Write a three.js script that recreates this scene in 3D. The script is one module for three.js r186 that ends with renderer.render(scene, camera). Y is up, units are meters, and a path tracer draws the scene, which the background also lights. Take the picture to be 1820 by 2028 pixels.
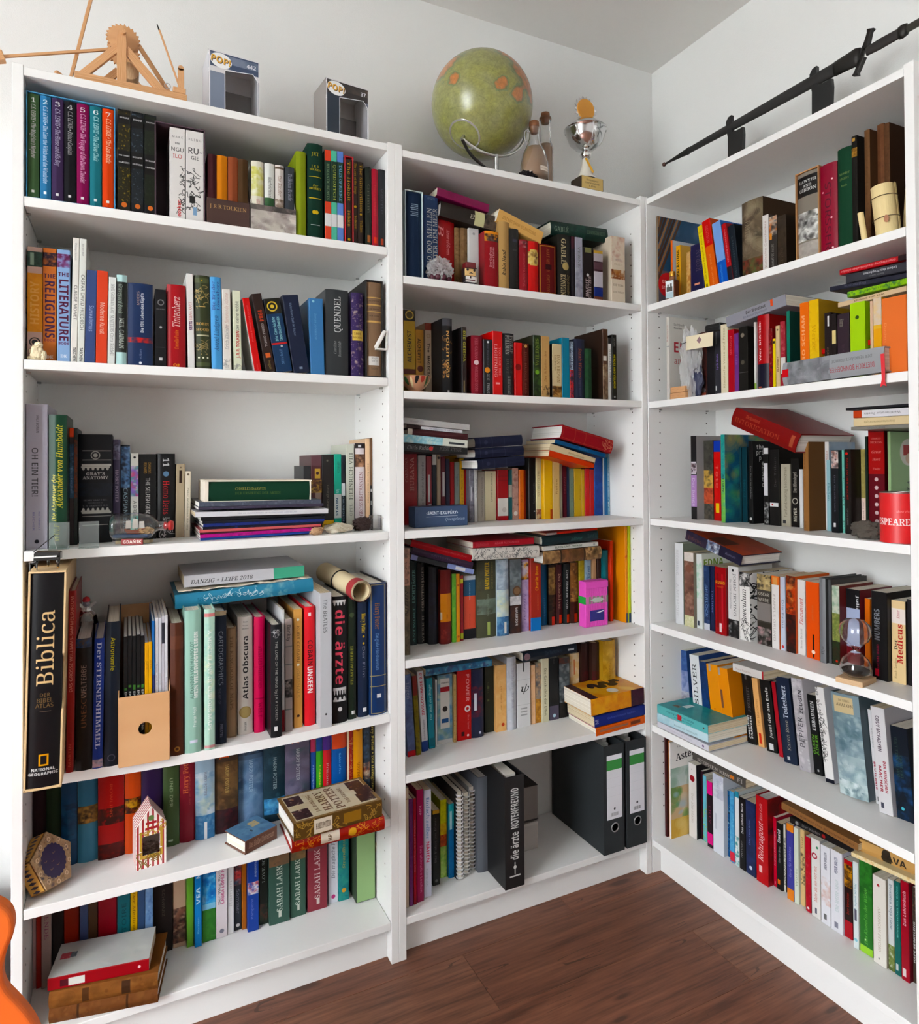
import * as THREE from 'three';
import { RoundedBoxGeometry } from 'three/addons/geometries/RoundedBoxGeometry.js';
import { mergeGeometries, toCreasedNormals } from 'three/addons/utils/BufferGeometryUtils.js';
import { ImprovedNoise } from 'three/addons/math/ImprovedNoise.js';

// ---------------------------------------------------------------- camera, daylight, exposure
const scene = new THREE.Scene();
const FOCAL = 1355.7, FW = 1820, FH = 2028;
const camera = new THREE.PerspectiveCamera(2 * Math.atan(FH / 2 / FOCAL) * 180 / Math.PI, FW / FH, 0.05, 60);
camera.position.set(-0.5987, 1.2257, 1.5941);
camera.rotation.set(0.0117, -0.4612, -0.0066, 'YXZ');
camera.setViewOffset(FW, FH, FW / 2 - 923.8, FH / 2 - 899.3, FW, FH);   // the photograph is a crop: its lens axis is not at its centre
const renderer = new THREE.WebGLRenderer({ antialias: true });
renderer.toneMapping = THREE.LinearToneMapping;
renderer.toneMappingExposure = 1.0;
renderer.shadowMap.enabled = true;
// overcast daylight through the window in the wall on the left (see windowOpening below)
{ // overcast sky, three times as bright overhead as at the horizon
  const W = 8, Hs = 128, d = new Float32Array(W * Hs * 4);
  for (let y = 0; y < Hs; y++) for (let x = 0; x < W; x++) {
    const s = Math.sin(((y + 0.5) / Hs - 0.5) * Math.PI), L = s > 0 ? (1 + 2 * s) / 3 : 0.3, i = (y * W + x) * 4;
    d[i] = 0.93 * L; d[i + 1] = 0.97 * L; d[i + 2] = 1.01 * L; d[i + 3] = 1;
  }
  const t = new THREE.DataTexture(d, W, Hs, THREE.RGBAFormat, THREE.FloatType); t.magFilter = THREE.LinearFilter; t.mapping = THREE.EquirectangularReflectionMapping; t.needsUpdate = true;
  scene.background = t;
}
scene.backgroundIntensity = 46;

// ---------------------------------------------------------------- helpers
let seed = 7;
const rnd = () => { seed = (seed + 0x6d2b79f5) | 0; let t = Math.imul(seed ^ (seed >>> 15), 1 | seed); t = (t + Math.imul(t ^ (t >>> 7), 61 | t)) ^ t; return ((t ^ (t >>> 14)) >>> 0) / 4294967296; };
const noise = new ImprovedNoise();
const used = new Map();
const numbered = (n) => { const k = used.get(n) ?? 0; used.set(n, k + 1); return k ? `${n}_${String(k).padStart(3, '0')}` : n; };
const V = (x, y, z) => new THREE.Vector3(x, y, z);
const PI = Math.PI;
function thing(name, label, category, [x, y, z] = [0, 0, 0], turn = 0, group) {
  const o = new THREE.Group(); o.name = numbered(name); scene.add(o);
  o.position.set(x, y, z); o.rotation.y = turn; o.userData = { label, category };
  if (group) o.userData.group = group;
  return o;
}
function part(name, geo, mat, parent, [x, y, z] = [0, 0, 0], [rx, ry, rz] = [0, 0, 0]) {
  const m = new THREE.Mesh(geo, mat); m.name = parent === scene ? numbered(name) : name; m.castShadow = m.receiveShadow = true;
  if (parent !== scene) { let k = 0, n = name; const taken = new Set(parent.children.map((c) => c.name)); while (taken.has(n)) n = `${name}_${String(++k).padStart(3, '0')}`; m.name = n; }
  m.position.set(x, y, z); m.rotation.set(rx, ry, rz); parent.add(m); return m;
}
const structure = (o) => { o.userData.kind = 'structure'; return o; };
const rbox = (w, h, d, r = 0.001, s = 2) => new RoundedBoxGeometry(w, h, d, s, Math.min(r, w / 2.01, h / 2.01, d / 2.01));
const box = (w, h, d) => new THREE.BoxGeometry(w, h, d);
const cyl = (r1, r2, h, s = 24) => new THREE.CylinderGeometry(r1, r2, h, s);
const lathe = (pts, s = 40) => new THREE.LatheGeometry(pts.map(([x, y]) => new THREE.Vector2(x, y)), s);
const tube = (pts, r, n = 40, s = 8, closed = false) => new THREE.TubeGeometry(new THREE.CatmullRomCurve3(pts.map((p) => V(...p)), closed), n, r, s, closed);
function slab(pts, depth, bevel = 0.0006, holes = []) {       // outline in xy, extruded along +z
  const s = new THREE.Shape(pts.map(([x, y]) => new THREE.Vector2(x, y)));
  for (const h of holes) s.holes.push(h);
  return new THREE.ExtrudeGeometry(s, { depth: depth - 2 * bevel, bevelEnabled: bevel > 0, bevelThickness: bevel, bevelSize: bevel, bevelOffset: -bevel, bevelSegments: 2, curveSegments: 12 }).translate(0, 0, bevel);
}
function bar(a, b, w, t, r = 0.0008) {                         // a square bar from a to b, w in the xy plane, t across it
  const A = V(...a), B = V(...b), L = A.distanceTo(B), g = rbox(L, w, t, r);
  const q = new THREE.Quaternion().setFromUnitVectors(V(1, 0, 0), B.clone().sub(A).normalize());
  return g.applyQuaternion(q).translate((A.x + B.x) / 2, (A.y + B.y) / 2, (A.z + B.z) / 2);
}
const std = (color, roughness = 0.6, o = {}) => new THREE.MeshStandardMaterial({ color, roughness, ...o });
const phys = (color, roughness, o = {}) => new THREE.MeshPhysicalMaterial({ color, roughness, ...o });
function canvasTex(w, h, draw, { srgb = true, repeat } = {}) {
  const c = document.createElement('canvas'); c.width = w; c.height = h; draw(c.getContext('2d'), w, h);
  const t = new THREE.CanvasTexture(c); if (srgb) t.colorSpace = THREE.SRGBColorSpace;
  if (repeat) { t.wrapS = t.wrapT = THREE.RepeatWrapping; t.repeat.set(...repeat); }
  return t;
}
const merge = (list) => mergeGeometries(list.map((g) => { const k = g.index ? g.toNonIndexed() : g.clone(); for (const n of Object.keys(k.attributes)) if (!['position', 'normal', 'uv'].includes(n)) k.deleteAttribute(n); return k; }), false);

// grain textures
const paintBump = canvasTex(512, 512, (c, w, h) => {
  const im = c.createImageData(w, h);
  for (let y = 0; y < h; y++) for (let x = 0; x < w; x++) {
    const v = 128 + 50 * noise.noise(x / 5, y / 5, 1) + 45 * noise.noise(x / 2.2, y / 2.2, 5) + 25 * noise.noise(x / 14, y / 14, 9);
    const i = (y * w + x) * 4; im.data[i] = im.data[i + 1] = im.data[i + 2] = v; im.data[i + 3] = 255;
  }
  c.putImageData(im, 0, 0);
}, { srgb: false, repeat: [8, 8] });
const woodTex = (base, dark, w = 256, h = 256, sx = 3, sy = 60) => canvasTex(w, h, (c) => {
  const im = c.createImageData(w, h), A = new THREE.Color(base), B = new THREE.Color(dark);
  for (let y = 0; y < h; y++) for (let x = 0; x < w; x++) {
    let t = 0.5 + 0.5 * noise.noise(x / w * sx, y / h * sy / 4, 3) + 0.35 * noise.noise(x / w * sx * 2, y / h * sy, 8);
    t = Math.min(1, Math.max(0, t));
    const i = (y * w + x) * 4; for (const [k, n] of [[0, 'r'], [1, 'g'], [2, 'b']]) im.data[i + k] = 255 * Math.pow(A[n] + (B[n] - A[n]) * t, 1 / 2.2);
    im.data[i + 3] = 255;
  }
  c.putImageData(im, 0, 0);
}, { repeat: [1, 1] });

const M = {
  wall: std(0xe9e9e7, 0.92, { bumpMap: paintBump, bumpScale: 0.0006 }),
  ceiling: std(0xe8e6e2, 0.95),
  white: std(0xededeb, 0.42),
  backboard: std(0xeaeae7, 0.6),
  hole: std(0x55504a, 0.9),
  metal: std(0xb8b8b6, 0.3, { metalness: 1 }),
  chrome: std(0xe6e6e6, 0.12, { metalness: 1 }),
  darkMetal: std(0x2a2826, 0.45, { metalness: 0.6 }),
  black: std(0x0d0d0e, 0.5),
  blackGloss: phys(0x0a0a0b, 0.2, { clearcoat: 0.6, clearcoatRoughness: 0.15 }),
  wood: std(0xffffff, 0.6, { map: woodTex('#d9a878', '#b9824e') }),
  paleWood: std(0xffffff, 0.6, { map: woodTex('#dcbd96', '#c29a6c') }),
  redWood: std(0xffffff, 0.45, { map: woodTex('#9a4a2a', '#6a2c18') }),
  glass: phys(0xffffff, 0.02, { transmission: 1, thickness: 0.004, ior: 1.5 }),
  clear: phys(0xffffff, 0.03, { transmission: 1, thickness: 0, ior: 1.45 }),
  film: phys(0xf4f4f4, 0.18, { transmission: 0.75, thickness: 0, ior: 1.4 }),
  cork: std(0x8a5a3a, 0.9),
  sand: std(0xa8876a, 0.95),
  paper: std(0xe8e2d2, 0.85),
};

// ---------------------------------------------------------------- room
const X0 = -2.8, X1 = 1.086, Z0 = -0.286, Z1 = 4.4, H = 2.61, T = 0.12;
function wallBox(name, w, h, d, x, y, z, mat = M.wall) { return structure(part(name, scaleUV(box(w, h, d), Math.max(w, d), h), mat, scene, [x, y, z])); }
function scaleUV(g, a, b) { const u = g.attributes.uv; for (let i = 0; i < u.count; i++) u.setXY(i, u.getX(i) * a / 2, u.getY(i) * b / 2); return g; }
wallBox('wall_back', X1 - X0 + 2 * T, H, T, (X0 + X1) / 2, H / 2, Z0 - T / 2);
wallBox('wall_right', T, H, Z1 - Z0, X1 + T / 2, H / 2, (Z0 + Z1) / 2);
wallBox('wall_front', X1 - X0 + 2 * T, H, T, (X0 + X1) / 2, H / 2, Z1 + T / 2);
wallBox('ceiling', X1 - X0 + 2 * T, T, Z1 - Z0 + 2 * T, (X0 + X1) / 2, H + T / 2, (Z0 + Z1) / 2, M.ceiling);
// wall with the window the light comes from, and the window itself
const WZ0 = 0.95, WZ1 = 2.2, WY0 = 0.35, WY1 = 2.5;
{
  const g = merge([box(T, H, WZ0 - Z0).translate(0, H / 2, (Z0 + WZ0) / 2), box(T, H, Z1 - WZ1).translate(0, H / 2, (Z1 + WZ1) / 2),
    box(T, WY0, WZ1 - WZ0).translate(0, WY0 / 2, (WZ0 + WZ1) / 2), box(T, H - WY1, WZ1 - WZ0).translate(0, (H + WY1) / 2, (WZ0 + WZ1) / 2)]);
  structure(part('wall_left', g, M.wall, scene, [X0 - T / 2, 0, 0]));
  const w = new THREE.Group(); w.name = 'window_1'; scene.add(w); structure(w); w.position.set(X0 - T / 2, 0, 0);
  const zc = (WZ0 + WZ1) / 2, yc = (WY0 + WY1) / 2, wz = WZ1 - WZ0, wy = WY1 - WY0;
  for (const z of [WZ0 + 0.03, zc, WZ1 - 0.03]) part('window_frame', rbox(0.06, wy, 0.06, 0.004), M.white, w, [0, yc, z]);
  for (const y of [WY0 + 0.03, WY1 - 0.03]) part('window_frame', rbox(0.06, 0.06, wz, 0.004), M.white, w, [0, y, zc]);
  part('window_sill', rbox(0.2, 0.03, wz + 0.06, 0.006), M.white, w, [0.1, WY0 - 0.015, zc]);
}
structure(part('ground_outside', box(40, 0.2, 40), std(0xb8bab6, 0.9), scene, [X0 - 22.5, -3.2, 1]));

// laminate floor: planks laid along x, every plank its own piece
{
  const f = new THREE.Group(); f.name = 'floor'; scene.add(f); structure(f);
  part('subfloor', box(X1 - X0 + 2 * T, 0.1, Z1 - Z0 + 2 * T), std(0x2a1c16, 0.9), f, [(X0 + X1) / 2, -0.0605, (Z0 + Z1) / 2]);
  const W = 1024, Hh = 256;
  const plankTex = (s) => canvasTex(W, Hh, (c) => {
    const im = c.createImageData(W, Hh), cols = [[74, 45, 33], [118, 76, 56], [148, 100, 75]];
    const knots = []; for (let k = 0; k < 3; k++) knots.push([rnd() * W, rnd() * Hh, 6 + rnd() * 12]);
    for (let y = 0; y < Hh; y++) for (let x = 0; x < W; x++) {
      let dy = 0, kd = 0;
      for (const [kx, ky, kr] of knots) { const q = Math.hypot((x - kx) / 2.2, y - ky) / kr; const e = Math.exp(-q * q / 5); dy += e * (y - ky) * 0.8; kd += Math.exp(-q * q * 1.4); }
      const yy = y - dy;
      let t = 0.5 + 0.42 * noise.noise(x / 260, yy / 34, s) + 0.3 * noise.noise(x / 90, yy / 9, s + 4) + 0.16 * noise.noise(x / 30, yy / 3, s + 9) - 0.9 * kd;
      const cr = Math.abs(noise.noise(x / 330, yy / 46, s + 20)); if (cr < 0.012 && noise.noise(x / 120, y / 200, s + 30) > 0.18) t -= 0.55;
      t = Math.min(0.999, Math.max(0, t)) * 2; const k = Math.floor(t), q = t - k, i = (y * W + x) * 4;
      for (let n = 0; n < 3; n++) im.data[i + n] = cols[k][n] + (cols[k + 1][n] - cols[k][n]) * q;
      im.data[i + 3] = 255;
    }
    c.putImageData(im, 0, 0);
  });
  const tones = [0, 1, 2, 3].map((k) => std(['#ffffff', '#f2e8e4', '#fff4ee', '#e8dfdc'][k], 0.48, { map: plankTex(k * 50 + 3) }));
  const PW = 0.192, PL = 1.285, geo = rbox(PL - 0.0008, 0.01, PW - 0.0008, 0.0012, 1);
  { const p = geo.attributes.position, u = geo.attributes.uv; for (let i = 0; i < p.count; i++) u.setXY(i, p.getX(i) / PL + 0.5, p.getZ(i) / PW + 0.5); }
  let n = 0;
  for (let r = 0; Z0 + r * PW < Z1; r++) for (let k = -1; k < 4; k++) {
    const x = X0 + k * PL + [0.1, 0.72, 0.38, 0.95][r % 4] + PL / 2, z = Z0 - 0.05 + (r + 0.5) * PW;
    if (x - PL / 2 > X1 || x + PL / 2 < X0) continue;
    part('plank', geo, tones[(n++ * 7 + r) % 4], f, [x, -0.005, z], [0, (n % 3 === 1) ? PI : 0, 0]);
  }
}

// ---------------------------------------------------------------- bookcases
const SHELF = { A: [1.7582, 1.4349, 1.0554, 0.6103, 0.3548, 0.1022], B: [1.6933, 1.405, 1.055, 0.7337, 0.45, 0.1022], C: [1.6934, 1.4027, 1.0539, 0.7417, 0.4404, 0.1] };
const TOPY = { A: 2.0161, B: 2.009, C: 2.014 }, XC = 0.802;
const sagA3 = (s) => 0.009 * (1 - ((s + 0.4) / 0.38) ** 2);
function bookcase(key, label, pos, turn) {
  const b = thing('bookcase', label, 'bookcase', pos, turn, 'white bookcases along the two walls'), w = 0.8, d = 0.28, t = 0.0195;
  for (const s of [0, 1]) {
    part('side_panel', rbox(t, 2.02, d, 0.0012), M.white, b, [s ? w - t / 2 : t / 2, 1.01, -d / 2]);
    const holes = [];
    for (let y = 0.19; y < 1.95; y += 0.032) for (const z of [-0.045, -0.235]) holes.push(new THREE.CylinderGeometry(0.0022, 0.0022, 0.0004, 8).rotateZ(PI / 2).translate(s ? w - t - 0.0001 : t + 0.0001, y, z));
    const h = part('peg_holes', merge(holes), M.hole, b); h.userData.kind = 'stuff';
  }
  part('back_panel', box(w - 0.004, 1.95, 0.004), M.backboard, b, [w / 2, 1.045, -d + 0.003]);
  part('top_panel', rbox(w - 2 * t - 0.0006, 0.0175, d - 0.008, 0.001), M.white, b, [w / 2, TOPY[key] - 0.00875, -d / 2 + 0.003]);
  SHELF[key].forEach((y, i) => {
    const last = i === 5, g = key === 'A' && i === 3 ? new THREE.BoxGeometry(w - 2 * t - 0.002, 0.0205, d - 0.012, 32, 1, 1) : rbox(w - 2 * t - 0.002, last ? 0.0185 : 0.0198, d - 0.012, 0.0014, 3);
    if (key === 'A' && i === 3) { const p = g.attributes.position; for (let k = 0; k < p.count; k++) p.setY(k, p.getY(k) - sagA3(p.getX(k) - 0.4)); g.computeVertexNormals(); }
    part(last ? 'bottom_panel' : 'shelf', g, M.white, b, [w / 2, y - 0.00995, -d / 2 + 0.005]);
    if (!last) for (const x of [t + 0.004, w - t - 0.004]) for (const z of [-0.045, -0.235]) part('shelf_pin', cyl(0.0026, 0.0026, 0.0085, 10).rotateZ(PI / 2), M.metal, b, [x, y - 0.0222, z]);
  });
  part('plinth', rbox(w - 2 * t - 0.0006, 0.082, 0.016, 0.001), M.white, b, [w / 2, 0.041, -0.031 - 0.008]);
  return b;
}
bookcase('A', 'white bookcase under the wooden catapult', [-0.8, 0, 0], 0);
bookcase('B', 'white bookcase in the corner under the globe', [0, 0, 0], 0);
bookcase('C', 'white bookcase on the side wall under the sword', [XC, 0, -0.018], -PI / 2);

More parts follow.
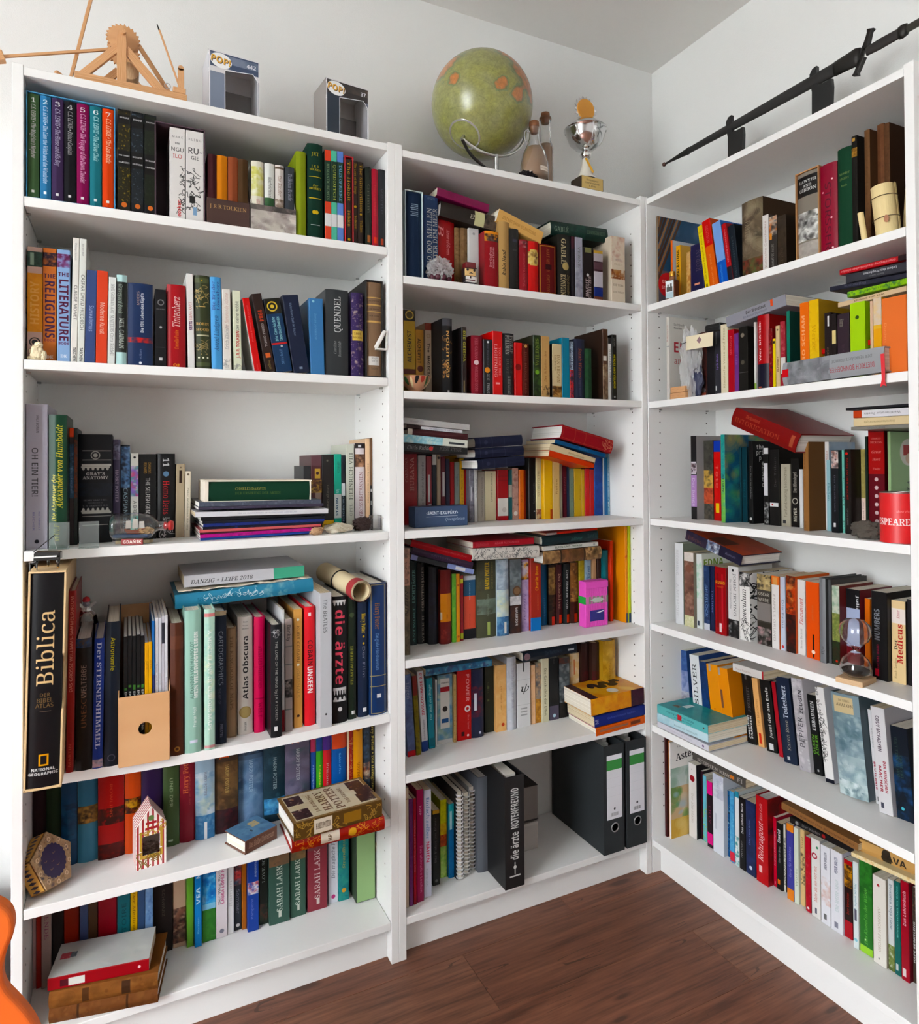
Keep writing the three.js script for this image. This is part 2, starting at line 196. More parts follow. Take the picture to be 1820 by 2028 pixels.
// ---------------------------------------------------------------- books
// One line a book. Standing: place along the shelf, thickness, height, depth, set-back (mm), lean (degrees), lift | binding + colour | print | label.
// Lying (*): place, height above floor, length, thickness, depth, set-back (mm), tilt.  Lines without a label are the small rest.
// Binding H hardback, P paperback, M magazine; m after it: matt cloth.
const BOOKS = `
@A0
-775 19.4 208 130 12 0 4|Hm 4b6b45|th,1,.06,.5,eee,r;td,C.S. LEWIS • The Magician's Nephew,.1,.62,dcd,i;b,.93,.955,eee,.35,.6|green volume numbered 1 inside the blue slipcase
-753.8 18.7 208 130 12 0 4|Hm 3d7fae|th,2,.06,.5,eee,r;td,C.S. LEWIS • The Lion the Witch and the Wardrobe,.1,.85,dde,i;b,.93,.955,eee,.35,.6|bright blue volume numbered 2 inside the blue slipcase
-733.7 20.8 208 130 12 0 4|Hm 46345a|th,3,.06,.5,eee,r;td,C.S. LEWIS • The Horse and His Boy,.1,.66,ccd,i;b,.93,.955,eee,.35,.6|purple volume numbered 3 inside the blue slipcase
-711.6 20.4 207 130 12 0 4|Hm 1c1c20|th,4,.06,.5,eee,r;td,C.S. LEWIS • Prince Caspian,.1,.53,ccc,i;b,.93,.955,eee,.35,.6|black volume numbered 4 inside the blue slipcase
-689.5 21.6 207 130 12 0 4|Hm 8c1f56|th,5,.06,.5,eee,r;td,C.S. LEWIS • The Voyage of the Dawn Treader,.1,.79,ecd,i;b,.93,.955,eee,.35,.6|magenta volume numbered 5 inside the blue slipcase
-665.8 21.5 207 130 12 0 4|Hm 2c7a86|th,6,.06,.5,eee,r;td,C.S. LEWIS • The Silver Chair,.1,.55,cee,i;b,.93,.955,eee,.35,.6|teal volume numbered 6 inside the blue slipcase
-643.1 21.6 207 130 12 0 4|Hm e0502c|th,7,.06,.5,eee,r;td,C.S. LEWIS • The Last Battle,.1,.55,fdc,i;b,.93,.955,eee,.35,.6|orange-red volume numbered 7 inside the blue slipcase
-614.7 24.9 216 147 12 0|P 1a1a16|n,.02,.9,2a2614 b59a2e 111 c8ac3a,.22;b,.05,.14,111;b,.4,.56,111;th,DUMAS,.08,.7,ddd,S;th,THE COUNT,.45,.8,ddd,S;th,CLASSICS,.52,.8,ddd,S;o,.5,.93,.22,d8743a|black paperback with gold pattern in the trio beside the slipcase
-588.6 23.6 216 147 12 0|P 15181c|n,.02,.9,1b2228 5f7486 111 7a90a0,.22;b,.05,.16,111;b,.4,.56,111;th,HUGO,.08,.7,ddd,S;th,DELUXE,.45,.8,ddd,S;th,EDITION,.52,.8,ddd,S;o,.5,.93,.22,d8743a|black paperback with blue-grey pattern in the trio beside the slipcase
-563.8 23.4 216 147 12 0|P 15181c|n,.02,.9,1a2216 2a3a24 111 3a4a30,.22;b,.05,.16,111;b,.4,.6,111;th,TOLSTOY,.08,.7,ddd,S;th,DELUXE,.46,.8,ddd,S;th,EDITION,.53,.8,ddd,S;o,.5,.93,.22,d8743a|black paperback with dark green pattern in the trio beside the slipcase
-513.8 30.7 199 135 12 0|P e2dfdc|th,M A R C,.1,.7,777,s;th,DIE,.17,.3,222,m;th,NGU,.235,.85,222,s;th,ILO,.31,.6,b33,s;z,.38,.9,333,.8,1;tu,eoskun,.78,.97,c33,S,.6,.3|white paperback with large NGU lettering and sketched figure
-481.3 36.6 199 135 12 0|P e2dfdc|th,K L I N G,.1,.7,777,s;th,RU-,.225,.8,222,s;th,GIE,.3,.45,222,s;z,.38,.95,333,.1,.8;b,.72,.8,222,.2,.5;b,.84,.93,8ac,.4,.6|white paperback with large RU lettering and sketched animal
-436.3 18.7 157 120 14 0|Hm 4a2024||maroon volume standing in the brown open-front box
-417 22.5 158 120 14 0|Hm d0802a||orange volume standing in the brown open-front box
-393.2 21.4 159 120 14 0|Hm 9a5236||rust brown volume standing in the brown open-front box
-370.9 20.6 158 120 14 0|Hm 584028||dark brown volume standing in the brown open-front box
-341.9 26.9 160 120 14 0|H dcd9c8|n,.08,.5,c9c66a d8d8b0 e8e6da;tu,Das Silmarillion,.55,.95,c88,i|pale yellow-green volume standing in the grey marbled box
-312.8 21.6 160 120 14 0|H dfe2dc|n,.5,.8,2f5a34 4b6b45 2f5a34;td,Nachrichten,.2,.5,777,s|white and green volume standing in the grey marbled box
-288.9 19.2 160 120 14 0|H d8d2cc|b,.03,.06,654;n,.5,.95,6b5848 a89888 d8cec4;td,Die Kinder,.15,.45,865,i|white volume with brown landscape in the grey marbled box
-266.7 21.5 160 120 14 0|H 3a4148|td,Tolkien Briefe,.1,.5,aab,r;tu,LIES,.7,.95,ddd,S|slate grey volume standing in the grey marbled box
-240.7 23.4 202 190 14 0|Hm 8a9a2e||plain olive green hardback
-213.7 36 227 154 14 0|Hm 14392c|th,JRT,.11,.5,d2b23c,r;th,J R R,.24,.5,d2b23c,r;th,TOLKIEN,.275,.75,d2b23c,R;b,.345,.352,d2b23c,.1,.9;th,Der,.44,.35,d2b23c,i;th,HOBBIT,.475,.8,d2b23c,R;b,.57,.578,d2b23c,.1,.9;o,.42,.72,.13,d2b23c;o,.58,.72,.13,d2b23c;b,.85,.857,ccc,.2,.8|dark green cloth hardback with gold monogram and rules
-172.8 15.2 218 149 14 0|P 1b3a2a|b,0,.12,e0523c;td,HEMANTIC BEASTS,.15,.55,9a8,r;b,.57,.7,e0523c;b,.7,.84,ddd;b,.84,1,e0523c|slim dark green book with bright red bands
-157 13.9 219 149 14 0|P 1b3a2a|b,0,.12,5fc2a2;td,QUIDDITCH,.15,.55,bb5,r;b,.57,.7,5fc2a2;b,.7,.84,ddd;b,.84,1,5fc2a2
-142.5 15.3 220 149 14 0|P 1b3a2a|b,0,.12,6b8fd8;td,TALES OF BEEDLE,.15,.55,9cf,r;b,.57,.7,6b8fd8;b,.7,.84,ddd;b,.84,1,6b8fd8|slim dark green book with periwinkle blue bands
-121.8 16.8 206 130 14 0|H 2c1b15|td,The Hobbit,.03,.5,b90,r;td,Tolkien,.6,.8,b90,r;o,.5,.95,.2,b90|first dark brown gold-lettered volume in the red slipcase
-104.4 13.2 205 130 14 0|H 2c1b15|td,The Lord of the Rings,.03,.4,b90,r;o,.5,.55,.25,b90;td,Tolkien,.65,.82,b90,r
-90.6 13.5 204 130 14 0|H 2c1b15|td,The Silmarillion,.03,.6,b90,r;o,.5,.63,.2,b90;td,Tolkien,.7,.85,b90,r
-71.9 15.7 196 133 14 0|H 20281f|td,Grimm,.2,.6,665,r;b,.86,.95,b96c3a,.3,.8
-55.2 16.8 194 132 14 0|H b2283a|td,Poe Collected,.2,.6,c44,r;b,.87,.95,e8482a,.3,.8
-37.7 17.1 196 134 14 0|H 2b2d33|td,Verne,.2,.6,556,r;b,.88,.96,a5432c,.3,.7|dark grey hardback at the end beside the bookcase divider
@A1
-777.6 26.3 232 158 32 0|P d8b4a4|n,.04,.17,2c4a3c 365a46 24382c;b,.05,.16,9ab09a,.2,.45;n,.23,.74,e8962e f0a23c e08c2a;tu,HISTORY,.3,.68,f3b060,S,.5,.7;o,.5,.83,.36,333;o,.5,.83,.28,d8b4a4;o,.5,.83,.2,333|pale pink and orange encyclopedia with a black ring emblem
-750.6 24.1 233 158 32 0|P dc7d40|n,.04,.16,3a2434 dc7d40 3a2434;th,THE,.245,.85,4c2a58,S;td,RELIGIONS,.28,.79,4c2a58,S,.5,.85;th,BOOK,.805,.8,8a3a50,S;th,DK,.955,.5,e8d8d0,R|bright orange encyclopedia with huge purple letters
-723.8 22.7 228 155 12 0|P 92b2da|n,.04,.16,6a2450 92b2da 8a5a90;th,THE,.225,.85,5c1838,S;td,LITERATURE,.26,.82,5c1838,S,.5,.85;th,BOOK,.84,.8,5c1838,S;th,DK,.95,.5,eee,R|light blue encyclopedia with huge maroon letters
-700.5 11.5 255 173 12 1.1|P e6e3dd|td,CLAUDE MONET,.38,.66,444,s,.5,.5;td,Christoph Heinrich,.04,.18,888,s,.5,.35;td,TASCHEN,.88,.99,222,S,.5,.5|tall slim white art book nearer the blue encyclopedia
-688.4 12.3 255 173 12 1.1|P e0e3dc|td,CASPAR DAVID FRIEDRICH,.29,.74,444,s,.5,.55;td,Norbert Wolf,.04,.14,888,s,.5,.35;td,TASCHEN,.88,.99,222,S,.5,.5|tall slim white art book beside the slate blue one
-675.5 19.2 192 130 12 1.3|P 46588a|td,Surrealismus,.38,.66,b8c4e6,s,.5,.5|slate blue art paperback
-655.2 20.6 193 131 12 0.7|P e2543c|td,Moderne Kunst,.34,.68,ecd0c8,s,.5,.5|orange-red art paperback
-633.7 13.7 182 124 12 0.9|P dfe2de|td,Neil Gaiman ART MATTERS Chris Riddell,.08,.9,888,r,.5,.5|slim white paperback beside the orange-red one
-618.3 19.8 189 129 12 0.5|H b4d6d4|n,.08,.86,20241f 2b302a 1a1d1a;td,NEIL GAIMAN,.48,.82,cdd6cc,r,.5,.55;td,Graveyard Book,.1,.43,9a9,i,.4,.5|pale aqua hardback with ragged black title panel
-595.8 48.2 175 119 12 0|H 1f3560|tu,Die 13½ Leben des Käpt'n,.12,.6,e6e6e6,S,.57,.16;tu,MOERS,.1,.27,b98,s,.4,.14;n,.66,.72,c33 1f3560 c33;tu,eichborn,.8,.92,aab,s,.5,.1;o,.5,.965,.06,eee|thick dark blue hardback with white lettering
-542.9 21.5 166 113 12 0|P 17171a|o,.5,.17,.3,888;o,.5,.17,.2,17171a;th,DER HOBBIT,.26,.8,aaa,s;o,.5,.49,.12,bbb;th,J R R TOLKIEN,.75,.8,888,s;b,.88,.92,ccc,.35,.65|black paperback with small grey emblem
-519.6 37 180 123 12 0|H b01c2a|tu,Tintenherz,.15,.52,ecd8d0,i,.5,.5;tu,Cornelia Funke,.55,.78,e8b040,i,.5,.25;th,O8,.97,.35,e8b040,S|red hardback with pale script title
-477.4 13.5 207 141 12 -1|P e6e4e2|tu,SILVIO ELENA KAPIT,.3,.6,b66,s;tu,KERTL,.5,.6,325,S|slim white paperback beside the red hardback
-461.8 31.6 206 140 12 -1|H 3c4428|b,.03,.08,58603a;o,.5,.055,.05,b93;z,.13,.32,c9a86a,.1,.9;b,.33,.34,c9a86a,.3,.7;th,ROBIN,.52,.85,d0a05a,R;th,HOOD,.58,.85,d0a05a,R;b,.635,.65,b9b49a,.1,.9;z,.68,.85,a89060,.2,.8;o,.22,.88,.06,e8e4cc;o,.5,.88,.06,e8e4cc;o,.78,.88,.06,e8e4cc;b,.93,.97,58603a|dark green hardback with gold arrow ornaments
-428.8 22.8 206 140 12 -1|H 5aa6e0|tu,Die Brüder,.05,.36,3a5a9a,R,.3,.34;tu,Löwenherz,.05,.36,3a5a9a,R,.72,.34;tu,Astrid Lindgren,.42,.8,2a4a7a,h,.5,.5|sky blue hardback with script lettering
-404.6 17.4 181 123 12 -0.8|P e4dfd6|tu,Die flammende Stimme,.05,.5,c8a49a,i;tu,Erich Kästner,.45,.75,999,i;z,.86,.98,999,.1,.9|cream paperback with faint pink script beside the sky blue one
-381.9 17.1 180 122 12 -1|P dce0c6|tu,J.R.R. TOLKIEN,.5,.84,b33,S;tu,Der kleine Hobbit,.13,.5,444,s;z,.92,.99,888,.2,.8|pale green paperback with red lettering
-336.8 15.2 167 114 12 -9.4|P d81c28|tu,Politik Erinnerung Gewalt,.1,.6,f08080,s,.5,.3;tu,Suhrkamp,.9,.98,f08080,s,.5,.25;B,e2dcd8
-311.1 21.6 179 122 12 -10.5|P 33211c|td,1984,.2,.36,d84a30,S,.5,.55;td,GEORGE ORWELL,.38,.68,ccc,s,.5,.3;b,.76,.82,e07040,.25,.75;td,Penguin,.85,.97,a95,s,.5,.3|leaning dark brown paperback with orange number title
-287.7 36.6 170 115 12 -10|P 1b3c63|b,.0,.21,1c1c18;o,.45,.11,.32,d8b848;o,.45,.11,.24,1c1c18;o,.45,.11,.12,d8b848;tu,Die Geschichte,.25,.58,9cc,R,.38,.22;tu,Deutschlands,.25,.58,9cc,R,.66,.22;b,.6,.625,c33;o,.6,.65,.07,bbb;tu,Mitchell,.7,.9,79b,i,.5,.2|blue paperback with gold emblem on black, leaning
-248.3 36.7 182 123 12 -8.5|P 1a2440|td,Walter Moers Stadt der Bücher,.1,.52,9ab,s,.42,.16;b,.92,.95,89a,.4,.6|navy paperback leaning against the light blue one
-208.6 32.9 180 122 12 -1.3|P 4a83b8|td,Jonas Jonasson,.2,.55,79a8d4,s,.42,.2;o,.3,.04,.09,9cd|light blue paperback with dark blue cover side
-172.1 55.4 207 140 12 0|H 3a3d40|tu,QUENDEL,.08,.5,e0e0e0,r,.5,.34;tu,Caroline,.6,.75,aaa,i,.4,.14;tu,Ronnefeldt,.6,.78,aaa,i,.6,.14;B,54575a|thick charcoal hardback with silver title
-109.2 30.7 205 139 12 0|H 3b2a60|n,.02,.98,3b2a60 b9a48c 8a7a86 2b1d4a d0c0a4,.3;b,.45,.57,d2b45c,.1,.95;th,1001,.49,.6,7a5a20,R;th,NIGHTS,.535,.7,7a5a20,R|purple hardback with ornate silver scrollwork and gold plaque
-70.3 37.7 231 157 12 0 4|Hm 8c7058|b,.16,.17,d0a868;b,.235,.25,d0a868;b,.31,.32,d0a868;b,.41,.43,d0a868;th,BEOWULF,.2,.7,4a3828,R;th,DIE SAGEN,.285,.7,4a3828,R;th,DER EDDA,.36,.7,4a3828,R;b,.79,.885,d8d4d0,.12,.85;th,Mag 9,.81,.4,888,s;th,Vie 3,.84,.4,888,s;th,Wien,.92,.5,5a4a3a,i|brown book with wavy gold bands inside the black slipcase
@A2
-779.3 38.1 293 199 28 0|P b9b6c2|td,OH EIN TIER!,.3,.64,333,s,.42,.34;td,FALK BONEN,.08,.2,444,s,.5,.14;td,BÜCHER,.74,.87,77a,s,.35,.1;td,NATURWELT,.74,.87,77a,s,.6,.1;o,.5,.945,.1,223|tall pale lavender-grey book at the left panel
-739.6 32 272 185 23 0|H 17472f|tu,Die Abenteuer des,.45,.8,e8d050,h,.3,.3;tu,Alexander von Humboldt,.08,.7,e8d050,h,.6,.4;tu,WULF,.82,.95,e8d050,h,.45,.35|dark green book with yellow hand-drawn title
-707 8.5 248 168 77 0|P 3a2c2c|b,0,.08,e8502c;n,.14,.6,31506a 6a90b0 243444;td,Eisbrecher,.3,.6,89b,s|slim dark book with orange-red tip
-698 6.1 248 168 77 0|P 28302a|n,.1,.6,7a3a22 28302a 1c1c1c
-691.3 65.1 236 161 97 0|H 14171f|b,.15,.157,b8b8b0,.12,.96;o,.5,.195,.14,b8b8b0;o,.5,.195,.11,14171f;o,.5,.195,.07,b8b8b0;b,.235,.242,b8b8b0,.12,.96;b,.275,.295,c8c8c0,.1,.96;v,.295,.335,c8c8c0,6,1;th,GRAY'S,.365,.55,d8d8d4,R;th,ANATOMY,.4,.75,d8d8d4,R;n,.45,.57,1b2230 14171f 222b3a;th,HENRY GRAY F.R.S.,.605,.7,aaa,r;th,Introduction by,.63,.45,999,r;th,T. H. GRAINGER M.D.,.655,.75,aaa,r;v,.675,.715,c8c8c0,6,-1;b,.71,.73,c8c8c0,.1,.96;b,.75,.757,b8b8b0,.12,.96;b,.83,.837,b8b8b0,.12,.96|thick black leather anatomy book with silver ornaments
-625.2 14.3 226 147 125 0|H 57506a|n,0,.2,9aa0b8 57506a 6a5a70;td,HARRY POTTER,.3,.62,d8c8dc,r,.5,.5|grey-purple hardback behind the bottled ship
-609.9 18.6 214 145 125 0|H 1a1e28|n,.02,.45,5f86b4 2a3a54 1a1e28 8ab0d8;td,CASPIAN BLACK,.45,.95,a9c4d0,s,.5,.5|dark navy hardback with pale blue mist picture
-589.8 15.9 195 132 125 0|P dcdcd4|n,.15,.5,9a7ad0 5fb09a d85a7a dcdcd4;n,.7,.9,5fc0b8 8ad0c8 dcdcd4;td,A BRIEF,.55,.75,555,s;o,.5,.05,.15,333|white paperback with rainbow brush strokes
-572.9 35.5 193 131 125 0|P 1b1b1c|td,THE SELFISH GENE,.28,.72,e0ddd8,s,.5,.3;td,RICHARD,.1,.23,c89a4a,s,.35,.2;td,DAWKINS,.1,.23,c89a4a,s,.6,.2|black paperback with white and orange lettering
-536.4 38.8 194 132 125 0|H 161617|td,11,.05,.16,ccc,R,.5,.4;o,.5,.24,.16,5a7a98;td,Homo Deus,.32,.72,d8363a,r,.5,.4;th,A Brief,.76,.4,ccc,i;z,.78,.97,ddd,.3,.8|black hardback with red title behind the bottle neck
-497 18.5 170 115 125 0.8|Pm b3a288|b,.09,.26,3c2a22,.35,.65;o,.5,.05,.1,765|beige paperback with dark label
-477.9 12.1 153 104 125 1|P ddd3c0|td,Peter Wohlleben Bäume,.25,.9,776,s,.5,.3;o,.5,.05,.2,765
-200.3 17.6 163 111 125 0|P 3a3a3c
-182 27.3 190 129 125 0|P 5a3034|b,0,.14,6e4a50;b,.18,.31,c9a24a,.35,.85;o,.6,.24,.14,4a2428;n,.33,.5,c9a24a 5a3034 3a1c20;b,.5,.66,a08a80,.4,.9|maroon book with ornate gold lettering
-153.8 30.3 191 130 125 0|P 2a2524|td,George Orwell,.4,.75,998,s,.5,.2;o,.45,.08,.08,887;b,.87,1,e0b428;th,PENGUIN,.93,.8,2a2524,S|black paperback with yellow foot behind the shells
-122.8 19 193 131 125 0|P 2fae92|td,AUFBRUCH,.1,.25,1d6a58,S,.6,.4;b,.53,.85,cfd8d6;tu,STALIN,.58,.82,357,S,.4,.35;td,Kumu,.47,.52,dee,s|mint green paperback with grey label
-103.1 9.4 190 130 125 0|P 1f3038|b,.1,.4,15202a;tu,HISTORY WAR,.5,.95,9ab,s;b,.38,.55,d8e0e4
-91 21 218 147 125 0|P cfd2c4|tu,HEINRICH VIII,.1,.66,5a5c54,r,.6,.55;tu,OPPL,.7,.85,888,r,.6,.4|pale sage paperback with dark serif title
-66.5 26.2 221 147 125 0|H ded4d6|b,0,.06,2a2022;b,.02,.05,ddd,.3,.6;n,.13,.28,6a4a38 a87a58 3a2a24 d8a888;tu,GROSSBRITANNIEN,.34,.86,8a4a50,r,.55,.45;b,.89,1,2c4a7a|white and pink book with small portrait strip
-38.1 10.8 233 147 125 0|P ecc8a2|td,Eine kurze Geschichte,.2,.8,6a5a48,s,.5,.35|peach paperback beside the dark striped one
-26.7 6.1 235 147 125 0|P 7a5a40|b,.53,1,1c1c1e;b,.57,.6,ccc,.2,.8;b,.7,.75,999,.2,.8
*-451.9 1055.1 242 5.4 210 30 0.8|M 2a4a9a||blue magazine at the very foot of the wrapped pile
*-452.4 1060.5 249 7.9 210 30 0.9|M c02a8a|n,0,1,c02a8a 8a2070 d850a8|magenta magazine second from the foot of the wrapped pile
*-453 1068.2 262 4.3 210 32 0.3|M 4a2028||dark maroon magazine above the magenta one
*-453.4 1072.3 273 6.2 210 34 0.2|M d86a6a||salmon pink magazine under the dark blue-black ones
*-446 1078 272 6.5 210 36 0.4|M 1a1a2c|n,0,1,1a1a2c 3a4a9a 1a1a2c|blue-black magazine directly above the salmon pink one
*-445.2 1084.5 273 7.1 210 36 0.1|M 2a3a8a|n,0,1,2a3a8a 1a2050|royal blue magazine in the middle of the wrapped pile
*-446.8 1091.7 277 6.6 210 36 0.0|M 202430||slate black magazine above the royal blue one
*-450.1 1098.5 280 8.2 210 34 0.4|M 14161c||black magazine directly under the white softcover
*-462.5 1107.6 298 11.3 210 28 -0.5|P dcdce0|td,TAL UR IMMIGRANTS OF SLOWENIAN AMERICAN,.3,.75,aab,s,.5,.3|white softcover lying in the magazine pile
*-455.4 1122.8 281 6.5 210 34 -0.1|M 4a4458|n,0,1,4a4458 6a6078 3a3448|purple-grey magazine directly above the white softcover
*-453.9 1129.4 274 10.8 210 36 -0.3|M 5a6070|n,0,1,5a6070 7a8090 4a5060|grey-blue magazine directly under the dark green boxed book
*-433.4 1141.6 227 43.5 140 40 -0.7|Hm 17442f|td,CHARLES DARWIN,.25,.55,b8a050,r,.62,.16;td,DER URSPRUNG DER ARTEN,.25,.7,6a7a3c,r,.4,.16|dark green cloth book lying in the cream slipcase
@A3
-707.9 13.1 364 200 0 0.9|H a02c2a|tu,DAS GROSSE WILLIAMS-SAMMELSURIUM,.03,.56,e8b0a0,s,.5,.45;tu,MARTIN,.84,.97,d87060,s,.5,.4|slim tall red hardback leaning beside the black slipcase
-690.8 28.9 266 181 0 0|H 1a1513|n,0,.07,31507a 7a4a2a 2a3a54;tu,UNESCO,.4,.68,8a5a3a,s,.5,.4;tu,WELTERBE,.2,.45,a08a80,s,.5,.4|broad black-brown hardback with glass figure on it
-661.3 18.2 264 179 0 0.9|H 2a44a0|td,Der STERNENHIMMEL,.03,.85,d8dcf0,R,.5,.5;n,.93,.99,d8b0b8 aab 889|royal blue hardback with sticky notes at its top
-640.5 26.7 296 200 0 0.8|H 1c2838|td,Astronomie,.11,.34,e0d040,s,.5,.34;o,.5,.94,.26,667;o,.5,.94,.2,1c2838|dark navy hardback with yellow title
-514.7 25.8 283 192 0 0|H 5c3222|b,.1,.2,6a3c2a;o,.5,.95,.22,b98a4a;o,.5,.95,.12,5c3222|dark leather-brown hardback beside the wooden magazine file
-486.2 33.4 307 200 0 0|H a0c8b8|tu,ALEXANDER VON HUMBOLDT,.22,.62,4a6a60,s,.45,.25;tu,MEIN VIELBEWEGTES LEBEN,.15,.62,f0f4f0,S,.68,.28;tu,Frank Holl,.68,.82,e8f0ec,s,.6,.25;b,.91,.93,dde,.3,.75|pale teal hardback with white and grey lettering
-446.3 21.5 306 200 0 0|H b8dcca|n,.1,.9,b8dcca a0d0c4 d8e4c4;td,A MISCELLANY OF CURIOUS MAPS,.15,.86,f4f6f2,r,.5,.4;b,.03,.055,d88;b,.965,.985,d8a0a0|pale mint hardback with white serif title
-422 24 295 200 23 0|H 1c2a40|b,0,.035,c8b898;td,CARTOGRAPHICS,.15,.56,aab4be,s,.5,.5;td,THE ART OF,.58,.7,778,s,.35,.22;b,.83,.97,101c30,.25,.75;td,PRESTEL,.85,.95,99a,s,.5,.25|navy hardback with grey capital title
-394.5 21.9 250 170 49 0|Hm a08468|f,.12,6a5440;td,THE KINGDOM OF MAPS,.08,.75,6a5038,r,.5,.4|tan cloth hardback with dark framed spine
-369.7 33.1 270 184 53 0|H d4cec6|tu,Atlas Obscura,.16,.7,222,S,.5,.42;th,Foer,.045,.3,555,r;th,Thuras,.075,.35,555,r;th,Morton,.1,.45,555,r;o,.5,.81,.4,a8925c;o,.5,.81,.34,b8a26c;tu,mosaik,.89,.97,555,s,.5,.18|off-white hardback with black title and gold seal
-333.4 24.1 267 182 49 0|H de2a60|f,.08,b01848;td,ATLAS DER,.25,.42,a0143e,R,.5,.45;td,VERLORENEN,.44,.62,a0143e,R,.5,.4;td,WELT,.74,.87,a0143e,R,.5,.45;b,.7,.71,b01848,.1,.9;b,.43,.435,b01848,.1,.9|hot pink hardback
-305.2 24.2 256 174 0 0|H 1c1f24|td,THE LORD OF THE RINGS by J R R TOLKIEN,.15,.85,c8c8c0,s,.5,.28;b,.9,.94,eee,.3,.6;z,.06,.1,ccc,.3,.7|black hardback standing forward of its neighbours
-275.5 5.8 283 192 26 0|P d8d8d8|b,.82,1,8a2028
-268.8 16.7 260 177 23 0|P a89c98|td,Banksy,.05,.2,222,s,.5,.55;b,.24,.25,777;b,.4,.41,777;b,.66,.67,777;n,.54,.7,222 a89c98 333;b,.8,.81,777|grey brick-patterned paperback with black figure
-246.3 20 278 189 34 0|P dca45e|td,KURT COBAIN,.14,.45,6a4a28,s,.5,.35;td,JOURNALS,.5,.75,a8804a,s,.5,.35;o,.5,.09,.16,eed;o,.5,.47,.16,eed;o,.5,.9,.16,422|tan paperback with spiral-notebook edge
-221.1 25.2 281 191 32 0|H ee3a42|td,COBAIN,.28,.5,5a1a1c,S,.5,.55;td,UNSEEN,.5,.73,f8f4f0,S,.5,.6;b,.05,.08,f8e8e8,.35,.6|bright red hardback beside the light grey tall one
-192.8 27.9 316 200 0 0|P c9cbcf|td,The BEATLES,.05,.3,555,s,.45,.4;o,.5,.9,.08,222|tall light grey paperback
-160.9 37 301 200 10 0|H 17171a|td,die ärzte,.1,.7,e8566a,S,.5,.75;v,.03,.075,ddd,4,1;v,.72,.78,ddd,5,1;v,.79,.83,ddd,3,-1;o,.5,.89,.14,ddd|black book with large pink-red lettering
-119.9 19.7 295 200 17 0|H 1c2a1e|tu,FILMZAUBEREI,.4,.72,8a8a3a,S,.5,.4;o,.5,.15,.3,4a5a3a;b,.93,.96,eee,.4,.8|dark green hardback with olive title under the paper roll
-94.7 26.7 278 189 17 0|H 1d2c48|td,Harry Potter,.1,.27,e0c040,R,.5,.45;td,Der Film,.38,.66,889,s,.5,.3;o,.5,.3,.1,b93;o,.5,.36,.1,b93;b,.92,.955,eee,.4,.75|navy hardback with yellow title under the paper roll
-67.4 42.5 321 200 9 0|H 1e3c70|f,.1,b8a46a;td,Harry Potter,.15,.35,a86a3a,R,.45,.35;td,Das große Film-Universum,.38,.66,8fb0d8,s,.45,.25;b,.7,.705,b8a46a;b,.84,.87,eee,.4,.65;b,.78,.785,b8a46a|royal blue hardback with gold frame beside the divider
*-501.2 902 309 31.3 200 60 2.4|H 3f8fb0|tu,VON KARTEN ATLANTEN,.15,.5,2a6a88,s,.5,.35;z,.2,.8,e8eef0,.55,.58;n,.62,.85,3f8fb0 9ac0c8 3f8fb0|teal-blue hardback lying upside down across the upright books
*-482.2 946.8 271 26.5 197 75 0.8|P d4d4d8|td,DANZIG + LEIPE 2018,.05,.55,222,h,.4,.4;b,.73,1,58bc98|white and mint photo album lying on top of the pile
@A4
-779.4 24.7 222 129 143 0|Hm 321a20
-753.5 26.9 222 135 137 0|Hm 22341f
-725.7 30.5 222 140 132 0|H 1d4a70|n,.4,.75,1d4a70 1a3450 2c6088|dark blue hardback behind the painted box
-694.6 38.9 222 142 130 0|H 3f7fa0|n,.45,.62,8a6a40 3a2a20 c89a50;b,.62,1,4a8aa8|lighter blue hardback with hidden creature stripe
-655 51.7 222 151 121 0|H b4231a|n,.5,.66,3a1812 5a2014 b4231a;n,.85,1,5a1412 8a1c16 3a0e0c;td,ROWLING,.25,.6,d05a3a,s,.5,.12|broad red hardback with dark smoky middle
-602.7 33.3 222 149 123 0|H e05a28|n,.45,.6,3a1c14 a84420 e8b040|orange hardback behind the striped sweets box
-568.8 43.9 222 150 122 0|H 362250|tu,K,.1,.2,c9a23a,i,.5,.4|purple hardback behind the striped sweets box
-524.3 34 222 151 113 0|H 4c643c|tu,Harry Potter,.0,.14,c9a030,R,.5,.5;n,.0,.2,4c643c 3a5030 7a8a50;td,UND DER,.3,.6,aab49a,s,.5,.25;b,.93,.95,bcb,.3,.6|moss green hardback with yellow title
-489.1 32.3 222 151 115 0|H 962838|tu,Harry Potter,.1,.5,e08050,R,.4,.4;tu,und der Gefangene,.3,.62,c87060,s,.65,.14|crimson hardback with orange title
-456.2 42 222 151 109 0|H a8c4d8|n,.0,.15,2a3a5a a8c4d8 d8e4ea;n,.3,.75,a8c4d8 d8e4ea 7aa4c8 c8d4c0;n,.75,1,4a84b4 3a70a0 7aa4c8;b,.82,1,e8ecee,.45,.6;td,HARRY POTTER,.3,.55,889,s,.5,.2|pale blue sky-picture hardback
-412.1 51.3 222 151 116 0|H 4a3a30|b,0,.2,2a2422;tu,HP,.03,.22,d8582a,R,.4,.5;n,.25,.75,6a5034 8a6a44 4a3828;n,.75,1,3a2228 2a1a1c 5a2428;td,HARRY POTTER,.28,.58,c8b070,s,.5,.2|brown hardback with timber-roof picture
-357.7 56.8 222 142 130 0|H 5a7490|n,0,.25,3a4a5e 5a7490 48607a;tu,HP,.03,.2,d8c468,R,.4,.4;n,.3,1,6a8cb0 88a8c8 4a6a8e 7894b4;td,HARRY POTTER,.3,.65,aac4da,s,.5,.2|misty blue-grey hardback with faded title
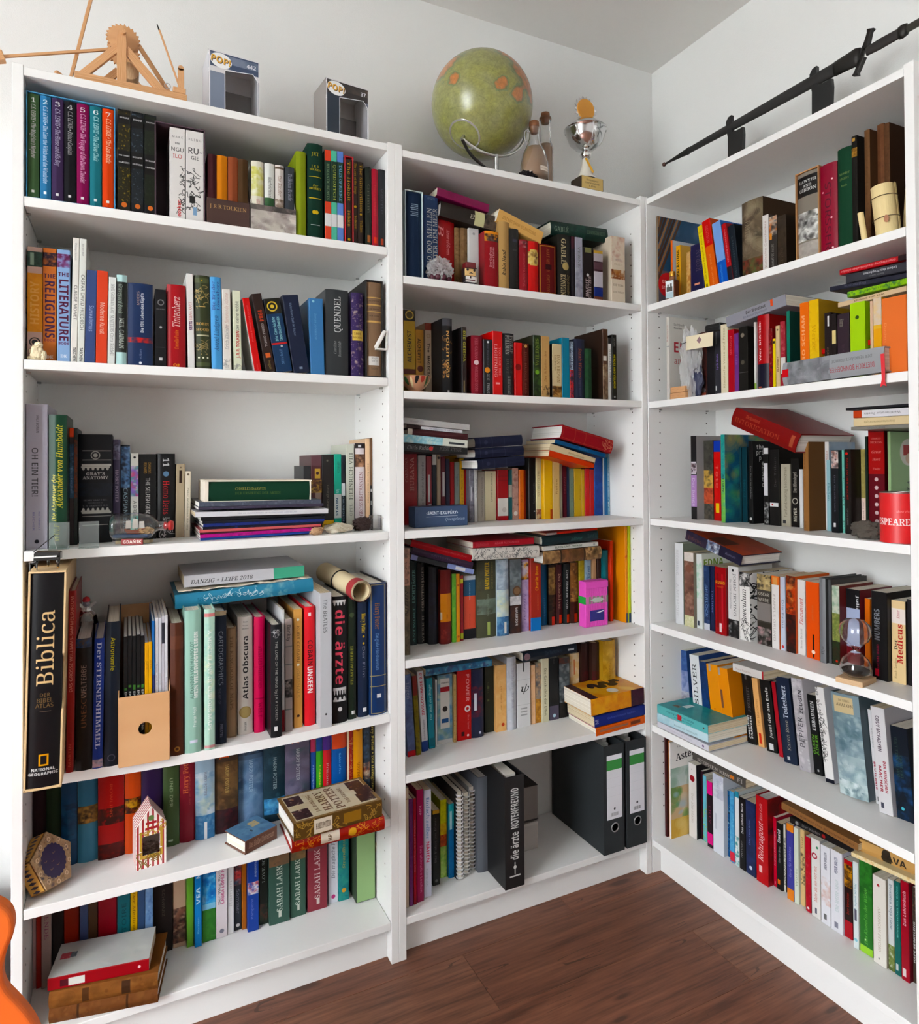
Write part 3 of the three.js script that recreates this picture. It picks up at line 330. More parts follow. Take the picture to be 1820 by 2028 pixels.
-300.2 49.6 222 151 117 0|H 2a4654|n,0,1,2a4654 1e3442 3a6070 24404c;n,.75,.92,4a90c8 2a5a80 6ab0d8;td,HARRY POTTER,.3,.65,b8c8c8,s,.5,.2|dark teal hardback with glowing blue foot
-250 59.5 222 151 114 0|H 6a6478|tu,HP,.03,.2,d86a40,R,.4,.35;n,.25,1,6a6478 868098 5a5a70 4a6468;td,HARRY POTTER,.25,.6,c4c8c8,s,.5,.18|purple-grey hardback with orange lettering
-187 14 210 143 121 0|H 2f5aa8|b,0,.3,c8486a;td,Philosopher,.4,.8,ccd,s,.5,.3
-172.4 16.4 210 143 120 0|H 4ab030|b,0,.3,2f5aa8;td,Chamber,.4,.8,fd6,s,.5,.3|slim blue and green children's edition
-155.4 20.4 210 143 117 0|H e03a40|b,0,.3,5a3a98;td,Prisoner,.4,.8,ecc,s,.5,.3|purple and red children's edition
-134.4 38 210 143 111 0|H 1f64b4|b,0,.3,e0583a;td,Goblet of Fire,.35,.6,9cf,s,.5,.14|thick red and blue children's edition
-95.9 15.8 210 143 110 0|H b03028|b,.0,1,e8d8b8,.0,.3;z,.2,.9,e8c070,.4,.9|slim red book with cream edge stripe
-79.5 23.5 210 143 107 0|H e09a30|o,.5,.1,.25,a05a1c;tu,Quidditch,.5,.8,8a4a14,s,.5,.4|orange book between red and dark picture hardbacks
-52.5 17.5 215 146 113 0|H 3a4858|n,0,1,3a4858 4a6480 2a3440;n,.55,.75,8a4a34 3a4858 c8b8a0|dark blue-grey picture hardback at the row's end
-34.4 13.8 215 146 115 0|H 1f2226|td,Harry Potter • Die Heiligtümer,.05,.95,c8b860,R,.5,.5|black hardback with yellow script at the divider
@A5
-779.4 6 200 122 150 0|P c8a8a8
-772.8 9.7 205 126 146 0|P b83028||plain red paperback beside the left panel
-762.5 18 205 132 140 0|P b09890|td,ALLENDE,.08,.5,9a4a6a,r,.5,.5|mauve-beige paperback with plum letters
-744 21.5 200 119 153 0|P 241e20||black paperback behind the book pile
-721.8 29.2 200 119 153 0|P a83222||rust red paperback behind the book pile
-691.3 16.2 200 125 147 0|P 5a6a9a||slate blue paperback behind the book pile
-674.6 18.2 200 126 146 0|P 6a4e38|o,.5,.8,.1,a98|brown paperback behind the book pile
-655.7 37.6 200 128 144 0|P b82034||broad crimson paperback behind the book pile
-617.3 26.1 200 136 136 0|P 2a7884|tu,HISTOIRE,.3,.8,1a4a54,s,.5,.4|teal paperback behind the book pile
-590.6 14 200 136 134 0|P e8b83a|td,Der Medicus von,.2,.8,8a5a1c,i,.5,.4;o,.5,.9,.2,8a4a1c|narrow yellow paperback behind the book pile
-576 14.6 200 136 134 0|P 44608a
-560.8 16 200 136 131 0|P 7aa0d0|n,0,.6,7aa0d0 5a80b4 9ab8dc|light blue paperback beside the thick black one
-543.5 40.1 205 130 142 0|P 231a1a|td,SCHWARZ,.3,.6,665,s,.5,.16|thick black paperback beside the pile
-502.7 28.5 200 127 145 0|P c0a088|n,.55,.95,3a2420 8a5a48 2a1816 c0a088|beige paperback with a woman's dark hair on it
-473.6 15.2 200 136 133 0|P 6aa83a||slim bright green paperback
-456.8 14.9 195 133 125 0|P 2a8ad0|tu,VEA,.3,.5,d8ecf8,S,.5,.6;tu,MEER,.0,.2,d8ecf8,S,.5,.6;tu,Roman,.6,.9,9ccaec,s,.5,.3|slim bright blue paperback lettered in white
-440 30.3 195 133 134 0|P 3a9ae0|n,.0,.6,3a9ae0 1a6ac0 8ac8f0;n,.6,1,2e7a2a 3a8a30 4a9a3a;b,.55,.62,8ac8e8|blue and green meadow-picture paperback
-409.1 25 195 133 133 0|P e0d8dc|tu,LAURA LOPEZ Pfad,.1,.6,c04a78,S,.6,.3;tu,Der Weg Roman,.1,.6,666,s,.3,.25;o,.5,.92,.2,889|white paperback with magenta lettering
-383 14.5 190 129 137 0|P dcdcdc|tu,Roman,.3,.7,bbb,s
-367.1 17 195 129 143 0|P 2a3038|n,0,.45,c84a4a 3a6a8a 2a3038 d8a8a8;o,.5,.94,.25,ccc;td,Sommer,.5,.8,889,s|dark paperback with colourful upper half
-349.4 10.3 195 133 138 0|P b4682a
-338.5 25.5 195 133 122 0|P 2a4aa4|n,.4,.55,d8d8e0 c84a50 3a5ac0;td,Die Auswanderer,.1,.35,ccd,s,.7,.25;tu,Pamplona,.6,.85,88c,s,.4,.25|royal blue paperback with small flag picture
-310.2 21.2 200 136 136 0|P 232a24|tu,LOVE SONG,.1,.5,bcc,r,.5,.4;n,.75,1,2a4a34 6a3a34 232a24|black paperback with grey letters and mottled foot
-288.4 48.7 215 146 122 0|P 3f5f54|n,0,.35,8a6a50 6a5a48 7a6450;tu,SARAH LARK,.35,.87,d8dcd0,r,.5,.32;b,.86,.93,c8ccc0,.45,.6|green-brown paperback, thicker of the two alike
-237.4 38.7 215 145 127 0|P 426354|n,0,.35,9a7a54 6a6450 7a6a4a;tu,SARAH LARK,.35,.87,d8dcd0,r,.5,.38;b,.86,.93,c8ccc0,.45,.6|green-brown paperback, narrower of the two alike
-193.7 50.1 215 143 129 0|P 96404a|n,0,.3,7a4a4c 8a5a58 96404a;tu,SARAH LARK,.3,.87,e0d4d0,r,.5,.32;b,.86,.93,d8c8c4,.45,.6|dusty red paperback with pale capital title
-138.6 25.4 205 134 138 0|P dadde6|tu,Die magische Farm der,.02,.7,666a78,h,.5,.42;o,.5,.92,.2,d04a8a|white paperback with pink dot
-112.6 27.8 200 136 136 0|P 2f8f90|n,0,1,2f8f90 3aa090 1f7a84;tu,Strandhaus,.2,.6,c8a85a,i,.5,.3;o,.5,.87,.2,e0a84a|turquoise paperback with orange dot
@B0
37.1 41 215 146 14 0 4|Hm 1a2c48|b,.14,.15,9ab,.3,.75;b,.16,.17,9ab,.3,.75;b,.18,.19,9ab,.25,.75;b,.2,.21,9ab,.3,.75;b,.23,.24,9ab,.25,.75;b,.25,.26,9ab,.35,.75;b,.27,.28,9ab,.25,.75|navy book in the pale slipcase at the left panel
98.4 40.8 233 158 50 0|P 2c4a7c|tu,20.000 MEILEN,.14,.78,e4e4e0,r,.38,.42;tu,UNTER DEM MEER,.14,.8,e4e4e0,r,.78,.36;td,JULES,.02,.05,9ab,s,.5,.6|blue paperback with two large white title lines
142.3 47.7 190 129 55 0|H a51622|td,Anne of Green,.2,.55,e8a8a8,i,.6,.25;td,B,.1,.3,e89a9a,i,.15,.4;b,.01,.1,8a1420,.4,.6|red hardback behind the bunch of grapes
190.6 17.1 162 110 55 0|Hm 8a6c4a|n,0,1,8a6c4a 6a5034 9a7c58 7a5c3c
208.6 20.1 164 111 55 0|Hm 86694a|n,0,1,86694a 6a5034 9a7c58 7a5c3c
229.4 30.6 165 112 50 0|P d8d8d6|o,.5,.09,.12,aaa;o,.5,.5,.02,bbb|plain white book behind the guard figure
260.6 42.3 152 103 14 0|H 9c1826|b,0,.06,e09030;n,.05,.18,e09030 3a2020 6a5a50 2a1a1c;tu,Der Graf von,.28,.64,e8c8c8,r,.38,.18;tu,Monte Christo,.28,.66,e8c8c8,r,.58,.18|crimson hardback with orange sunset strip
304.7 31.4 184 125 14 0|Hm ba9662|tu,Robin Hood,.43,.8,2a2018,I,.45,.4|tan cloth hardback with black slanted title
337.5 28.7 169 115 14 0|H 23211f|b,.17,.22,445,.3,.8;b,.33,.36,444,.3,.7|black hardback beside the tan cloth one
368.1 27.7 143 100 14 0|H 9a1c28|n,.03,.15,6a3a3c 9a1c28 c88a8a;tu,Sherlock Geschichten,.25,.9,d87a7a,s,.5,.25
396.7 33.3 143 100 14 0|H d8161e|b,.16,.47,d8b868,.15,.85;n,.2,.44,d8b868 6a4a2a e0c890|bright red hardback with cream oval label
431.5 57.1 140 100 14 0|Hm 6e1a1c|f,.08,b98a3a;td,MARY SHELLEY,.08,.55,a8703a,r,.5,.2;b,.4,.5,3a1214,.35,.7;tu,KAFKA LEBEN,.6,.97,a8703a,r,.5,.2|dark red leather volume with gold frame
494.9 44.3 176 120 14 0|H 1c1a16|td,GABLÉ,.06,.48,c0b08a,R,.4,.42;td,KÖNIGIN,.64,.98,c0b08a,R,.35,.42;o,.55,.51,.25,b9a46a;td,Die fremde,.64,.95,a8986a,i,.75,.25|thick black hardback with gold coin ornament
539.7 12.9 175 119 14 0|H 201c24|b,0,.2,4a2430
553.2 24.6 175 119 14 0|P a4a4b2|td,VERNE,.15,.5,777,r,.5,.4;n,.5,1,a4a4b2 8a8a98 b4b4c0
579.3 36.8 150 102 14 0|P 1d1616|b,0,.1,8a8a5a,.2,.8;tu,STIBITZER,.55,.98,cbb,m,.65,.3;tu,MACHT,.6,.95,cbb,m,.35,.25;o,.45,.53,.12,ddd|black paperback with pale bow ornament
618.2 32.2 146 100 14 0|P 3c1a22|b,0,.06,c9a24a;b,.06,.22,b8b0b4;b,.24,.38,6a4a54;b,.42,.73,c8c4cc;b,.74,.92,243a8a;b,.92,1,7a4a3a|paperback striped maroon, white and blue
681.4 50.9 197 134 14 0|P e2d4c0|n,0,.38,e2d4c0 c89a8a e2d4c0 d8b8a8;td,KEN,.34,.37,a99,r;th,FOLLETT,.42,.6,b9a890,r;n,.5,.64,8a4a2c e2d4c0 b0703a;th,DIE TORE,.73,.75,8a7a68,r;th,DER WELT,.84,.75,8a7a68,r;B,ddceb8|thick cream paperback with small red figures
*128.9 1924.4 155 22.4 190 35 -7.8|P 8a1450|td,Die Purpurlinie,.2,.8,7a1044,r|magenta hardback lying tilted on top of the others
*136.3 1872 174 39.6 170 30 -5.7|H 2a221c|tu,Duma,.5,.98,b0a898,i,.45,.5;b,.58,.75,c8c498,0,1;n,.75,1,5a4a3c 2a221c 6a5c50|dark hardback with cream label lying tilted, title upside down
*298.2 1879 148 36 120 20 -17.4|P e0b06a|tu,DREIZEHNTER MORD DER ZEIT,.1,.85,a87a3c,s,.5,.3|tan paperback leaning across its neighbours like a roof
*489.3 1874.3 201 41.5 190 40 1.1|H 16352c|td,GABLÉ,.05,.3,8a9a88,r,.45,.4;o,.5,.5,.16,c8a08a;td,DER KÖNIG DER MEERE,.62,.95,7a8a70,r,.55,.3;n,.3,.6,16352c 1f4a3c|dark green hardback lying on top with pages facing left
@B1
54.3 33.4 223 152 86 0|P b8922a|b,0,.13,2a2418;o,.5,.06,.35,d8b458;o,.5,.06,.26,5a4a20;tu,ALCHEMYST,.24,.62,2a2010,m,.5,.4;b,.7,.76,6a2a1c;n,.78,1,b8922a 8a6a24 d8b458|tall mustard paperback with gold emblem on black
88.3 23.1 173 118 86 0|P c08a3c|td,ALCHEMYST,.14,.52,2a2010,m,.4,.45;o,.55,.6,.35,6a2a1c;n,.7,1,c08a3c 8a5a2a|ochre paperback with brown wax-seal dot
115.6 18.5 193 131 86 0|P d0bca4|b,0,.1,9a4a3c;o,.5,.18,.3,b9a080;o,.5,.18,.2,d0bca4;td,The MAGICIAN,.28,.8,2a2018,m,.5,.4|beige paperback with dark title behind the bowl
134.6 28 194 132 14 0|H 18181a|b,0,.1,4a4a50;tu,EVOLUTION,.16,.8,d8a868,S,.5,.34;z,.2,.8,c08a4a,.1,.9;b,.96,1,bbb,.45,.65|thick black hardback with swirling gold title
189.1 13.9 175 119 14 0|P 2a1c18|td,DIE GEISHA,.05,.52,a8a83a,S,.5,.6;b,.8,.97,7a6a4a,.3,.6;B,1d1718
218.7 33.6 156 106 14 0|H 8c1c2c|td,NEIL GAIMAN,.05,.4,c87a84,r,.4,.3;o,.4,.46,.2,d8c0c4;td,AMERICAN GODS,.52,.95,c87a84,r,.4,.3;B,7c1422|dark crimson hardback with pale crown ornament
253.2 27.1 148 100 14 0|P 1c1a1e|o,.5,.05,.12,ddd;td,Die Wanderung,.08,.52,778,s,.5,.25;o,.42,.555,.28,e89024;td,DIE TREUE,.62,.98,aaa,m,.5,.3|black paperback with an orange sun dot
281.1 30.1 172 117 14 0|P d8202a|td,TOO LIKE THE,.25,.7,f0a0a0,r,.7,.25;td,LIGHTNING,.2,.72,f4c0c0,R,.3,.3;b,.8,.83,f0a0a0,.3,.7|bright red paperback with pink serif title
312.6 36.1 169 115 14 0|H 202024|td,PHILIP,.03,.32,a8a8a0,R,.72,.34;td,PULLMAN,.03,.34,a8a8a0,R,.36,.34;td,BOOK OF,.4,.65,6a6a60,r,.7,.25;td,DUST,.4,.65,6a6a60,r,.4,.25;td,LA BELLE SAUVAGE,.68,.97,a8a8a0,R,.5,.3|black hardback with stacked silver capitals
349.6 23.3 146 100 14 0|P d8241e|o,.45,.46,.38,8a1418
373.8 22.2 145 100 14 0|Hm 5a1e18|f,.12,8a4a34;td,DIE KUNST DES,.15,.95,8a5a4a,r,.5,.4;o,.5,.05,.2,c9a060
408.6 24.9 171 116 14 0|P 22341a|n,0,1,22341a 3a5a24 182414 4a6a2c;tu,WILDNIS,.05,.5,7a8a3a,R;o,.5,.6,.25,7ab03a;B,2c2c1c|dark green jungle-patterned paperback
434.5 28.1 170 116 14 0|P c8a068|tu,Der Schatten des,.25,.75,8a5a34,i,.5,.3;n,.8,.98,c8a068 2a1a14 c8a068|tan paperback with small black windmill shape
471.7 31.1 151 102 14 0|P d8c49c|td,DAN BROWN,.2,.72,8a6a3a,r,.65,.38;td,Diabolus,.2,.5,6a5a3a,r,.3,.25;n,.78,1,8a5a2a c89a5a 3a2414 e0c080;B,2a2018|cream paperback with tan skyline foot
504.3 25.1 171 116 14 0|P 1f86a4
530.3 13.9 162 110 14 0|P 2a3040|n,0,.5,5a6a80 2a3040 a0b0b8;n,.5,1,c83a3a 2a3040 6a5aa8;tu,Jack Lewinsky,.05,.5,cde,S,.5,.6
547.2 37.7 171 116 14 0|H 232a44|td,Sarah Waters,.15,.65,c8643a,i,.5,.35;td,Fingersmith,.65,.95,667,i,.5,.25|navy hardback with orange script
585.5 22.9 146 100 14 0|H 20502c|n,0,1,20502c 183f24 2a5a34
647.2 18.9 207 141 14 0|P 5a3c2a|n,.0,.3,4a3024 5a3c2a;b,.38,.45,dcd8d0,.1,.7;n,.5,1,8a7058 5a3c2a a89880;B,37241c
667.1 11.1 183 124 14 0|P d8d8d4|b,0,.1,222;tu,Herr und Frau,.1,.8,666,s
680.8 17 193 131 14 0|P 1c1a14|td,COCOONS,.05,.18,bbb,s,.5,.4;td,HEROES AND VILLAINS,.3,.82,d8c83a,S,.5,.5;o,.5,.95,.2,aaa
@B2
79.3 39.9 194 117 155 0|P 9a1822|tu,BURANA,.05,.53,d8988c,r,.6,.38;tu,CARMINA,.05,.4,c07a70,r,.2,.25;n,.55,1,9a1822 8a1820 a83038|red paperback with large pale title at the left panel
121.5 22.8 190 117 155 0|P bcbab8|tu,Die Tragische Methode,.1,.78,666,s,.6,.3;o,.5,.98,.2,333|light grey paperback behind the blue box
146.1 16.1 187 117 155 0|P a83a44|b,.27,.68,ddd,.3,.65;b,.7,1,d8c4c4,.4,.9
163.9 13.2 194 117 155 0|P 1c2434|b,0,.16,d8d8d4
178 11.5 194 117 155 0|P c4b094|o,.5,.06,.3,333
190.3 14.2 186 117 155 0|P 6e1c2a|b,.23,.6,dedada,.3,.8
205.4 12.5 180 117 155 0|P 2a2c4a
218.8 13 171 117 155 0|P b82228
233.3 15 171 117 155 0|P 93a19a|td,Tagebuch,.2,.4,667,s,.5,.4
249.1 13.2 189 117 155 0|P e8b23a|tu,Das Tage in Rom mit,.2,.95,8a6a1c,s,.5,.4
263.3 5.1 171 116 155 0|P c8281e
269 14.3 202 137 135 0|P 8a8a96|n,0,1,8a8a96 b4b4c0 5a5a66 a0a0ac;b,.5,.7,d0d0d8,.3,.6|silvery foil-wrapped paperback
285 9.7 175 119 135 0|P dcdcda|tu,Jeder Teil von Was,.3,.6,888,s
305.8 22.5 142 100 155 0|P c8c2b4|tu,Friedrich Huch Familien Geschichte,.1,.92,7a7468,s,.6,.3
329.7 36.8 144 100 155 0|P e2d8b4|tu,Grimm Ein Lesebuch,.05,.62,5a5444,s,.6,.18|cream paperback with slim black title
367.1 34.9 147 100 146 0|P b01428|b,.56,.91,e0dcd4;o,.6,.79,.2,c8c0b8;b,.12,.13,8a1020;b,.2,.21,8a1020|red paperback with broad white band
408 12.2 147 100 155 0|P 2f7a80|b,.3,.55,ddd8c8
421.2 20.7 152 103 155 0|P c8a090|n,.0,1,c8a090 b88a7c 8a5a50;o,.5,.88,.3,e8e0d8
443.4 15.9 147 100 152 0|P e87422|tu,Moby,.4,.7,a84a10,s,.5,.3
461.4 5.3 145 100 155 0|P b83a24
467.3 23.4 181 123 138 0|P 161618|tu,Schachnovelle,.4,.75,999,s,.75,.2;b,.86,.88,ccc,.7,.9|black paperback rising to the upper pile
491.3 17.5 191 130 134 0|P e4d8a8|n,.85,1,8a4a34 e4d8a8;tu,NORDISCHE,.2,.7,997,s,.5,.3
509.4 30.4 189 128 121 0|P ecb81a|b,.85,1,c0501c,.7,1;tu,Klassiker,.4,.9,b8860a,s,.8,.15|broad bright yellow paperback
541.2 24.2 190 129 121 0|P d8b87a|tu,Reise,.3,.7,9a7a44,s,.5,.3|tan paperback among the yellow ones
575.8 9.4 174 118 136 0|P b8b49c
599.5 14.4 176 117 155 0|P 7a1c30|n,.0,.1,c89a9a 7a1c30;td,Fontane,.3,.6,b86a74,s
614.9 8.6 161 110 155 0|P 2c4468
624.6 16.2 147 100 155 0|P 8aa08a|tu,Deutsche,.3,.7,6a806a,s,.5,.4
641.8 27.2 148 100 155 0|P d8b018|tu,Reclam,.2,.8,a88410,s,.8,.2
670.1 11 146 100 155 0|P d8a818
682.7 18.2 147 100 155 0|P d82a2e|tu,Lenz,.3,.7,f08080,s,.3,.25
702 15.6 145 100 155 0|P c81c24
719.2 32 184 117 155 0|P 1f4aa0|n,0,1,1f4aa0 1a3f8c 2858b0|deep blue paperback behind the shelf's end gap
752 4.9 180 117 155 0|P c8d0d8
757.5 13.8 182 117 155 0|P 1f70a8
771.9 7.5 194 117 155 0|P 8ab0c8|n,0,1,8ab0c8 2a6a98 d8e0e4
*33.5 1253.7 183 22.8 180 40 -2.6|P 1c1a1c|td,Chris Riddell,.05,.45,aaa,h,.5,.5;o,.5,.42,.25,c83a3a;td,POESIE STUNDE,.55,.9,888,h,.5,.5|black paperback with scrawled white letters lying at the pile's foot
*29.7 1277.7 182 20.4 180 30 -4.6|P d8dcd0|n,0,.6,8ac0d0 b0d8e0 d8e0d0;b,.7,.95,2a3038,.3,.55;td,Ein Sommer,.25,.6,7ab0c0,i,.5,.3|sky blue and cream softcover lying in the left pile
*43.6 1296.3 172 16.8 180 35 -4.2|H 4a1a20|td,Deutsche Balladen,.4,.8,7a4a50,s,.5,.25;b,0,.08,d8d0c4|dark maroon hardback lying in the left pile
*42.5 1314.6 159 8.4 170 40 -4.5|P d8d8dc|td,GESAMMELTE GEDICHTE,.4,.95,778,s,.5,.5;b,0,.25,3a1a1e
*32 1325.2 189 15.7 180 35 -4.6|P bcbab8|td,Handbuch,.1,.3,999,s|light grey softcover lying uppermost in the left pile
*246.2 1262.7 149 28.8 130 50 3.9|Hm 22263e|b,.1,.11,3a3e58;b,.35,.36,3a3e58;b,.6,.61,3a3e58;o,.5,.22,.2,3a3e58|dark blue cloth volume, uppermost of three
*246 1235.4 153 25.7 130 50 3.4|Hm 22263e|b,.1,.11,3a3e58;b,.35,.36,3a3e58;b,.6,.61,3a3e58;o,.5,.22,.2,3a3e58|dark blue cloth volume, middle one of three
*253.7 1205.3 148 26.8 130 50 4.1|Hm 22263e|b,.1,.11,3a3e58;b,.35,.36,3a3e58;b,.6,.61,3a3e58;o,.5,.22,.2,3a3e58|dark blue cloth volume, lowest of three
*522 1292.6 188 41 170 50 -13.7|Hm a8242c|f,.12,b84a3a;b,.25,.26,b84a3a;b,.45,.46,b84a3a;z,.8,.95,d88a6a,.15,.85|red gilt-framed hardback lying tilted uppermost at the right
*501.1 1278.3 184 11.9 160 50 -13.2|P 1f5a90|td,Atlas,.3,.8,4a8ac0,s
*479.4 1259.2 163 18.9 150 45 -15.3|P dcc8a4|td,Die Wanderhure,.4,.75,8a7450,s,.5,.35|tan softcover lying tilted above the orange-red one
*476.8 1240.3 161 18.1 150 45 -12.5|P e04a1c||orange-red softcover lying tilted at the pile's foot
@B3
36.3 15.4 272 185 45 0|P 7a6a58|n,0,.35,c0907a 8a6a58 5a4a40 b08070;n,.35,1,6a5c48 4a4034 8a7c64;tu,NIDIN,.4,.65,2a2420,i,.4,.6|mottled brown paperback pressed to the left panel
85.2 18.4 225 147 125 0|H 1a3030|tu,LICHTJÄGER,.1,.5,6a9a94,R,.5,.5;tu,ANTWORT,.55,.97,5a8a84,R,.5,.4|dark teal hardback with glinting letters
107.5 24.2 219 144 128 0|H 1b1a1b|tu,SCHATTEN JÄGER,.05,.6,a8a094,R,.6,.35;tu,WERK II,.65,.98,a8a094,R,.6,.3|black hardback with silver capitals
132.2 28 208 142 107 0|H 1c1e2c|n,.2,.8,1c1e2c 242a44 161824|dark midnight blue hardback
160.9 30.9 200 136 94 0|H 7a1e1c|b,.32,.7,e09028;b,.57,.67,dcc8b0,-.05,.15;td,BAND,.6,.66,a06018,s,.6,.2;n,.8,.95,7a1e1c 6a1818 a04038|dark red hardback with a wide orange band
196.8 12.2 187 127 100 0|P 6ab03a|n,0,1,6ab03a 5aa030 8ac050
210.1 10.1 186 127 100 0|P e89a34|o,.5,.17,.3,c05a28;o,.5,.92,.3,c05a28
224.1 9.7 179 122 106 0|P a02830|b,.05,.12,d8d048;b,.88,.97,b0c040
239 37.4 175 119 115 0|P 181c22|b,0,.07,d0d8e0;b,.07,.32,2f6288;b,.32,.84,e8604a;td,CORNELIA,.1,.4,a8c8d8,s,.5,.1;td,Zweiter,.6,.8,a84030,s,.5,.1|paperback blocked in blue, coral and black
276.9 60.3 216 147 104 0|H 52543f|n,0,.4,52543f 464836 5c5c48;n,.5,.7,7a8a7c 52543f 6a7a6c;tu,HARRY POTTER,.03,.38,e8c030,R,.5,.28;tu,und der Orden,.03,.38,a09a58,s,.78,.1;td,JOANNE ROWLING,.44,.72,8a9a88,s,.55,.12;b,.8,.97,a8b86a,.5,.65|thick olive-grey hardback with tall yellow lettering
337.8 38.2 215 146 99 0|H b8ccd8|tu,HP,.03,.35,2a3a6a,R,.5,.5;n,.0,.4,a8b8c4 8a9cac c8d4dc;n,.4,.75,d8e0d0 c8d0b0 b0c8d8;n,.75,1,4a7aa8 7aa8c8 3a6898;b,.82,.97,e8e8e0,.55,.75|pale blue and cream picture hardback
383.5 37.4 212 144 108 0|P 6a7070|n,0,.35,7a8488 5a6468 8a9498;o,.6,.43,.36,6a4a34;o,.6,.43,.26,8a6a4c;n,.5,.62,d8d8d8 b8b8bc;n,.62,1,3a2a28 2a2224 5a3428;td,WARRIOR,.65,.9,ccc,S,.55,.25|grey paperback with round brown medallion
426.9 24.2 207 141 116 0|P bca4cc|n,.03,.28,2a2430 f0a030 bca4cc e8e0e8;n,.3,1,bca4cc a890bc c8b4d4;td,Mistral,.4,.9,8a74a0,h,.4,.35|lilac paperback with small cartoon bird print
451.7 35.4 210 143 107 0|P b83a30|b,.82,1,2a80cc;tu,Charlie Bone,.1,.45,e8a030,S,.6,.35;tu,und das Geheimnis,.5,.72,d88a50,s,.7,.15|red paperback with bright blue foot
516.1 20.1 184 123 149 0|H 2a6c9c|tu,Lesesaal,.55,.85,5a9cc4,s,.5,.4
536.8 24.9 182 124 139 0|H 3a2a1e|n,.05,.5,c09a5c 8a6a3c 5a3a24;n,.5,.86,2a2018 6a4a2c 3a2a1e;b,.86,1,e84020,.35,.8|gold-brown picture hardback with red foot mark
563.1 23.1 180 122 139 0|H 4a1a1e|td,Der Skandal von,.15,.75,c8a890,r,.5,.4;b,.84,.98,e84828,.4,.8
586.8 22.6 181 123 133 0|H 1c2424|td,Der Sturm von,.1,.75,c8ccc8,R,.5,.4;b,.84,.98,e84828,.4,.8
610 28.6 184 125 130 0|H 5a3420|n,0,.65,8a5a30 c08a50 5a3420 e0b070;n,.65,1,3a1814 5a2018;b,.84,.98,e84828,.4,.8|amber picture hardback with red foot mark
641.1 20 187 127 132 0|P c4b03c|n,0,1,c4b03c a89430 d4c458;tu,Bienen,.6,.9,4a4a2a,s,.5,.5
661.7 19.4 189 129 125 0|P 9cb8cc|n,0,1,9cb8cc c0d0d8 6a98c0;tu,Land,.1,.3,3a5a8a,s
681.7 13.7 194 132 117 0|P c8a078
695.9 13.4 195 133 112 0|P 4a2c24
709.9 20.5 218 148 102 0|H 1f7a84||teal hardback rising behind the pink box
731 11.4 247 168 96 0|P ec4a18|td,Logo,.2,.3,c83408,s;B,ec4a18
743 16.3 178 121 123 0|P 8a8074|n,0,.3,b8b0a4 6a6a68 4a4a4c;n,.3,.7,8a8074 d8d8d4 c0a880;n,.7,1,6a4a34 3a2c24 8a6a4a
759.9 9.3 292 198 60 0|P f09a3c|n,.3,.33,d8641c f09a3c;b,.9,1,2a4a7a,.3,.8;td,Lernheft,.35,.6,b86418,s,.5,.4
769.7 9.7 294 200 57 0|P c4cc34|b,.9,1,1c3a5a,.1,.9;td,Lernheft,.3,.7,8a9018,s,.5,.4
*59.7 1008.7 184 18.6 170 60 -17.0|H a82028|td,Das Buch der,.5,.9,c85050,i,.5,.35|red hardback lying tilted uppermost at the left
*61.6 988.9 184 17.6 170 60 -16.3|H 3a2a40|td,Mitternacht,.3,.8,5a4a64,s|dark purple hardback lying tilted beneath the red one
*59.5 974.8 189 13.4 170 60 -16.3|P 26282c|b,0,.1,8a90c0;b,.57,1,8a98cc;b,.7,.86,d8d8d8,.2,.8
*235.6 960.4 211 31.8 170 50 -1.2|H dcd8d0|z,.02,.98,555,.02,.98;z,.1,.9,777,.1,.9|white hardback printed with grey circles lying on the row
*235.9 993.3 193 17.2 170 50 0.3|P b82432|td,ADAM ALEXANDER,.35,.75,e07a80,s,.5,.35;td,Nightshade,.05,.25,d86a70,i|red softcover lying on the white circle-printed one
*460.7 933.3 204 36.4 170 50 1.0|H 6a4c34|n,0,.28,c8a070 8a6a48 5a4028;n,.32,.68,7a5038 a87850 5a4028;n,.72,1,c8a070 8a6a48 4a3420;b,.29,.31,3a281a;b,.69,.71,3a281a|brown ornate picture hardback lying at the pile's foot
*460.1 972.5 192 11.6 170 50 0.9|P d4d4cc|td,ELFEN UND ZWERGE,.2,.7,6a7a6a,S,.5,.55;o,.5,.92,.3,aaa
*457.3 986.6 196 26.7 170 50 1.9|H 1c3438|td,Inkheart,.5,.7,5a9a94,h,.4,.4;td,Band II,.8,.97,4a6a6a,s|dark teal hardback lying in the right-hand pile
*470.2 1015.3 179 6.2 170 50 2.3|P d83a1c|b,0,.2,b8a8a4
@B4
64 22.8 217 148 97 -3.5|P 5a6a94|n,0,1,5a6a94 4a4a78 7a8ab0;td,Lügen,.1,.3,aab,s;b,.93,1,c82a34|slate blue picture paperback leaning at the left panel
88.5 13.2 211 143 97 -3.2|P 6a5a24|b,.0,.25,8a2a24;n,.25,1,8a7a1c 6a6a20 4a4418
110.3 18.8 216 147 110 -3.8|P dcdce0|tu,ZIVILCOURAGE 2.0,.02,.55,d83a4a,S,.5,.45;tu,Vorbilder Ratgeber,.6,.85,667,s,.5,.3;b,.87,1,2a4a9a|white paperback with red capitals and blue foot
134.6 17.9 191 130 119 -2.5|P 1f8ca0|tu,Die Welt der Dinge,.1,.6,cdeef0,i,.5,.4;b,.85,.97,156c80,.2,.8
155.6 4.7 182 124 124 0|P d8d8d8
165.9 46 189 128 134 0|P a8bcc0|n,0,1,a8bcc0 8aa88a 6a9ac0 c0c8a8 4a88b8;b,.06,.78,e4e2dc,.2,.8;b,.18,.25,c03038,.2,.8;th,STRASSEN,.12,.5,555,S;o,.5,.5,.16,3a302c;b,.64,.7,2a5a9a,.28,.72;b,.94,1,ddd|map-print paperback with tall white label
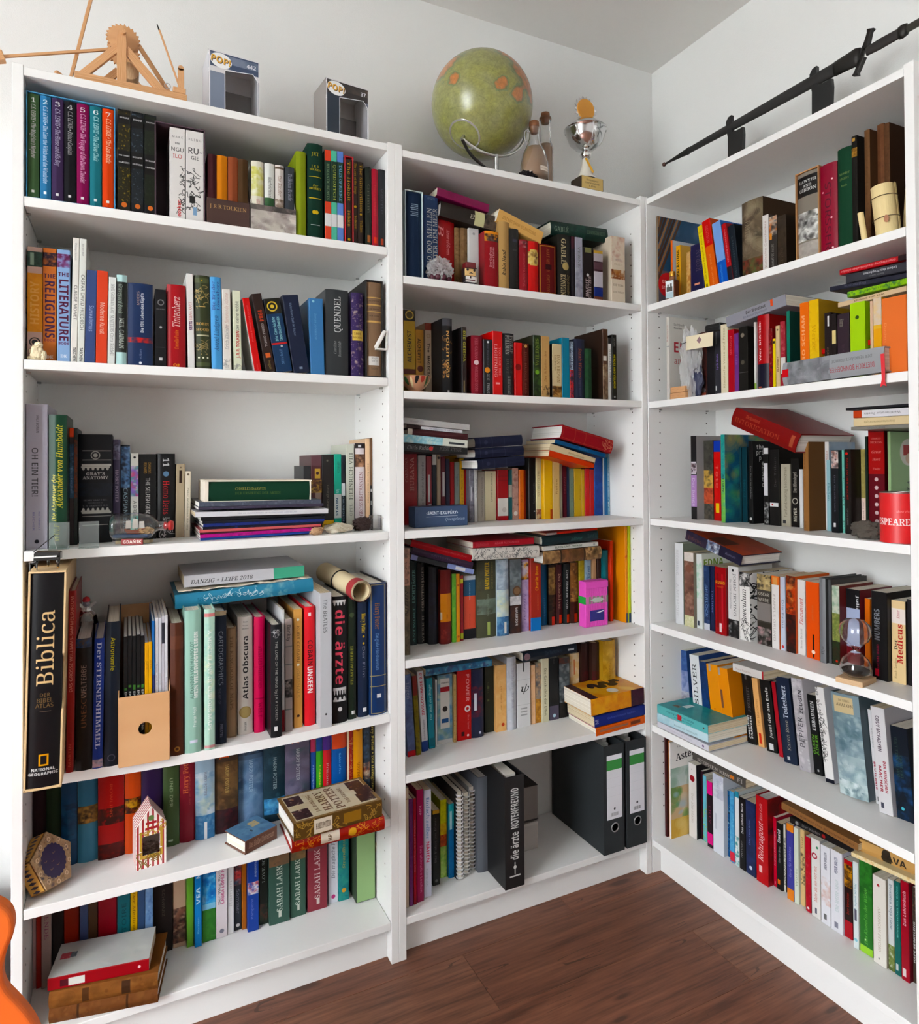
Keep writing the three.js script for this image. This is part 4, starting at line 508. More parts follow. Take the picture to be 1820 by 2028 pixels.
212.5 8 187 127 127 0|P c8a46c|n,0,1,c8a46c 8a6a3c d8bc88
223.8 44.5 195 132 130 0|P cc1826|td,POWER,.06,.46,e89a9a,S,.75,.28;o,.72,.56,.2,e8e0e0;o,.72,.56,.1,cc1826;td,Das Spiel,.65,.85,e8b0b0,s,.78,.12;b,.88,.94,3a1014,.3,.5;o,.75,.94,.08,fdd|red paperback with vertical outlined capitals
269.1 38.4 192 131 127 0|H 252a48|n,.25,.7,252a48 5a2238 8a2a34 252a48;b,.35,.6,d8dce4,.2,.4;o,.65,.93,.1,dde|navy hardback with red cloud and white label
319.3 30.5 188 125 147 0|P 2a2c1c|td,Gott,.15,.5,5a5c3c,s,.4,.2;b,.3,.34,667044,.3,.5;b,.5,.53,667044,.3,.5|dark olive hardback
350.4 34.9 190 129 136 0|P ecb878|n,.0,1,ecb878 e4ac68 f0c488;td,Der Glanz der,.3,.7,b07a40,s,.5,.12;o,.65,.9,.14,c8442a|peach paperback with red dot
385.9 29.6 210 143 129 0|H c4c8d0|n,0,1,c4c8d0 b4b8c0 d4d8dc;td,Die Mauern der Stadt,.15,.7,aab,i,.55,.3|pale grey hardback
419.8 45.2 187 127 134 0|P dedede|b,.0,.14,333,.45,.52;b,.26,.265,bbb;th,ψ,.4,.7,222,i;b,.65,.655,bbb;b,.7,.72,aaa,.25,.75;b,.75,.77,aaa,.25,.75;b,.8,.82,aaa,.25,.75|white paperback with handwritten black mark
470.3 16 173 118 140 0|P f0c49a|n,0,1,f0c49a e8b888
488.7 18.4 176 120 142 0|P 9a7a5c|n,0,.6,c0a080 8a8a8c 5a5a60;n,.6,1,c88a3c 9a6a34 e0a850
507.7 24.7 188 128 138 0|P d8d4b8|td,Die Geschichte der Elfen,.15,.9,555040,s,.5,.4|sage-cream paperback beside the black one
535.5 33.6 185 126 140 0|P 1e2124|td,Tolkien,.0,.1,777,s,.5,.2;b,.77,1,5a5468;o,.5,.93,.16,b8d8e8|black paperback with violet foot
572.5 37.3 180 122 142 0|P 3a4044|n,.0,.2,6a3a30 3a4044;n,.1,.75,5a6468 8a9498 3a4044 c0c4c4;n,.75,1,2a2624 1c1a1a|dark photo paperback with bearded face
620.2 34.5 184 118 154 0|P ecc890|n,.0,.5,ecc890 f4e0c0;b,.1,.35,d8703a,.4,.5;td,Das Mädchen,.5,.95,3a2a1c,i,.6,.4|cream-orange paperback with a thread motif
655.3 27.9 215 133 139 0|H 3a1c1a|n,.4,.7,4a1c20 3a1c1a 6a2024|dark maroon hardback behind the front stack
683.8 27.3 216 147 124 0|H 4a3028|n,.4,.8,5a1c20 4a3028 7a2a2c|red-brown hardback behind the front stack
711.7 47.3 222 151 106 0|H c89a3c|n,0,1,c89a3c a87a28 e0b858 b08a38;td,Tintenwelt,.3,.6,8a5a1c,s,.5,.12;tu,flitz,.7,.95,7a4a18,i,.5,.3|golden-brown hardback behind the front stack
*117 653.9 202 18.6 140 100 -0.1|P 3a7aa0|n,0,1,3a7aa0 5aa0c0 2a4a7a 8ac0d0 5a4a70|blue picture softcover lying on the leaning paperbacks
*434.3 641.7 189 28.6 130 120 1.7|H 1f2c3c|td,Der Nachtzirkus,.4,.7,4a5a6c,s;o,.5,.07,.35,9a7a84;b,.82,.94,c8d0d4,.35,.55|dark navy hardback lying on the pale upright books
*584.9 500.3 192 47.7 135 0 1.7|P e8962c|n,0,.75,e8962c d87820 f0b040;n,.75,1,4a2434 5a2c40 3a1c2c;c,tint|thick paperback with orange and black cover, uppermost at the front
*596.1 465.6 184 30.2 135 0 2.0|P 25348c|td,Colleen Hoover Layken,.25,.8,6a7ac8,s,.6,.25;th,M,.05,.5,aac,S|royal blue paperback lying in the front pile
*600.9 440.2 179 22.9 135 0 2.3|P ee6c20|f,.25,c05a28;b,.08,.65,a87868,.4,.65;b,.7,.9,7a3a1c,.3,.7|orange paperback at the foot of the front pile
@B5
32.4 8.3 300 200 35 0|P d0bca4|b,.09,.1,a89070
42.6 10.4 269 183 36 0|P 7a3a78|n,0,1,7a3a78 6a3068 8a4a88
54.3 8 268 182 37 0|P b02030|tu,Das Kochbuch der Familien,.2,.7,e09a9a,s
65.1 19.1 285 194 41 0|P a81c54|td,TOPP,.14,.23,e8b0c8,S,.5,.4;td,Das ultimative Lexikon,.5,.92,e8b0c8,s,.6,.4|magenta paperback with pink text
88.7 20.7 275 187 50 0|P d8d8ea|td,Einfach,.07,.27,5a7ab8,s,.5,.5;td,selber,.28,.46,7a9ad0,h,.5,.5;td,NÄHEN,.48,.68,d83a5a,S,.5,.5;td,Nähbuch,.73,.9,aab,s,.4,.3|lavender-white paperback with red and blue title
128.4 20.5 198 135 85 0|P 1e1e1e|b,0,.05,c89a3a;tu,Die Fahrt ins Blaue,.1,.7,888,r,.4,.3;o,.5,.94,.2,777|black paperback beside the lavender-white one
160.3 19.5 209 142 107 0|P b8c038|n,0,.3,d8d820 b8c038;n,.3,.6,d8b838 c8a02c e8c848;n,.45,.6,a04028 d8642c;n,.6,1,9ac05a b8d078 7aa84a|lime and yellow picture paperback
180.4 16.1 199 136 96 0|P 1f88b0|n,.0,.3,3ab0b8 1f98a8;b,.1,.35,b8e0e8,.2,.6;n,.35,1,1f78b8 1a68a8
261.5 41.1 259 190 79 0|Hm 6c7078||grey cloth album between the wire-bound notebooks and the binder
@C0
28.8 7.8 259 215 12 0|H 8a7a68|c,city|tall picture book showing a dusk cityscape on its cover
48.6 7.6 186 126 50 0|P f07028|B,c8ccd2
61.6 18.1 167 113 58 0|P f0b030|tu,PALÄSTINA,.08,.55,3a2a18,S,.5,.6;n,.6,1,f0b030 e0a02c;B,d8a850
111.2 15.5 133 100 50 0|P d8a868|n,0,1,d8a868 b8783c e0c090;B,a8602c
138.1 49.5 143 100 40 0|P 232250|tu,KORAN,.12,.55,6a5a6a,r,.65,.5;b,.77,.81,e89a7a,.3,.7;f,.05,3a3a6a|purple-blue paperback with faint title and peach bar
198 15.9 189 129 35 -8.5|P e8d020|n,.0,.12,e8d020 d0b81c;tu,Der kleine Ratgeber Alltag,.15,.85,8a7a10,s,.5,.35;b,.9,.95,8a7a10,.3,.7
215.2 28.9 197 134 35 -8.5|P e86a28|b,0,.38,d82428;td,DEUTSCH,.08,.34,e87a78,s,.5,.4;tu,Wissen im Detail,.5,.95,f0a070,s,.5,.25;B,d8541c|leaning red-topped orange paperback
249.2 29 180 122 35 -8.5|P 1a64cc|b,0,.62,84acea;tu,Wörterbuch,.66,.95,6aa8f0,s,.4,.3;B,3a78cc|leaning paperback half pale half deep blue
279.5 15.2 168 114 35 -8|P 23202c|b,0,.72,c01c2c;tu,Wissen Menschen,.1,.65,e8888c,S,.5,.4;B,a01824
296.4 21.4 155 106 35 -7|P 1a2430|td,LANGENSCHEIDT,.2,.95,5a6a74,s,.5,.3;B,161c24
321.4 65.5 200 136 35 0|Hm 6a5c4a|n,0,1,6a5c4a 8a7c66 4a3c2c a89880 3a3024;n,.75,1,7a3a2c 5a6a3a 3a2c20;td,PARTUT,.25,.5,9a8c74,r,.3,.3;B,4a3828|broad stone-textured brown hardback
388.3 18.3 147 100 35 0|P dcd8d4|tu,Jüdische Geschichte,.1,.9,a88a84,s,.5,.35;B,4a3a34
408 22.4 137 100 35 0|P 3a3430|n,0,.35,c8c0b8 3a3430 d8703a;b,.3,.42,d88a3c,.1,.4;tu,KOMMT ES ALLES,.5,.95,a8a8a4,s,.5,.35;B,2a2420
432.1 25.2 130 100 35 0|P 3c3026|n,0,1,3c3026 4a3a2c 2c2218;td,GOLD,.6,.9,5a4a38,r,.5,.4;B,2e251d
487.8 55.6 206 160 35 0 4|H 8c8478|b,.04,.27,1c1a1a;th,LAWYER,.1,.8,d8d8d4,R;th,AND,.15,.4,d8d8d4,R;th,GIBBON,.2,.8,d8d8d4,R;n,.45,.78,e4e4e0 2a2826 8c8a86 d0d0cc 1c1a1a;n,.8,1,b4aca4 a49c94 c4bcb0|grey history volume inside the tan slipcase
547.2 41.8 209 142 35 0|H 9c1838|td,STORSSER,.2,.95,5a1024,s,.5,.45;o,.75,.18,.05,fdd;o,.2,.3,.05,fdd;o,.7,.6,.05,fdd;o,.75,.93,.05,fdd;B,8a1430|crimson hardback with dark carved capitals
590.8 34.4 229 156 35 0|Hm 17472e|th,Reader,.25,.7,a8a860,r;th,DIGEST,.3,.65,a8a860,r;th,Buch,.37,.4,a8a860,r;B,0f3020|dark green cloth hardback with gold lines
626 12.6 245 166 35 0|Hm 1f1b18|b,.02,.05,c89a50,.2,.7;b,.11,.19,b8863c,.1,.7;n,.11,.19,b8863c 6a4a20;B,1a1613|black old hardback with gold tooling
639.2 12.1 258 175 60 0|Hm 7a5638|n,0,1,7a5638 6a4a30 865f40;B,5c3f28|first of three plain brown old hardbacks after the black one
651.9 14.9 270 184 85 0|Hm 7a4e34|n,0,1,7a4e34 6a422c 845a3c;B,5c3f28|middle of three plain brown old hardbacks
667.4 11.8 266 181 85 0|Hm 6c4830|n,0,1,6c4830 7a5438 5c3c28;B,4a3020|last of three plain brown old hardbacks behind the parchment rolls
@C1
59 11.3 244 150 20 0|P d8d4cc|td,Im Anfang,.1,.3,a87a74,s;b,.35,.36,aaa;B,d0ccc4;c,ende|slim white paperback showing its pale cover with red letters
99.2 26.9 172 117 60 0|P 1f2038|n,.2,.5,1f2038 2a2a50;B,20202c;b,.3,.5,bcd,.6,.75
129.1 22.2 185 126 60 0|P 1c1a20|B,201d24
162.3 22.7 183 124 50 0|P 4a2420|n,.2,.7,4a2420 6a2a24 3a1c1a;b,.93,1,d86a50,.2,.8;o,.5,.89,.3,8a8084;B,1c1818
190.9 27.5 181 123 45 0|P 201e22|B,2a2622
224.3 20.4 174 118 40 0|P 3a3a42|b,.0,.2,888,.2,.3;tu,Lyrik Heute,.35,.6,9a7ad0,S,.4,.4;b,.85,.92,ddd,.1,.3;B,24222a
263.4 23.3 184 125 20 0|P e0d6ba|tu,Klassische Verse und Prosa,.05,.92,a89878,s,.5,.3;B,d0c6aa
288.3 19.7 166 113 20 0|P b82430|td,Roman,.1,.4,d86a70,s;B,a82028
309 12.9 153 104 20 0|P 7a4090|B,6a3880;td,Lila,.3,.6,9a6ab0,s
323.4 28.2 166 113 20 0|Pm 1e1b18|o,.45,.13,.2,8a8070;o,.45,.55,.2,5a5448;b,.7,.71,555;B,191614|black clothbound book with faint emblems
372 6.1 171 116 20 0|P dcdcd8|b,.9,1,8ab04a;B,ccc
379 35.7 185 126 20 0|H b81c28|b,.66,1,1c1c30;tu,Richard David,.08,.3,f0c0c0,s,.3,.2;tu,Wer bin ich,.1,.62,f4d4d4,S,.3,.22;b,.96,.98,d86a50,.1,.4;B,a8141c|red hardback with navy foot
415.5 10.7 147 100 20 0|P 8a1c20|n,0,1,8a1c20 c8302c 2a1a18 b89a70;B,7a1818
427.5 7.5 120 100 20 0|P e8d02c|B,d8c028;b,.05,.1,222,.2,.8
435.9 11.3 150 102 20 0|P d8bc90|tu,ALPHABET,.5,.75,6a4a2c,S,.5,.5;o,.5,.07,.2,6a5a44;B,c8ac80
449 13.7 158 107 20 0|P a8323c|n,0,.5,a8323c c86a70;b,.55,.8,d8d4d0;B,98282f
467 8.9 180 123 20 0|P 1f7a64|B,174a40
503.5 23.3 191 130 20 0|P f07838|tu,EGO SCHAM,.15,.8,f8b088,S,.4,.4;B,d8682c|orange paperback beside the yellow one
527.7 24.6 192 131 20 0|P e8bc30|n,0,.98,e8bc30 e0b028 f0c848;td,Werke,.3,.6,d0a020,r;B,b89038|broad yellow paperback
566.4 16.2 155 106 20 0|Pm 2a2020|b,.05,.2,ddd,.5,.75;tu,Herrn Seele,.5,.95,8a6a4a,R,.5,.4;B,1d1718
583.3 12.2 150 102 20 0|Pm 241c1c|b,.25,.45,e0cc90,.2,.9;B,1c1616
597.7 28.4 146 100 20 0|P 3a2a34|td,Sturm,.08,.2,998,R,.4,.4;td,Essay,.4,.9,5a4050,s,.5,.3;B,2a1e26|dark plum paperback before the lime one
627.9 33.9 164 111 20 0|P a8d41c|o,.5,.2,.12,3a5a1c;o,.5,.88,.05,3a5a1c;B,98c418|broad lime green paperback
673.3 6 160 109 20 0|P d8b89a|B,e0c8b0
679.9 17.7 164 112 20 0|P e8b84a|n,0,.35,d8c8b8 e0c090;b,.4,1,e8a82c;B,e0a428|amber paperback with pale upper part
698.3 51.4 159 108 20 0|P f08048|B,e87840;td,Duden,.3,.6,f8a070,s,.15,.1|broad plain orange paperback at the shelf's right end
*285.2 1576.8 184 28.7 130 20 6.5|P 9a9aa4|td,Der Wortlaut,.35,.68,444,S,.65,.34;td,Ein Roman Experiment,.3,.7,667,s,.3,.25;b,.76,.8,e05a3a,.4,1|grey paperback lying tilted on the row, pages to the right
*474.3 1402.8 243 52.9 170 -5 0.9|H a4a6aa|tu,DIETRICH BONHOEFFER,.5,.92,b83a40,s,.35,.24;tu,DER VERKLÄRTE FREMDE,.52,.9,777,s,.7,.16;n,.05,.5,8a8c90 a4a6aa 6a6c70 b0b2b6;b,.0,.07,d02030,.35,.7|thick grey photo hardback lying with red ribbon
*499.6 1466.8 180 11.9 150 30 1.6|P d02028|tu,Religionspädagogik,.4,.85,f0c0c0,S,.5,.35;b,.0,.1,1c1a28,.2,.8
*594 1566.8 150 10.9 200 30 1.4|P d8bc9a|tu,Was uns bewegt,.25,.7,7a6248,S,.5,.35
*616.1 1584.6 129 12.5 200 30 0.0|P 8ac030|n,0,1,8ac030 3a7a5a 1f5a64 a8d040;tu,Kunst und Umwelt,.3,.9,3a5a2c,s,.5,.3
*574.1 1607.7 171 10.4 200 30 -3.5|P 2a2c3c|tu,Begegnung,.2,.5,778,s
*612.9 1616.6 132 19.6 200 30 -2.2|P 3c3e46|tu,Leben des Propheten,.3,.85,c8c8cc,S,.65,.3;tu,Martin Luther,.4,.65,999,s,.3,.2
*598.7 1638.8 147 11.8 200 30 -1.6|P c01c2c|b,.88,1,2a1a20;tu,Grundlegung muslimischer Glaube,.02,.85,f0a8a8,S,.5,.4
@C2
80.8 22.2 244 166 89 0|P 1c1a1e|b,.31,.46,d8d0d8,.1,.9;n,.33,.44,d8d0d8 6a4a50 2a2228;b,.47,.85,b890c8;td,Der Junge,.5,.85,d8c8e0,s;B,a8a4a4|black and lilac paperback with grey cover side
103.5 34.9 230 155 117 0|P 3a3834|n,.0,.38,5a5850 3a3834 4a4840;n,.38,.6,d8b060 3a3834 c89a4a;n,.6,.8,d86a4a b84a38 8a3a2c;n,.8,1,6a6458 3a3834;B,5a3a2c|dark picture paperback with glowing house
151.2 24.2 228 155 107 0|P d8221e|b,0,.14,2a4ac0;b,.78,.9,e8c83c,.3,.8;td,Tote,.3,.6,e86a60,S;B,c01c18|red paperback with royal blue head
210.6 13.6 243 170 72 0|P 3aa098|n,0,.5,3aa098 4ab0a0 2a8a90;n,.5,1,7ac05a 8ac868 5ab088;td,REISEN,.45,.65,1c4a4a,S,.6,.4;B,2a6a8a;c,reef|turquoise paperback with painted blue-green cover
224.8 6.3 207 141 128 0|P 174450|td,See,.2,.8,3a8aa0,s;B,123038
231.7 16.3 209 142 130 0|P 14404c|td,Nord,.3,.8,1f5a68,s;B,10303a|dark teal paperback before the black lettered one
270.4 13.6 223 120 111 0|P 161618|td,Der Pirat im Gefrier,.3,.7,aaa,s,.5,.35;o,.5,.94,.3,ccc;B,161618;c,print|black paperback with white typewriter cover letters
311.5 15 204 139 120 0|P 1a1a1a|b,0,.08,ddd;b,.2,.62,d8d8dc,.1,.9;n,.7,.98,222 d8d8d8 444;B,1c1a18
329.3 29.8 199 135 121 0|P 1b1a1a|tu,Der Tribun,.1,.5,666,s,.6,.25;b,.7,.75,ddd,0,.9;o,.3,.725,.08,b33;B,1d1a17|black paperback with white side tab
359.7 28 161 110 127 0|Pm b4ae9c|tu,Fünfundzwanzig Geschichten,.05,.85,7a7464,s,.5,.35;b,.9,.95,444,.2,.5;B,8a8474|grey-cream paperback between two black ones
388.2 22.3 175 119 130 0|P 1a1816|tu,Das Blutsiegel,.2,.5,b8b4a8,R,.5,.5;o,.5,.62,.36,b8b4a4;o,.5,.62,.26,1a1816;tu,MEYER,.72,.92,c8c4b4,S,.5,.5;B,161412|black paperback with pale ring emblem
414.8 10 148 101 126 0|P dcdcdc|B,ddd
468.5 14.6 233 159 71 0|Pm 9a6c40|td,Eine Reise durch die Zeit,.15,.55,6a4424,s,.35,.25;td,Suche,.9,.97,6a4424,s,.35,.3;B,7a5434|tan-brown paperback with long title and wide brown cover
483.7 10.6 215 100 130 0|P e0dcd8|tu,Der Report der Magd,.1,.6,a86a60,s,.5,.4;B,a8bcd0;c,pli|slim white paperback before the tan-brown one
497.5 10 171 116 116 0|P 9cc4cc|td,Fließen,.3,.6,5a8a94,s;B,8ab4c0
529 18.1 194 132 89 0|P 1b1d22|b,0,.05,222;n,.01,.22,e4e0dc b07a70 1b1d22;td,Der Geschmack,.3,.75,889,s,.5,.25;b,.88,.93,ddd,.3,.6;B,1a1c20|black paperback with white face picture at its head
547.7 5.4 194 132 102 0|P 7ac4b4|n,0,1,7ac4b4 6ab0a4 3a2420;B,6ab0a0
559.3 15.2 195 132 95 0|P 1d1816|o,.35,.05,.22,d83028;td,TANZ IN DER NACHT,.1,.6,b82c24,S,.4,.35;td,OPUS LIBRI,.7,.9,999,s,.4,.25;B,161312|black paperback with red capitals
575.1 10.3 195 132 130 0|Pm a4985c|n,0,.55,a4985c b4a86c 948850;b,.58,1,e8d0c4;tu,The Book Thief,.62,.9,6a5a50,s,.5,.3;B,948850|olive and pale pink paperback behind the stone
586 5.8 225 142 130 0|H 1c3024|B,16281e
593.3 37.2 238 142 130 0|P b41420|b,0,.02,7a1018;th,CHARLES,.08,.6,e8a8a0,r;th,DICKENS,.12,.7,e8a8a0,r;th,Great,.21,.6,e8a8a0,i;th,Hard,.28,.5,e8a8a0,i;th,Twist,.37,.5,e8a8a0,i;b,.42,1,6e1420;o,.5,.47,.12,d8c0c0;o,.5,.55,.12,d8c0c0;o,.5,.63,.12,d8c0c0;o,.5,.71,.12,d8c0c0;o,.5,.79,.12,d8c0c0;o,.5,.87,.12,d8c0c0;B,5a1018|broad red and wine box set with small busts
638.4 6.8 234 130 130 0|P a4c490|B,a4c490;c,virginia|pale green paperback showing a round portrait cover
*282.6 1320.3 208 48.3 200 30 -22.1|H 8a1c1c|td,The Annotated,.2,.42,c87a50,r,.75,.2;td,INTOXICATION,.05,.75,b05a40,r,.4,.3;b,.9,.95,b05a40,.2,.8|big oxblood red hardback lying steeply tilted on the row
*620.9 1290 126 7.4 180 30 0.0|P 8a8880|tu,Kleine Schriften,.3,.6,555,s
*627 1298.1 120 17.8 180 30 -0.3|P dcc8a0|tu,Unterrichtsentwürfe zur Lyrik,.2,.75,8a7a58,s,.5,.3
*626.6 1316.6 120 16.1 180 30 -0.5|P dcdade|tu,Weltliteratur Poetik,.2,.85,666,s,.5,.3;b,0,.16,c84a2c,.0,1
*609 1334.6 138 5.4 180 30 -0.2|P 1c1c20
@C3
31.7 33.2 239 162 66 0|H dcdee0|td,BECOMING,.08,.4,c4c6c8,s,.4,.4;td,A MEMOIR,.5,.9,c8cacc,s,.4,.4;B,8a9484|white hardback with grey lettering, first in the row
70.6 37.3 216 147 68 0|P 9a7a68|n,0,.12,e0d8d0 d8d0c4;n,.12,.85,8a6454 6a4438 b08a78 5a3a30;n,.85,1,c8c89a e0dcc0;o,.5,.22,.3,8a5a48;B,8a8474|paperback with brown dog-like statue picture
108.5 21.1 214 170 79 0|P dfe4e0|tu,Das Lavendelzimmer,.15,.6,7aa89a,S,.35,.4;n,.1,.6,dfe4e0 b0d8c0;b,.9,.96,345,.2,.5;B,d8dcd0;c,edna|white paperback with green-lettered cover
130.2 20.9 183 124 85 0|P 2a4470|n,0,1,2a4470 1f3358 4a6490;td,SHERLOCK,.3,.8,8aa8d0,s;b,.9,1,d0d4dc;B,22385c
151.7 14.3 184 125 89 0|P 1f2a50|td,Tochter,.3,.8,7a8ac0,s;B,1a2244
179.5 39.8 187 127 77 0|P a81a24|b,.1,.9,8a1018,.2,.35;b,.1,.9,c83038,.6,.75;th,RUMO,.23,.85,e0a03c,S;th,wunder,.29,.6,d88a3c,s;b,.83,.96,e8c8c8,.4,.6;B,8a141c|striped red paperback with orange word
219.9 35.9 194 132 84 0|P dcdad8|td,JOHN IRVING,.1,.7,777,r,.65,.3;td,the cider house rules,.18,.6,888,i,.25,.25;o,.5,.06,.1,222;n,.75,1,222 dcdad8 1a1a1a;b,.78,.95,222,.3,.6;B,e0dcd8|white paperback with grey capitals and black silhouette
256.4 34.2 182 170 87 0|P e8e6e2|n,.0,.2,222 e8e6e2 e8e6e2;tu,Saeculum,.25,.75,1a1a1a,i,.45,.5;z,.72,.98,222,.05,.95;z,.02,.2,222,.05,.95;B,e0dedb;c,branch|white paperback with black twisting branches
308.8 43.1 184 125 93 0|P 4a443c|n,0,.22,b8a070 3a342c d8c490;th,OSCAR,.28,.75,d0ccc0,s;th,WILDE,.36,.75,d0ccc0,s;b,.4,.66,8a8480;b,.68,.75,3a342c;n,.75,1,2a2622 8a8480 d8a0a8;B,3a342e|dark paperback with gold ornament and grey panels
357 21.8 186 126 90 0|P e4e0dc|b,0,.12,e8783c;b,.02,.12,e0a060,.2,.8;td,EMPELS GRUND,.25,.9,b8b0aa,s,.4,.4;B,e07038|white paperback with orange head
379.3 14.1 186 127 95 0|P c4ccdc|td,Die Frau,.2,.8,8a94a8,s;o,.5,.95,.25,c83a40;B,b8c0d0
396.9 27.3 192 130 94 0|P 5a2a20|n,0,.5,c84a2a 8a2a1c 3a1c18 e8a060;n,.5,1,2a1814 8a2820 4a201a;B,e0642c|dark red picture paperback with orange cover side
424.8 21.4 185 126 101 0|P e4e0dc|tu,Flammend,.25,.6,c83a34,h,.5,.5;tu,Simon Beckett,.65,.92,999,s,.5,.3;B,d8d0c8|white paperback with red script
453.9 35.5 186 126 94 0|P ec5f22|tu,Jakob Arjouni,.3,.5,d88060,s,.5,.18;b,.68,.98,2a1814,.5,.62;o,.55,.91,.14,f0d8c8;B,e0581c|wide orange paperback
496.4 15.6 201 137 85 0|H 84868a|tu,Ilja,.8,.9,555,s;B,4a4a4a|grey paperback beside the wide orange one
512.6 7.1 198 135 96 0|H 5a5c5e|B,4c4a48
520.3 18.9 186 126 98 0|P 8a947c|n,0,.35,b8c4b0 8aa890 d0d4c4;n,.35,.7,8a9450 a8a868 6a7a3c;n,.7,1,2a3a20 3a2a1c 1c2a1a;td,EMILY,.55,.7,5a6a3a,r,.4,.25;o,.6,.95,.16,d83a28;B,7a2a28|green landscape-picture paperback left of the hourglass
539.8 33.4 180 122 122 0|P b4c0d8|b,0,.25,1a1a1c;td,Julia,.08,.28,ddd,S,.85,.22;b,.25,.75,b0bcd8;b,.75,1,7a1c24;B,7a2830|pale blue paperback with black head behind the hourglass
578.5 12.4 162 110 132 0|P e87830|B,d06828
628.3 35.7 193 131 80 0|P 1c1a1c|tu,NUMBERS,.2,.56,9aa0a8,S,.35,.42;tu,RACHEL WARD,.6,.88,a82040,S,.4,.18;b,.88,.96,d83040,.2,.45;B,1c1a1c|thick black paperback with silver capitals
664.6 29.7 178 121 93 0|P ecd0a0|b,.1,.28,f0e4dc;tu,Knaur,.12,.22,b84a5a,i,.5,.25;tu,Der,.48,.6,2a2420,R,.3,.3;tu,Medicus,.28,.76,c01c24,R,.6,.5;tu,Noah Gordon,.7,.95,8a6a44,r,.3,.2;B,2a2622|cream paperback with big red letter title
694.9 12.7 184 125 98 0|P 242224|B,1c1a1c
*116.2 1000.5 202 29.3 150 30 -14.4|H 2a2840|n,0,.4,2a2840 3a3040 4a3a50;td,Inferno,.05,.3,8a5a50,r,.4,.4;n,.4,.62,d8e0e8 5a7aa8 2a2840;td,Roman,.72,.9,8a8aa0,i,.5,.25;c,orange|navy-spined hardback with orange cover lying tilted on the row
@C4
2.6 37 205 139 120 -5|P 5a7ab0|n,0,.3,3a5a98 5a7ab0 4a6aa8;n,.3,.6,8a98c0 6a7aa8 a8b0d0;n,.6,1,c8ccd8 8a8a94 b0b0bc;b,.3,.6,e8eaf0,.1,.2;B,3a5890|blue and grey seascape paperback above the teal book
75.3 36.7 210 143 100 -5.5|P e0e4e6|tu,SILVER,.12,.68,222,r,.45,.5;tu,by,.75,.9,666,s;B,2a4a88|white paperback with large black italic capitals
114.6 26.4 200 136 100 -6|P 1c3c74|n,0,1,1c3c74 2a5090 142c58;B,1c3058
145.7 41.5 200 136 100 -7|P f09a28|b,.0,.1,b8a8a0,.2,.4;tu,Fallada,.6,.9,d87a18,s,.4,.25;B,d8861c|orange paperback before its wider twin
189.1 37.2 200 136 100 -8|P f0982c|b,0,.1,b8a8a0,.1,.3;b,.3,.55,8a5a44,.1,.3;B,d8841c|orange paperback with brown emblem
226.9 29.9 192 126 146 -6.5|P 1d1b1a|b,0,.1,666,.4,.6;tu,FREIHEIT,.2,.55,777,r,.6,.35;tu,Jonathan,.6,.92,eee,S,.3,.25;tu,FRANZEN,.6,.92,eee,S,.62,.25;B,1a1817|black paperback with grey and white lettering
257.4 19 183 119 153 -7|P ecb478|tu,Der Wanderer,.3,.7,c08a50,s;b,.8,.95,d84030,.3,.7;B,d8a068
287.6 34.1 188 123 149 -7|P 1b1a1a|tu,Jussi der am Ende,.1,.8,d8d8d4,S,.6,.3;b,.88,.97,ddd,.3,.7;B,171616|black paperback with white text and label box
327.8 12.2 193 124 148 -7|P b82a34|B,2a2a40
355.5 40.5 217 140 132 -6.5|P 1f2c44|tu,Todesherz,.1,.48,c8d0dc,R,.5,.42;tu,Karen Rose,.5,.85,b8b09a,r,.5,.3;b,.92,.96,ccc,.3,.5;B,1a2438|navy paperback with pale two-part title
404 32.3 227 143 129 -6|P b8b4b8|n,0,1,b8b4b8 d0ccd0 8a868a e0dce0;tu,ZEUGIN,.12,.38,3a3a3e,S,.7,.35;tu,PEPPER,.42,.75,3a3a3e,s,.5,.5;B,c8c4c8|crumpled silver-grey paperback with black letters
436.9 24.2 194 131 141 -6|P 151617|tu,ERBARMEN,.08,.45,d8d8d8,R,.5,.5;tu,OLSEN,.5,.75,6aa83a,S,.3,.35;tu,ADLER,.5,.75,6aa83a,S,.65,.35;b,.93,.96,bbb,.4,.6;B,131414|black paperback with white and green capitals
477.2 23.9 225 145 127 -7|P e8e6e4|z,.0,.8,222,.05,.3;z,.3,.75,333,.1,.7;b,.96,1,1a1c2c;B,d8d8dc|white paperback with black pencil drawing
528.7 70.2 233 159 104 -5.5|H 8aa0aa|b,.03,.19,d8c49a,.1,.8;th,AVALON,.11,.6,3a3024,r;th,DIE NEBEL,.07,.4,5a4a34,r;n,.2,.6,7a949e 9ab0b8 5a7884 b0c4c8;n,.6,.85,a8bcc0 8aa4ac c8d8d8;n,.85,1,c0d0d0 6a848c e0eaea;B,5a6c74|very thick misty blue hardback with cream title plate
599.5 12.1 209 140 132 -5|P dadadc|tu,Sebastian,.1,.5,999,s,.5,.3;td,BLUTLINIE,.55,.85,a82a3a,S,.55,.5;b,.92,.97,777,.4,.7;B,c8c8cc|white paperback with red downward title
626.3 31.1 230 156 102 -4.5|P dcdadc|td,CODY MCFADYEN,.08,.42,4a3a48,S,.45,.3;td,DER MENSCHEN,.5,.8,a8303c,S,.7,.25;td,MACHER,.55,.8,a8303c,S,.35,.25;b,.9,.95,556,.2,.4;B,c4c0c4|white paperback with purple and red capitals
659.5 37.2 198 134 112 -4|P 141d2a|n,.3,1,141d2a 1c3a60 0f1620 2a5a90;tu,DAS DUNKLE LIED,.12,.55,4a6a50,r,.3,.2;tu,DES TODES,.3,.55,4a6a50,r,.5,.2;o,.4,.88,.1,5ac0d0;B,10161f|thick blue-black paperback with green lettering
